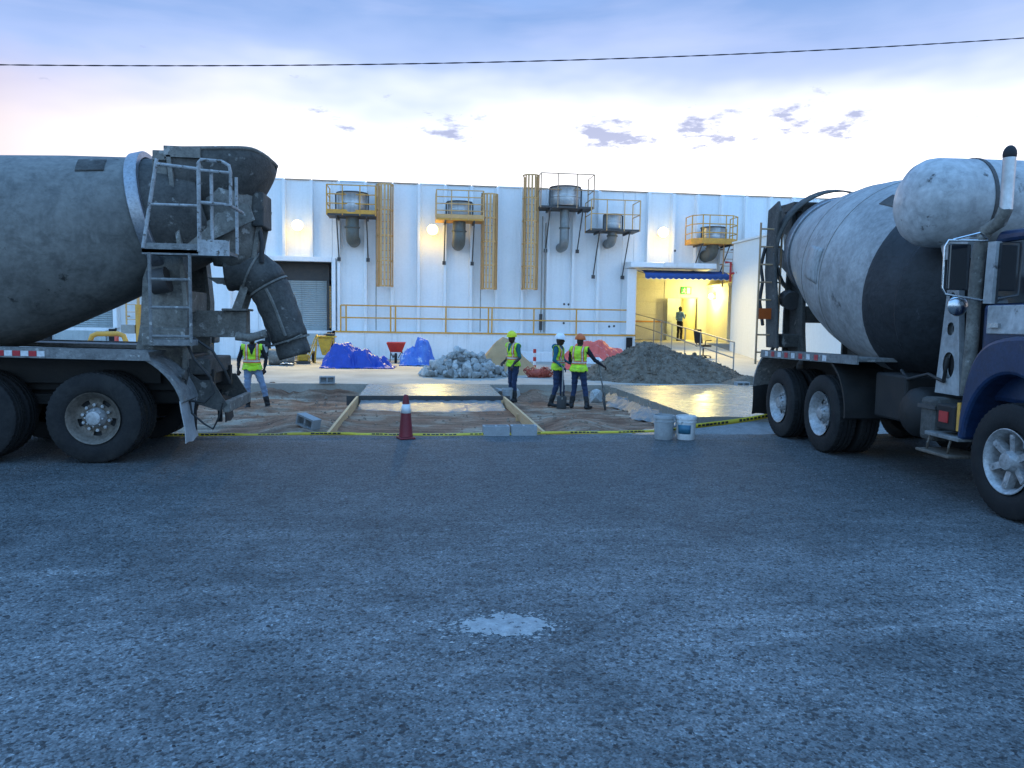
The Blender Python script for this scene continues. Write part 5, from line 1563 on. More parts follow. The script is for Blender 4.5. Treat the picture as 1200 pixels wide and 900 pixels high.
board((-1.34, 11.56), (-1.30, 17.0), 0.20, 0.045, -0.19, 'form_board', 'pine', 'long wooden form board running back on the traffic cone side of the pour')
board((1.95, 11.6), (1.90, 17.0), 0.20, 0.045, -0.19, 'form_board', 'pine', 'long wooden form board running back towards the man in the yellow helmet')
board((-1.32, 11.52), (0.32, 11.50), 0.17, 0.045, -0.17, 'form_board', 'pine_x', 'front form board behind the red traffic cone')
board((0.42, 11.52), (1.92, 11.56), 0.17, 0.045, -0.17, 'form_board', 'pine_x', 'front form board behind the pair of concrete blocks')
board((-1.55, 17.03), (2.05, 17.03), 0.22, 0.05, -0.20, 'cross_board', 'steel_dark', 'dark cross board along the front edge of the floated slab')
for (p, q, lab) in (((4.55, 11.75), (5.35, 11.62), 'short pale plank lying behind the street end of the yellow tape'), ((2.6, 12.35), (3.5, 12.2), 'grey plank lying flat on the dug earth near the two buckets')):
    a = math.atan2(q[1] - p[1], q[0] - p[0])
    o = tag(MB().bx(0, Vector((q[0] - p[0], q[1] - p[1], 0)).length, -0.06, 0.06, 0, 0.035).build('plank', M['pine_x'] if p[0] > 4 else M['block'], bevel=0.004), lab, 'plank')
    o.location = (p[0], p[1], pit_h((p[0] + q[0]) / 2, p[1]) + 0.03); o.rotation_euler = (0.05, 0.02, a)


# barrier tape along the road edge
def tape():
    P = [(-9.0, 11.05, 0.10), (-6, 11.1, 0.06), (-3.7, 11.22, 0.015), (-2.98, 11.17, 0.02), (-1.9, 11.2, 0.03), (-1.34, 11.2, 0.03), (-0.12, 11.16, 0.02), (0.7, 11.22, 0.015), (1.4, 11.27, 0.012), (2.1, 11.3, 0.02),
         (2.74, 11.4, 0.012), (3.3, 11.4, 0.02), (3.72, 11.42, 0.03), (4.3, 11.5, 0.07), (4.76, 11.55, 0.11), (5.2, 11.62, 0.16), (5.55, 11.7, 0.20), (6.3, 11.8, 0.24), (7.4, 11.9, 0.26)]
    v = []; f = []
    n = 0
    for (a, b_) in zip(P[:-1], P[1:]):
        st = max(4, int((b_[0] - a[0]) / 0.06))
        for i in range(st):
            t = i / st
            x, y, z = (a[k] + (b_[k] - a[k]) * t for k in range(3))
            tw = (1.0 * fbm(x * 1.1, 0, 5) + 0.5) if x < 3.8 else 0.4 * fbm(x * 0.9, 0, 5)
            wv = (0.015 * fbm(x * 3, 0, 1) + 0.035 * fbm(x * 0.8, 4, 1))
            h = 0.075 if x > 4.2 else 0.040
            z = max(z, 0.006)
            v += [(x, y - h * 0.5 * math.sin(tw) + wv, z), (x, y + h * 0.5 * math.sin(tw) + wv, z + h * abs(math.cos(tw)))]
            n += 1
    f = [(2 * i, 2 * i + 2, 2 * i + 3, 2 * i + 1) for i in range(n - 1)]
    o = MB().add(v, f).build('barrier_tape', M['tape_yellow'], solid=0.002, smooth=60)
    ink = MB()
    rs = random.Random(5)
    i = 6
    while i < n - 12:
        for w_ in range(rs.choice((5, 7, 8))):
            a, b_ = i, min(n - 1, i + 1)
            pa, pb = Vector(v[2 * a]), Vector(v[2 * a + 1]); qa, qb = Vector(v[2 * b_]), Vector(v[2 * b_ + 1])
            off = Vector((0, -0.0025, 0.0025))
            t0, t1 = rs.uniform(0.0, 0.12), rs.uniform(0.70, 0.95)
            lo_, hi_ = rs.uniform(0.20, 0.3), rs.uniform(0.68, 0.8)
            def at_(t, s_): return pa.lerp(qa, t).lerp(pb.lerp(qb, t), s_) + off
            ink.add([at_(t0, lo_), at_(t1, lo_), at_(t1, hi_), at_(t0, hi_)], [(0, 1, 2, 3)])
            i += 1
        i += rs.choice((3, 5, 7))
    tag(ink.build('print', M['tape_ink'], o, fix=False), kind='stuff')
    return tag(o, 'yellow barrier tape with black print strung along the road edge', 'tape')
tape()


# tape print: short black bars of illegible lettering are in the material; ---------------------------------------
# ================================================================== HEAPS
def heap(name, mat, cx, cy, rx, ry, h, label, cat, seed=0.0, rough=0.10, n=64, m=26, fine=0.03, skew=(0, 0), power=1.25, parent=None):
    mb = MB()
    v = [(cx + skew[0], cy + skew[1], h * (1 + 0.05 * fbm(0, 0, seed)))]
    f = []
    for j in range(1, m + 1):
        t = j / m
        for i in range(n):
            a = 2 * PI * i / n
            k = 1 + 0.16 * fbm(math.cos(a) * 1.3, math.sin(a) * 1.3, seed)
            x = cx + skew[0] * (1 - t) + rx * t * k * math.cos(a); y = cy + skew[1] * (1 - t) + ry * t * k * math.sin(a)
            prof = (1 - t) ** power * (1 + 0.35 * t) if name != 'sand_heap' else (1 - t ** 1.5) ** 1.6
            z = h * prof + h * rough * fbm(x * 1.2, y * 1.2, seed) * min(1, 4 * t) * (1 - t ** 4) + fine * fbm(x * 6, y * 6, seed + 3) * (1 - t ** 6)
            v.append((x, y, max(z, 0.0) - (0.02 if j == m else 0)))
    f += [(0, 1 + i, 1 + (i + 1) % n) for i in range(n)]
    for j in range(m - 1):
        for i in range(n):
            k = (i + 1) % n
            f.append((1 + j * n + i, 1 + (j + 1) * n + i, 1 + (j + 1) * n + k, 1 + j * n + k))
    o = MB().add(v, f).build(name, M[mat], smooth=75)
    return tag(o, label, cat)


heap('gravel_heap', 'gravel_pile', 7.55, 22.6, 2.75, 1.9, 1.14, 'big dark grey gravel heap in front of the ramp railing', 'gravel heap', seed=2.0, skew=(-0.75, 0), power=1.1, fine=0.05, rough=0.16)
gh = bpy.data.objects['gravel_heap']
rs = random.Random(77)
g = MB()
from mathutils.bvhtree import BVHTree
bv = BVHTree.FromPolygons([v.co for v in gh.data.vertices], [p.vertices for p in gh.data.polygons])
for k in range(2600):
    a = rs.uniform(0, 6.28); t = math.sqrt(rs.random())
    x = 7.4 + 2.9 * t * math.cos(a); y = 22.6 + 2.0 * t * math.sin(a)
    hit = bv.ray_cast(Vector((x, y, 3)), Vector((0, 0, -1)))[0]
    if hit is None: continue
    s_ = rs.choice((0.012, 0.018, 0.025, 0.035, 0.05, 0.07)) * rs.uniform(0.7, 1.2); z = hit.z
    c, d = s_ * math.cos(a * 7), s_ * math.sin(a * 7); e = rs.uniform(0.4, 0.9)
    g.add([(x + c, y + d, z - 0.02), (x - d, y + c, z - 0.02), (x - c, y - d, z - 0.02), (x + d, y - c, z - 0.02), (x + c * .5, y + d * .6, z + s_ * e), (x - d * .6, y + c * .5, z + s_ * e * 0.8), (x - c * .6, y - d * .6, z + s_ * e * .7), (x + d * .6, y - c * .6, z + s_ * e)],
          [(0, 1, 5, 4), (1, 2, 6, 5), (2, 3, 7, 6), (3, 0, 4, 7), (4, 5, 6, 7)])
tag(g.build('loose_gravel', M['gravel_pile'], gh, fix=False), kind='stuff')
heap('sand_heap', 'sand', 2.75, 24.7, 1.35, 1.1, 1.16, 'tan sand heap behind the grey stone heap', 'sand heap', seed=5.0, power=1.05)
heap('earth_spoil', 'gravel_pile', 9.35, 20.95, 0.9, 0.45, 0.26, 'low strip of dark spoil at the foot of the gravel heap beside the truck', 'spoil', seed=8.0)

# stone heap: every stone its own piece
sh = empty('stone_heap', (1.38, 23.3, 0), 0, 'heap of grey rounded stones in front of the sand heap', 'stone heap')
stone_meshes = []
for k in range(12):
    rk = random.Random(100 + k)
    b_ = bmesh.new()
    for i in range(22):
        d = Vector((rk.gauss(0, 1), rk.gauss(0, 1), rk.gauss(0, 1))).normalized()
        b_.verts.new(d * rk.uniform(0.82, 1.08))
    bmesh.ops.convex_hull(b_, input=list(b_.verts))
    for v in [v for v in b_.verts if not v.link_faces]:
        b_.verts.remove(v)
    bmesh.ops.dissolve_limit(b_, angle_limit=R(14), verts=b_.verts, edges=b_.edges)
    me = bpy.data.meshes.new('stone'); b_.to_mesh(me); b_.free()
    me.materials.append(M['stone']); stone_meshes.append(me)
rs = random.Random(4)
cnt = 0
core = MB()
while cnt < 290:
    x = rs.uniform(-1.35, 1.35); y = rs.uniform(-1.0, 0.75)
    r = math.sqrt((x / 1.35) ** 2 + (y / 0.95) ** 2)
    if r > 1: continue
    hz = 0.80 * (1 - r) ** 0.9 * (1 + 0.18 * fbm(x * 2, y * 2, 3))
    s_ = rs.choice((0.05, 0.06, 0.075, 0.09, 0.10, 0.12, 0.15, 0.19)) * rs.uniform(0.85, 1.15)
    z = max(s_ * 0.6, hz + rs.uniform(-0.05, 0.05))
    place('stone', stone_meshes[rs.randrange(12)], sh, (x, y, z), (rs.uniform(0, 6), rs.uniform(0, 6), rs.uniform(0, 6)), (s_ * rs.uniform(0.9, 1.35), s_ * rs.uniform(0.8, 1.1), s_ * rs.uniform(0.65, 0.95)))
    cnt += 1
v = []; f = []
def corept(u, v_):
    a = 2 * PI * u; t = v_
    x = 1.2 * t * math.cos(a); y = -0.05 + 0.82 * t * math.sin(a)
    return (x, y, max(0, 0.74 * (1 - t) ** 0.9 - 0.03))
MB().grid(corept, 32, 10).build('heap_core', M['stone'], sh, smooth=60)


# ================================================================== TARPAULINS
def tarp(name, mat, loc, hx, hy, bumps, label, seed, crease=0.13, rz=0.0, cat='tarpaulin'):
    """sheet thrown over hidden things: bumps = (x, y, rx, ry, height, squareness)"""
    nx_, ny_ = 110, 80
    def f(u, v):
        x = (u - 0.5) * 2; y = (v - 0.5) * 2
        # ragged outline
        k = 1 + 0.16 * fbm(x * 1.3, y * 1.3, seed) + 0.05 * fbm(x * 5, y * 5, seed)
        X = x * hx * k; Y = y * hy * k
        z = 0.0
        for (bx_, by_, rx, ry, h, sq) in bumps:
            q = (abs((X - bx_) / rx) ** sq + abs((Y - by_) / ry) ** sq) ** (1 / sq)
            zz = h * max(0.0, min(1.0, 1.55 - q * 0.95)) ** 0.8 if q > 0.58 else h
            z = max(z, zz) + 0.12 * min(z, zz)
        r1 = 1 - 2 * abs(fbm(X * 1.7 + 0.6 * Y, Y * 1.5, seed + 3))
        r2 = 1 - 2 * abs(fbm(X * 3.9, Y * 3.6 + X, seed + 7))
        z = z * (1 + 0.10 * fbm(X * 1.5, Y * 1.5, seed + 1)) + crease * (r1 - 0.5) * min(1, z * 4 + 0.25) + crease * 0.5 * (r2 - 0.5) * min(1, z * 3 + 0.3)
        e = max(abs(x), abs(y))
        z = max(z, 0.02 + 0.03 * max(0, r1)) if e < 0.985 else max(0.006, 0.03 * max(0, r2))
        return (X, Y, z)
    o = MB().grid(f, nx_, ny_).build(name, M[mat], solid=0.006, smooth=60, loc=loc, rz=rz)
    return tag(o, label, cat)


tarp('tarpaulin', 'tarp_blue', (-2.05, 27.0, 0), 1.22, 0.72, [(-0.55, 0.1, 0.46, 0.40, 0.74, 3), (0.05, 0.12, 0.42, 0.38, 0.56, 2.5), (0.62, 0.15, 0.36, 0.36, 0.34, 2)], 'wide blue tarpaulin thrown over something near the dock corner', 3.0)
tarp('tarpaulin', 'tarp_pale', (0.0, 28.6, 0), 0.68, 0.58, [(0.16, 0.05, 0.30, 0.3, 0.92, 1.3), (-0.25, 0.1, 0.32, 0.3, 0.55, 2)], 'peaked blue and white tarpaulin beside the red wheelbarrow', 9.0)
tarp('tarpaulin', 'tarp_red', (6.5, 27.4, 0), 1.35, 0.8, [(-0.25, 0.1, 0.8, 0.55, 0.92, 2.2), (0.6, 0.0, 0.5, 0.45, 0.62, 2)], 'red tarpaulin heaped against the gravel by the dock wall', 14.0)

# crumpled red mesh roll
o = empty('safety_mesh', (3.62, 22.9, 0), 0.1, 'crumpled roll of red plastic safety mesh on the paving edge', 'safety mesh')
rs = random.Random(9)
for k in range(26):
    pts = []
    c = Vector((rs.uniform(-0.34, 0.34), rs.uniform(-0.15, 0.15), rs.uniform(0.08, 0.2)))
    for i in range(14):
        a = 2 * PI * i / 14
        pts.append((c.x + 0.10 * math.cos(a) + rs.uniform(-0.03, 0.03) + 0.05 * math.sin(2 * a), c.y + 0.12 * math.sin(a) + rs.uniform(-0.03, 0.03), max(0.02, c.z + 0.13 * math.sin(a + k) + rs.uniform(-0.03, 0.03))))
    MB().tube(pts, 0.013, 5, closed=True).build('strand', M['mesh_red'], o, smooth=60)
MB().sph((0, 0, 0.13), (0.36, 0.16, 0.13), 18, 10).build('roll', M['mesh_red'], o, smooth=60)


# ================================================================== SMALL OBJECTS
def block(loc, rot, label, L_=0.39, W_=0.19, H_=0.19, z_up=True):
    o = empty('concrete_block', loc, 0, label, 'concrete block', 'loose concrete blocks')
    o.rotation_euler = rot
    t = 0.032
    mb = MB()
    mb.bx(-L_ / 2, L_ / 2, -W_ / 2, -W_ / 2 + t, 0, H_).bx(-L_ / 2, L_ / 2, W_ / 2 - t, W_ / 2, 0, H_)
    for x in (-L_ / 2, -t / 2, L_ / 2 - t):
        mb.bx(x, x + t, -W_ / 2 + t, W_ / 2 - t, 0, H_)
    mb.build('block_shell', M['block'], o)
    MB().bx(-L_ / 2 + t, L_ / 2 - t, -W_ / 2 + t, W_ / 2 - t, 0.09, 0.10).build('core_floor', M['block'], o)
    return o


block((1.16, 11.33, 0.0), (0, 0, 0.02), 'concrete block of the touching pair, the one on the cone side').scale = (1, 1, 0.76)
block((1.58, 11.36, 0.0), (0, 0, -0.02), 'concrete block of the touching pair, the one at the corner of the form').scale = (1, 1, 0.76)
block((-1.78, 13.3, -0.05), (R(90), R(14), R(-38)), 'tipped concrete block with open cores on the spoil left of the form')
block((-2.35, 20.45, 0.095), (R(90), 0, R(3)), 'hollow concrete block on its side at the edge of the yard paving')
block((3.95, 11.75, -0.10), (0.05, 0.1, R(60)), 'small concrete block behind the two buckets')
block((9.0, 20.6, 0.0), (R(90), 0, R(4)), 'hollow concrete block by the spoil next to the truck wheels')
block((9.75, 20.9, 0.0), (0, 0, R(-20)), 'concrete block lying beyond the large slab beside the truck')

# traffic cone
o = empty('traffic_cone', (-0.17, 11.02, 0.0), 0.3, 'tall dusty red traffic cone with a white collar', 'traffic cone')
MB().bx(-0.115, 0.115, -0.115, 0.115, 0, 0.03).build('base', M['cone_red'], o, bevel=0.02)
MB().lathe([(0.035, 0.105), (0.06, 0.098), (0.36, 0.072), (0.57, 0.040), (0.60, 0.034), (0.62, 0.026), (0.62, 0)], n=28).build('body', M['cone_red'], o, smooth=40)
MB().lathe([(0.365, 0.0735), (0.49, 0.055)], n=28).build('collar', M['white_plastic'], o, smooth=40, solid=0.003)
o.scale = (1, 1, 1.02)


def bucket(loc, mat, label, lab=False, fill=True):
    o = empty('bucket', loc, 0.4, label, 'bucket')
    MB().lathe([(0, 0.0), (0, 0.128), (0.005, 0.131), (0.25, 0.145), (0.252, 0.154), (0.27, 0.155), (0.272, 0.148), (0.30, 0.149), (0.302, 0.158), (0.32, 0.159), (0.35, 0.152), (0.352, 0.146), (0.12, 0.135), (0.12, 0)], n=36).build('pail', M[mat], o, smooth=35)
    MB().tube([(0.155 * math.cos(a), -0.155 * math.sin(a) * 0.25 - 0.0, 0.30 - 0.14 * math.sin(a)) for a in [PI * i / 16 for i in range(17)]], 0.004, 6).build('handle', M['rail_steel'], o, smooth=50)
    if lab:
        MB().lathe([(0.09, 0.1375), (0.225, 0.1455)], n=18, arc=(R(110), R(190))).build('label', M['label_teal'], o, smooth=40, solid=0.002)
    return o


bucket((3.62, 10.93, 0), 'bucket_grey', 'grey cement crusted bucket on the road edge').scale = (1.0, 1.0, 1.02)
b2 = bucket((3.945, 10.9, 0), 'white_plastic', 'white plastic bucket with a dark teal label', True)
b2.rotation_euler.z = 0.0

# wheelbarrow seen end on
o = empty('wheelbarrow', (-0.85, 30.2, 0), 0, 'red wheelbarrow between the two blue tarpaulins', 'wheelbarrow')
MB().add([(-0.22, -0.3, 0.42), (0.22, -0.3, 0.42), (0.22, 0.35, 0.42), (-0.22, 0.35, 0.42), (-0.36, -0.48, 0.78), (0.36, -0.48, 0.78), (0.36, 0.55, 0.78), (-0.36, 0.55, 0.78)],
         [(0, 1, 2, 3), (0, 4, 5, 1), (1, 5, 6, 2), (2, 6, 7, 3), (3, 7, 4, 0)]).build('tray', M['red_paint'], o, solid=0.015)
for s_ in (-1, 1):
    MB().tube([(s_ * 0.10, -0.55, 0.22), (s_ * 0.2, -0.3, 0.40), (s_ * 0.27, 0.9, 0.62)], 0.018, 8).build('handle', M['steel_dark'], o, smooth=40)
    MB().tube([(s_ * 0.22, 0.30, 0.42), (s_ * 0.25, 0.36, 0.0)], 0.018, 8).build('leg', M['steel_dark'], o, smooth=40)
MB().lathe([(-0.05, 0.09), (-0.05, 0.17), (-0.03, 0.20), (0.03, 0.20), (0.05, 0.17), (0.05, 0.09)], (0, -0.58, 0.20), (1, 0, 0), 24).build('wheel', M['rubber'], o, smooth=40)

# small yellow site mixer standing before the roller door
o = empty('cement_mixer', (-3.45, 29.4, 0), 0, 'small yellow portable mixer standing before the dark roller door', 'site mixer')
MB().prism([(-0.26, 0.95), (0.26, 0.95), (0.24, 0.80), (0.10, 0.30), (-0.10, 0.30), (-0.24, 0.80)], -0.18, 0.18).build('hopper', M['machine_yellow'], o, bevel=0.03)
MB().bx(-0.34, 0.40, -0.22, 0.22, 0.96, 1.02).build('top_plate', M['machine_yellow'], o, bevel=0.01)
MB().bx(0.02, 0.34, -0.16, 0.16, 1.025, 1.12).build('engine', M['steel_dark'], o, bevel=0.03)
for s_ in (-1, 1):
    MB().tube([(s_ * 0.30, -0.1, 0.95), (s_ * 0.34, -0.15, 0.4), (s_ * 0.36, -0.2, 0.0)], 0.03, 8).build('leg', M['machine_yellow'], o, smooth=40)
    MB().lathe([(-0.05, 0.08), (-0.05, 0.18), (-0.03, 0.22), (0.03, 0.22), (0.05, 0.18), (0.05, 0.08)], (s_ * 0.46, 0.2, 0.22), (1, 0, 0), 24).build('wheel', M['rubber'], o, smooth=40)
o = empty('plate_compactor', (-4.2, 28.9, 0), 0.3, 'yellow plate compactor with hooped handle left of the small mixer', 'compactor')
MB().prism([(-0.30, 0.10), (-0.22, 0.02), (0.22, 0.02), (0.30, 0.10)], -0.22, 0.22).build('plate', M['steel_dark'], o, bevel=0.01)
MB().bx(-0.18, 0.18, -0.16, 0.16, 0.105, 0.34).build('exciter', M['machine_yellow'], o, bevel=0.04)
MB().bx(-0.16, 0.14, -0.15, 0.15, 0.345, 0.60).build('engine', M['steel_dark'], o, bevel=0.05)
MB().tube([(0.2, -0.18, 0.2), (0.5, -0.2, 1.0), (0.52, 0.0, 1.06), (0.5, 0.2, 1.0), (0.2, 0.18, 0.2)], 0.02, 8).build('handle', M['machine_yellow'], o, smooth=50)
MB().tube([(-0.22, -0.2, 0.12), (-0.24, -0.2, 0.70), (0.16, -0.2, 0.70), (0.2, -0.2, 0.12)], 0.018, 8).tube([(-0.22, 0.2, 0.12), (-0.24, 0.2, 0.70), (0.16, 0.2, 0.70), (0.2, 0.2, 0.12)], 0.018, 8).build('roll_cage', M['machine_yellow'], o, smooth=50)

# rusty drum on its side, white rag, tyre against the dock, white cabinets
o = tag(MB().lathe([(0, 0), (0, 0.27), (0.02, 0.285), (0.28, 0.28), (0.30, 0.29), (0.32, 0.28), (0.58, 0.28), (0.60, 0.29), (0.62, 0.28), (0.86, 0.285), (0.88, 0.27), (0.88, 0)], (0, 0, 0.285), (1, 0, 0), 32).build('oil_drum', M['grime'], smooth=35, loc=(-5.25, 28.0, 0), rz=0.15),
        'grey brown steel drum lying on its side under the chute', 'drum')
def rag(u, v):
    return (-4.75 + 0.42 * u, 27.35 + 0.3 * v, 0.02 + 0.10 * abs(fbm(u * 3, v * 3, 4)) * math.sin(PI * u) + 0.05)
tag(MB().grid(rag, 14, 12).build('rag', M['white_plastic'], solid=0.01, smooth=60), 'crumpled white sheet on the paving beside the steel drum', 'sheet')
o = tag(MB().lathe([(-0.08, 0.22), (-0.1, 0.28), (-0.08, 0.36), (0.08, 0.36), (0.1, 0.28), (0.08, 0.22)], (0, 0, 0.36), (0.1, -1, 0.12), 32).build('old_tyre', M['rubber'], smooth=40, loc=(-6.35, 32.6, 0)), 'black tyre leaning against the white dock base', 'tyre')
for x, w, h, lab in ((-7.6, 0.9, 1.15, 'white steel cabinet against the dock, left of the tyre'), (-5.75, 0.5, 0.95, 'narrow white cabinet against the dock, right of the tyre')):
    o = empty('cabinet', (x, 32.75, 0), 0, lab, 'cabinet')
    MB().bx(-w / 2, w / 2, -0.25, 0.25, 0, h).build('case', M['dock_white'], o, bevel=0.01)
    MB().bx(-w / 2 + 0.05, w / 2 - 0.05, -0.265, -0.252, 0.08, h - 0.08).build('door', M['dock_white'], o)
# yellow hoop guard and posts seen over the deck of the left truck
o = empty('hoop_guard', (-9.1, 24.0, 0), 0, 'yellow pipe hoop guard with one red leg behind the mixer deck', 'guard rail')
MB().tube([(-0.5, 0, 0), (-0.5, 0, 0.9), (-0.44, 0, 1.06), (-0.3, 0, 1.12), (0.3, 0, 1.13), (0.44, 0, 1.07), (0.5, 0, 0.9), (0.5, 0, 0)], 0.075, 12).build('hoop', M['safety_yellow'], o, smooth=50)
MB().cyl((0.24, 0, 0), (0.24, 0, 1.06), 0.06, n=12).build('post', M['tarp_red'], o, smooth=40)
o = empty('bollard', (-9.6, 28.0, 0), 0, 'tall yellow steel post beside the farther caged ladder', 'post')
MB().cyl((0, 0, 0), (0, 0, 2.05), 0.10, n=16).build('post', M['safety_yellow'], o, smooth=40)
MB().cyl((0, 0, 2.05), (0, 0, 2.55), 0.05, n=12).build('pipe', M['cage_tan'], o, smooth=40)
MB().bx(-0.55, -0.1, -0.1, 0.12, 1.05, 1.35).build('switch_box', M['rail_steel'], o, bevel=0.01)

# red and white post behind the safety mesh
o = empty('delineator_post', (4.02, 26.4, 0), 0, 'thin red and white banded post behind the red safety mesh', 'post')
for k in range(5):
    MB().cyl((0, 0, 0.03 + 0.14 * k), (0, 0, 0.03 + 0.14 * (k + 1) - 0.002), 0.055, n=14).build('band', M['red_paint'] if k % 2 == 0 else M['white_plastic'], o, smooth=40)
MB().cyl((0, 0, 0), (0, 0, 0.03), 0.14, n=18).build('base', M['rubber'], o, smooth=40)
# steel bars lying against the dock wall
for k, (y, z) in enumerate(((32.2, 0.05), (32.0, 0.05))):
    o = tag(MB().tube([(3.3, y, z), (6.9, y + 0.05, z)], 0.05, 8).build('steel_pipe', M['steel_dark'], smooth=40), ('dark steel pipe lying along the foot of the dock wall, the one touching the wall', 'dark steel pipe lying along the foot of the dock wall, the outer one')[k], 'pipe')
o = tag(MB().bx(-1.2, 1.2, -0.1, 0.1, 0, 0.42).build('steel_beam', M['dock_white'], loc=(5.0, 31.6, 0.0), bevel=0.02), 'long pale box beam on the ground before the dock wall', 'beam')
# white barrow tray propped beside the red tarpaulin
o = empty('white_trough', (5.72, 24.9, 0), 0.2, 'white plastic trough tipped beside the red tarpaulin', 'trough')
MB().add([(-0.2, -0.14, 0.02), (0.2, -0.14, 0.02), (0.2, 0.14, 0.02), (-0.2, 0.14, 0.02), (-0.36, -0.26, 0.34), (0.36, -0.26, 0.34), (0.36, 0.26, 0.50), (-0.36, 0.26, 0.50)],
         [(0, 1, 2, 3), (0, 4, 5, 1), (1, 5, 6, 2), (2, 6, 7, 3), (3, 7, 4, 0)]).build('tray', M['white_plastic'], o, solid=0.02)
MB().tube([(-0.37, -0.27, 0.34), (0.37, -0.27, 0.34), (0.37, 0.27, 0.50), (-0.37, 0.27, 0.50)], 0.02, 6, closed=True).build('rim', M['white_plastic'], o, smooth=40)

# office chair on the ramp
cy_ = 28.7
o = empty('office_chair', (10.98, cy_, rz_(cy_)), R(200), 'black office chair left standing on the ramp behind the handrail', 'chair')
for k in range(5):
    a = 2 * PI * k / 5
    lg = MB().bar((0, 0, 0.10), (0.28 * math.cos(a), 0.28 * math.sin(a), 0.07), 0.04, 0.03).build('leg', M['steel_dark'], o)
    MB().cyl((0.28 * math.cos(a), 0.28 * math.sin(a) - 0.02, 0.03), (0.28 * math.cos(a), 0.28 * math.sin(a) + 0.02, 0.03), 0.03, n=10).build('caster', M['rubber'], lg)
MB().cyl((0, 0, 0.08), (0, 0, 0.42), 0.03, n=10).build('gas_column', M['steel_dark'], o, smooth=40)
MB().bx(-0.23, 0.23, -0.23, 0.23, 0.43, 0.51).build('seat', M['wire_black'], o, bevel=0.035)
MB().prism([(0.20, 0.56), (0.27, 0.58), (0.36, 1.08), (0.33, 1.12), (0.29, 1.1)], -0.21, 0.21).build('backrest', M['wire_black'], o, bevel=0.03)
MB().bar((0.16, 0, 0.46), (0.27, 0, 0.7), 0.05, 0.02).build('back_stem', M['steel_dark'], o)
for s_ in (-1, 1):
    MB().tube([(0.12, s_ * 0.24, 0.47), (0.14, s_ * 0.28, 0.66), (-0.14, s_ * 0.28, 0.68)], 0.02, 8).build('armrest', M['wire_black'], o, smooth=50)

# weeds at the foot of the ramp
rs = random.Random(3)
g = MB()
for k in range(900):
    x = 10.0 + rs.gauss(0, 0.16); y = 24.9 + rs.uniform(0, 3.6)
    h = rs.uniform(0.06, 0.22); a = rs.uniform(0, 6.28); l = rs.uniform(0.02, 0.09); w = 0.008
    g.add([(x - w * math.sin(a), y + w * math.cos(a), 0), (x + w * math.sin(a), y - w * math.cos(a), 0), (x + l * math.cos(a), y + l * math.sin(a), h)], [(0, 1, 2)])
tag(g.build('grass', M['grass'], fix=False), 'scruffy green weeds growing along the foot of the ramp', 'grass', kind='stuff')

# cement dropped on the road
rs = random.Random(12)
def spill(cx, cy, rx, ry, label, seed):
    """thin crust with a broken, crumbling edge"""
    nx_, ny_ = 150, 90
    v = []; keep = []
    for j in range(ny_ + 1):
        for i in range(nx_ + 1):
            x = (i / nx_ - 0.5) * 3.2; y = (j / ny_ - 0.5) * 3.2
            X = cx + rx * x; Y = cy + ry * y
            q = (abs(x) ** 2.6 + abs(y) ** 2.6) ** (1 / 2.6)
            m_ = 1.0 - q + 0.42 * fbm(X * 5, Y * 5, seed) + 0.30 * fbm(X * 22, Y * 22, seed)
            keep.append(m_)
            v.append((X, Y, 0.0012 + 0.011 * max(0.0, min(1.0, m_ * 2.2)) + 0.005 * max(0, fbm(X * 40, Y * 40, 2)) * (m_ > 0.1)))
    f = []
    w = nx_ + 1
    for j in range(ny_):
        for i in range(nx_):
            q = (j * w + i, j * w + i + 1, (j + 1) * w + i + 1, (j + 1) * w + i)
            if min(keep[k] for k in q) > 0.02:
                f.append(q)
    used = sorted({k for q in f for k in q}); mp = {k: n for n, k in enumerate(used)}
    return tag(MB().add([v[k] for k in used], [tuple(mp[k] for k in q) for q in f]).build('cement_spill', M['cement_spill'], smooth=60), label, 'cement spill')
cs = spill(0.50, 4.19, 0.26, 0.15, 'pale cement patch dried on the asphalt', 3.0)
g = MB()
for k in range(260):
    a = rs.uniform(0, 6.28); t = 0.75 + abs(rs.gauss(0, 0.35))
    x = 0.50 + 0.27 * t * math.cos(a) - (0.12 * rs.random() if k % 3 == 0 else 0); y = 4.19 + 0.15 * t * math.sin(a) - (0.30 * rs.random() ** 2 if k % 3 == 0 else 0)
    s_ = rs.choice((0.003, 0.005, 0.007, 0.011)) * rs.uniform(0.7, 1.3)
    n_ = 6
    ring = [(x + s_ * rs.uniform(0.8, 1.5) * math.cos(2 * PI * i / n_), y + s_ * rs.uniform(0.6, 1.0) * math.sin(2 * PI * i / n_), 0.0015) for i in range(n_)]
    g.add(ring + [(x, y, 0.004 + s_ * 0.3)], [(i, (i + 1) % n_, n_) for i in range(n_)])
tag(g.build('splatter', M['cement_spill'], cs, fix=False), kind='stuff')

# loose grit on the road
g = MB()
rs = random.Random(21)
for k in range(2600):
    y = 1.6 + 9.6 * rs.random() ** 1.5; x = rs.uniform(-0.75, 1.0) * (y * 0.85 + 1)
    s_ = rs.choice((0.003, 0.004, 0.005, 0.006, 0.010)) * rs.uniform(0.8, 1.3)
    a = rs.uniform(0, 6)
    c, d = s_ * math.cos(a), s_ * math.sin(a)
    g.add([(x + c, y + d, 0.0), (x - d, y + c, 0.0), (x - c, y - d, 0), (x + d, y - c, 0), (x + s_ * 0.2, y, s_ * 1.1)], [(0, 1, 4), (1, 2, 4), (2, 3, 4), (3, 0, 4)])
tag(g.build('grit', M['pebble'], fix=False), 'loose grit scattered over the asphalt', 'grit', kind='stuff')
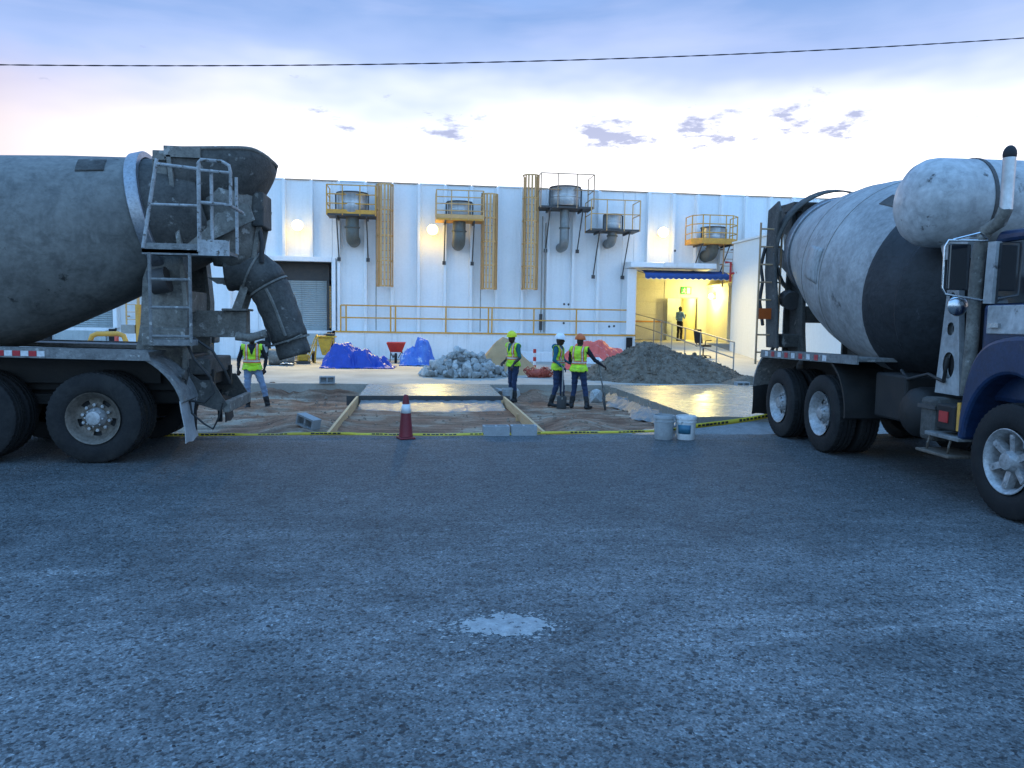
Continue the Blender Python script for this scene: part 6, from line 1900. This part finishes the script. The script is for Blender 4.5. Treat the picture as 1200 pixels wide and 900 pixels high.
# rubble in the dug strip
g = MB()
for k in range(1100):
    x = rs.uniform(-9, 5.0); y = rs.uniform(11.6, 20.2)
    if -1.3 < x < 1.9 and y > 15.6: continue
    s_ = rs.choice((0.010, 0.014, 0.02, 0.03)) * rs.uniform(0.7, 1.3)
    if y > 19.6 or abs(x - 2.6) < 0.5: s_ *= 1.5
    a = rs.uniform(0, 6); c, d = s_ * math.cos(a), s_ * math.sin(a); z = pit_h(x, y)
    e = rs.uniform(0.6, 1.2)
    g.add([(x + c, y + d, z - 0.01), (x - d, y + c, z - 0.01), (x - c, y - d, z - 0.01), (x + d, y - c, z - 0.01), (x + c * .6, y + d * .6, z + s_ * e), (x - d * .6, y + c * .6, z + s_ * e * 0.8), (x - c * .6, y - d * .6, z + s_ * e * .7), (x + d * .6, y - c * .6, z + s_ * e)],
          [(0, 1, 5, 4), (1, 2, 6, 5), (2, 3, 7, 6), (3, 0, 4, 7), (4, 5, 6, 7)])
tag(g.build('rubble', M['clod'], fix=False), 'small rubble and clods over the dug ground', 'rubble', kind='stuff')

# broken paving lumps along the far edge of the cut
rs = random.Random(31)
for k, (x, y, s_, lab) in enumerate(((1.98, 20.0, 0.24, 'grey broken paving lump at the corner of the floated slab'), (2.55, 20.05, 0.20, 'small broken paving lump behind the man in the yellow helmet'), (4.55, 19.3, 0.24, 'broken paving lump by the corner of the large wet slab'))):
    me = stone_meshes[k + 2]
    o = place('paving_lump', me, None, (x, y, pit_h(x, y) + s_ * 0.35), (rs.uniform(0, 6), rs.uniform(0, 6), rs.uniform(0, 6)), (s_ * 1.2, s_, s_ * 0.7))
    tag(o, lab, 'paving lump', 'broken paving lumps')

# overhead cable: two strands twisted round each other
def wire_pt(x):
    return 6.30 + 0.0786 * (x - 1.63) + 0.0021 * (x - 1.63) ** 2
wire = MB()
for ph in (0, PI):
    pts = []
    for i in range(1400):
        x = -24 + 56 * i / 1399
        a = ph + x * 2 * PI / 0.75
        pts.append((x, 14 + 0.0055 * math.cos(a), wire_pt(x) + 0.0055 * math.sin(a)))
    wire.tube(pts, 0.0065, 5)
tag(wire.build('overhead_cable', M['wire_black'], smooth=60), 'thin black twisted overhead cable crossing the sky', 'cable')
# ================================================================== PEOPLE
def person(loc, rz, label, pose, mats, vest=True, hat=None, lean=0.0):
    """forward +x, left +y. mats: dict head, torso, arm, fore, hand, leg, boot"""
    V = Vector
    prims = []      # (kind, data, region)

    def cap(p, q, r0, r1, reg): prims.append(('c', V(p), V(q), r0, r1, reg))
    def ell(c, r, reg): prims.append(('e', V(c), V(r), 0, 0, reg))
    sx = lean
    def tz(z):      # trunk sways with the lean
        return sx * max(0, z - 0.92)
    ell((0.0, 0, 0.94), (0.118, 0.172, 0.15), 'leg')
    ell((tz(1.1) + 0.01, 0, 1.10), (0.118, 0.165, 0.19), 'torso')
    ell((tz(1.3), 0, 1.30), (0.125, 0.185, 0.19), 'torso')
    ell((tz(1.40), 0, 1.41), (0.085, 0.185, 0.07), 'torso')
    hx = tz(1.6) + 0.02
    cap((tz(1.42), 0, 1.42), (hx - 0.005, 0, 1.53), 0.062, 0.056, 'head')
    ht = pose.get('head', 0.0)          # head yaw
    hq = Matrix.Rotation(ht, 3, 'Z')
    hc = V((hx + 0.01, 0, 1.605))
    def hp(x, y, z): return hc + hq @ V((x, y, z))
    ell(hc, (0.098, 0.078, 0.118), 'head')
    ell(hp(0.035, 0, -0.06), (0.062, 0.056, 0.06), 'head')
    cap(hp(0.085, 0, 0.02), hp(0.108, 0, -0.025), 0.012, 0.017, 'head')
    cap(hp(0.085, -0.018, -0.06), hp(0.085, 0.018, -0.06), 0.012, 0.012, 'head')
    for s_ in (-1, 1):
        ell(hp(-0.005, s_ * 0.079, -0.005), (0.02, 0.012, 0.032), 'head')
    for k, s_ in (('L', 1), ('R', -1)):
        hip = V((0, s_ * 0.09, 0.92)); kn = V(pose['knee' + k]); an_ = V(pose['ank' + k])
        cap(hip, kn, 0.098, 0.068, 'leg'); cap(kn, an_, 0.070, 0.052, 'leg')
        td = pose.get('toe' + k, 0.0)
        f = V((math.cos(td), math.sin(td), 0))
        bt = an_ + (kn - an_) * 0.42
        cap(bt, an_, 0.068, 0.058, 'boot')
        g0 = V((an_.x, an_.y, 0.045)) - f * 0.05; g1 = V((an_.x, an_.y, 0.038)) + f * 0.17
        cap(g0, g1, 0.05, 0.042, 'boot'); cap(an_, g0 + f * 0.05, 0.058, 0.05, 'boot')
        sho = V((tz(1.40), s_ * 0.195, 1.405)); el = V(pose['elb' + k]); wr = V(pose['wri' + k])
        cap(sho, el, 0.062, 0.046, 'arm'); cap(el, wr, 0.045, 0.030, 'fore')
        d = (wr - el).normalized()
        hd = V(pose.get('hnd' + k, d)); hd.normalize()
        side = hd.cross(V((0, 0, 1)) if abs(hd.z) < 0.9 else V((1, 0, 0))).normalized()
        pn = hd.cross(side).normalized()
        pc = wr + hd * 0.05
        cap(wr, pc + hd * 0.03, 0.028, 0.032, 'hand')
        cap(pc + side * 0.022, pc - side * 0.022 + hd * 0.03, 0.02, 0.02, 'hand')
        curl = pose.get('curl', 0.7)
        for fi, (off, ln) in enumerate(((-0.033, 0.066), (-0.011, 0.078), (0.011, 0.074), (0.033, 0.058))):
            a = pc + side * off + hd * 0.045
            m_ = a + (hd * math.cos(curl) + pn * math.sin(curl)) * ln * 0.55
            e = m_ + (hd * math.cos(curl * 2.1) + pn * math.sin(curl * 2.1)) * ln * 0.5
            cap(a, m_, 0.0105, 0.0095, 'hand'); cap(m_, e, 0.0095, 0.0085, 'hand')
        a = wr + hd * 0.03 - side * 0.03
        m_ = a + (hd * 0.7 - side * 0.6 + pn * 0.3).normalized() * 0.04
        cap(a, m_, 0.013, 0.011, 'hand'); cap(m_, m_ + (hd * 0.8 + pn * 0.6).normalized() * 0.03, 0.011, 0.009, 'hand')
    mb = MB()
    for p in prims:
        if p[0] == 'c':
            mb.cyl(p[1], p[2], p[3], p[4], n=10)
            mb.sph(p[1], p[3], 10, 6); mb.sph(p[2], p[4], 10, 6)
        else:
            mb.sph(p[1], tuple(p[2]), 16, 10)
    tmp = mb.build('tmp', M['skin_dark'])
    md = tmp.modifiers.new('r', 'REMESH'); md.mode = 'VOXEL'; md.voxel_size = 0.0125
    md = tmp.modifiers.new('s', 'SMOOTH'); md.factor = 0.5; md.iterations = 3
    dg = bpy.context.evaluated_depsgraph_get()
    me = bpy.data.meshes.new_from_object(tmp.evaluated_get(dg))
    bpy.data.objects.remove(tmp)
    me.name = 'body'
    # materials by nearest primitive
    regs = ['head', 'torso', 'arm', 'fore', 'hand', 'leg', 'boot']
    me.materials.clear()
    for r in regs:
        me.materials.append(M[mats[r]])
    nf = len(me.polygons)
    cen = np.empty(nf * 3, np.float32); me.polygons.foreach_get('center', cen); cen = cen.reshape(-1, 3)
    nor = np.empty(nf * 3, np.float32); me.polygons.foreach_get('normal', nor); nor = nor.reshape(-1, 3)
    best = np.full(nf, 1e9, np.float32); idx = np.zeros(nf, np.int32)
    for p in prims:
        if p[0] == 'c':
            a = np.array(p[1]); b_ = np.array(p[2]); d = b_ - a
            t = np.clip(((cen - a) @ d) / max(1e-9, float(d @ d)), 0, 1)
            dist = np.linalg.norm(cen - (a + t[:, None] * d), axis=1) - (p[3] + (p[4] - p[3]) * t)
        else:
            rr_ = np.array(p[2]); q = (cen - np.array(p[1])) / rr_
            dist = (np.linalg.norm(q, axis=1) - 1) * float(rr_.min())
        w = dist < best
        best[w] = dist[w]; idx[w] = regs.index(p[5])
    # hips above the belt belong to the shirt
    up = (idx == regs.index('leg')) & (cen[:, 2] > 1.0)
    idx[up] = regs.index('torso')
    me.polygons.foreach_set('material_index', idx)
    me.polygons.foreach_set('use_smooth', [True] * nf)
    # cloth folds: small ripples along the limbs and trunk
    nvx = len(me.vertices)
    cov = np.empty(nvx * 3, np.float32); me.vertices.foreach_get('co', cov); cov = cov.reshape(-1, 3)
    nrm = np.empty(nvx * 3, np.float32); me.vertex_normals.foreach_get('vector', nrm); nrm = nrm.reshape(-1, 3)
    sk = np.ones(nvx, np.float32)
    for pi in range(nf):
        if idx[pi] in (0, 4):
            for vi in me.polygons[pi].vertices: sk[vi] = 0.0
    amp = np.array([noise.fractal(Vector((float(c_[0]) * 9, float(c_[1]) * 9, float(c_[2]) * 15 + rz)), 1.0, 2.0, 3) for c_ in cov], np.float32)
    cov = cov + nrm * (amp * 0.012 * sk)[:, None]
    me.vertices.foreach_set('co', cov.reshape(-1)); me.update()
    T = empty('person', loc, rz, label, 'person')
    body = place('body', me, T)
    if vest:
        sel = ((idx == 1) | ((idx == 5) & (cen[:, 2] > 0.90))) & (cen[:, 2] > 0.90) & (cen[:, 2] < 1.475)
        # V neck at the front
        vneck = (cen[:, 0] > tz(1.3) + 0.04) & (np.abs(cen[:, 1]) < (cen[:, 2] - 1.24) * 0.42) & (cen[:, 2] > 1.24)
        sel &= ~vneck
        sel |= (idx == 2) & (cen[:, 2] > 1.36) & (np.abs(cen[:, 1]) < 0.215)
        nv = len(me.vertices)
        co = np.empty(nv * 3, np.float32); me.vertices.foreach_get('co', co); co = co.reshape(-1, 3)
        vn = np.empty(nv * 3, np.float32); me.vertex_normals.foreach_get('vector', vn); vn = vn.reshape(-1, 3)
        out = np.clip((1.15 - co[:, 2]) * 0.10, 0, 0.03) + 0.016
        out = out + 0.006 * np.sin(co[:, 2] * 30 + co[:, 1] * 19 + co[:, 0] * 9) + 0.004 * np.sin(co[:, 1] * 60 + co[:, 2] * 11)
        co2 = co + vn * out[:, None]
        mp = {}
        vv = []; ff = []
        for pi in np.nonzero(sel)[0]:
            fc = []
            for vi in me.polygons[int(pi)].vertices:
                if vi not in mp:
                    mp[vi] = len(vv); vv.append(tuple(float(x) for x in co2[vi]))
                fc.append(mp[vi])
            ff.append(tuple(fc))
        MB().add(vv, ff).build('vest', M['vest'], T, solid=0.006, smooth=70, fix=False)
    if hat:
        hm = MB(); hm.T = Matrix.Translation(hc + V((0, 0, 0.035))) @ Matrix.Rotation(ht, 4, 'Z') @ Matrix.Rotation(R(4), 4, 'Y')
        hm.lathe([(0.0, 0.128), (0.025, 0.126), (0.07, 0.112), (0.105, 0.085), (0.125, 0.05), (0.131, 0)], n=28)
        for th in (-1, 0, 1):
            hm.tube([(0.128 * math.cos(R(a)) * 0.98, th * 0.022, 0.132 * math.sin(R(a)) + 0.004) for a in range(20, 161, 14)], 0.007, 5)
        hm.grid(lambda u, v: ((0.12 + (0.052 if True else 0) * v * max(0.22, math.cos(2 * PI * u)) ) * math.cos(2 * PI * u) * 1.05, (0.118 + 0.022 * v) * math.sin(2 * PI * u), 0.006 - 0.010 * v), 32, 3)
        hm.build('helmet', M[hat], T, smooth=50, solid=0.005)
    else:
        hm = MB().sph(hc + V((-0.012, 0, 0.03)), (0.100, 0.083, 0.100), 16, 10)
        hm.build('hair', M['hair'], T, smooth=60)
    return T


# local stance helpers (ankle height 0.09)
stand = dict(kneeL=(0.03, 0.11, 0.50), ankL=(0.0, 0.12, 0.10), kneeR=(0.03, -0.11, 0.50), ankR=(0.0, -0.12, 0.10), toeL=0.25, toeR=-0.25)
PZ = -0.37
# man under the chute, facing the street, legs apart
p = dict(stand, kneeL=(0.06, 0.24, 0.52), ankL=(0.02, 0.33, 0.10), kneeR=(0.08, -0.10, 0.50), ankR=(0.0, -0.10, 0.10), toeL=0.5,
         elbL=(-0.06, 0.30, 1.14), wriL=(-0.02, 0.26, 0.92), elbR=(-0.08, -0.29, 1.13), wriR=(0.0, -0.30, 0.90), hndL=(0.1, -0.3, -1), hndR=(0.1, 0, -1), head=0.3)
person((-3.72, 17.9, pit_h(-3.72, 17.9) + 0.01), R(-90) + 0.12, 'worker in yellow green vest and pale jeans standing with legs apart behind the chute', p,
       dict(head='skin_dark', torso='shirt_black', arm='shirt_black', fore='shirt_black', hand='skin_dark', leg='jeans_pale', boot='boot_black'), hat='hat_white' if False else None)
# yellow helmet, half turned away, bucket in hand
p = dict(stand, kneeL=(0.05, 0.09, 0.50), ankL=(0.03, 0.10, 0.10), kneeR=(0.02, -0.09, 0.50), ankR=(-0.06, -0.11, 0.10), elbR=(-0.06, -0.28, 1.14), wriR=(0.16, -0.20, 1.00), hndR=(0.8, 0.3, -0.4),
         elbL=(0.02, 0.27, 1.12), wriL=(0.20, 0.22, 0.93), hndL=(0.5, 0.0, -1), head=0.3)
yx, yy = 2.38, 19.1
person((yx, yy, pit_h(yx, yy) + 0.01), R(-150), 'worker in yellow helmet and hi-vis vest standing at the corner of the floated slab', p,
       dict(head='skin_dark', torso='shirt_green', arm='shirt_green', fore='skin_dark', hand='skin_dark', leg='jeans_dark', boot='boot_black'), hat='hat_yellow', lean=0.06)
# white helmet, teal jacket, looking right, shovel in front
wx, wy = 3.36, 18.3
p = dict(stand, kneeL=(0.08, 0.10, 0.50), ankL=(0.10, 0.12, 0.10), kneeR=(0.0, -0.10, 0.50), ankR=(-0.12, -0.12, 0.10), elbR=(0.0, -0.30, 1.13), wriR=(0.20, -0.26, 0.98), hndR=(0.7, 0.1, -0.6),
         elbL=(0.05, 0.27, 1.12), wriL=(0.26, 0.16, 1.05), head=0.25)
person((wx, wy, pit_h(wx, wy) + 0.01), R(-28), 'worker in white helmet and teal hooded jacket under a hi-vis vest', p,
       dict(head='skin_dark', torso='shirt_teal', arm='shirt_teal', fore='shirt_teal', hand='jeans_dark', leg='jeans_dark', boot='boot_black'), hat='hat_white', lean=0.02)
# hood of the jacket is part of him
T = [o for o in bpy.data.objects if o.name.startswith('person')][-1]
MB().sph((-0.085, 0, 1.445), (0.075, 0.12, 0.075), 16, 10).build('hood', M['shirt_teal'], [o for o in bpy.data.objects if o.get('label', '').startswith('worker in white helmet')][0], smooth=60)
# orange helmet, back to the street, shovel held out to the right
ox, oy = 3.78, 17.85
p = dict(stand, kneeL=(0.06, 0.12, 0.50), ankL=(0.02, 0.17, 0.10), kneeR=(0.06, -0.14, 0.50), ankR=(0.02, -0.22, 0.10), elbR=(0.10, -0.36, 1.16), wriR=(0.24, -0.50, 1.04), hndR=(0.6, -0.6, -0.4),
         elbL=(0.10, 0.26, 1.13), wriL=(0.30, 0.12, 1.04), head=-0.3)
person((ox, oy, pit_h(ox, oy) + 0.01), R(58), 'worker in orange helmet with his back turned, one arm out on a shovel', p,
       dict(head='skin_dark', torso='shirt_black', arm='shirt_black', fore='shirt_black', hand='skin_dark', leg='jeans_dark', boot='boot_black'), hat='hat_orange', lean=0.04)
# guard at the open door
p = dict(stand, elbR=(0.06, -0.26, 1.15), wriR=(0.26, -0.14, 1.28), hndR=(0.5, 0.6, 0.5), elbL=(0.02, 0.27, 1.13), wriL=(0.14, 0.26, 0.96), hndL=(0.3, 0, -1), head=-0.1)
person((13.1, 37.6, RZ), R(25), 'guard in light blue shirt and black trousers at the lit doorway', p,
       dict(head='skin_dark', torso='shirt_blue', arm='shirt_blue', fore='skin_dark', hand='skin_dark', leg='trouser_black', boot='boot_black'), vest=False)


# ------------------------------------------------------------------ shovels
def shovel(tip, top, label, blade_m, shaft_m, face=0.0, wide=0.115, square=True):
    tip = Vector(tip); top = Vector(top)
    d = (tip - top); L_ = d.length
    o = empty('shovel', top, 0, label, 'shovel')
    q = Vector((0, 0, -1)).rotation_difference(d.normalized())
    o.rotation_mode = 'QUATERNION'
    from mathutils import Quaternion
    o.rotation_quaternion = q @ Quaternion((0, 0, 1), face)
    bl = 0.31
    MB().cyl((0, 0, -0.02), (0, 0, -(L_ - bl + 0.08)), 0.018, n=10).build('shaft', M[shaft_m], o, smooth=40)
    def blade(u, v):
        x = (u - 0.5) * 2
        w = wide * (1.0 if square else (1 - 0.75 * max(0, v - 0.45) ** 1.6 / 0.55 ** 1.6 * 1.0))
        if v < 0.08: w *= 0.82 + 2.2 * v
        return (x * w, 0.035 * (x * x) + 0.03 * (v - 0.3) ** 2 * 4 * 0.3, -(L_ - bl) - bl * v)
    b_ = MB().grid(blade, 10, 12).build('blade', M[blade_m], o, solid=0.006, smooth=60)
    MB().lathe([(0, 0.022), (0.14, 0.026)], (0, 0, -(L_ - bl) - 0.03), (0, 0, 1), 10).build('socket', M[blade_m], b_, smooth=40)
    MB().tube([(-0.06, 0, 0.06), (0.06, 0, 0.06), (0.018, 0, -0.04), (-0.018, 0, -0.04)], 0.012, 6, closed=True).build('grip', M[shaft_m], o, smooth=40)
    return o


sx_, sy_ = 3.40, 17.9
shovel((sx_, sy_, pit_h(sx_, sy_) + 0.01), (sx_ + 0.02, sy_ + 0.02, PZ + 1.02), 'upright square shovel with dark blade before the man in the white helmet', 'steel_dark', 'rail_steel', 0.0)
kx, ky = 4.46, 17.75
shovel((kx, ky, pit_h(kx, ky) + 0.01), (kx - 0.17, ky + 0.25, PZ + 1.10), 'round pointed shovel leaning from the hand of the man in the orange helmet', 'steel_dark', 'grime', 1.1, 0.10, False)
# grey bucket carried by the man in the yellow helmet
bk = bucket((2.22, 18.98, pit_h(2.2, 18.95) + 0.02), 'bucket_grey', 'dark grey bucket standing against the legs of the man in the yellow helmet')
bk.scale = (0.9, 0.9, 1.0)
bpy.context.view_layer.update()
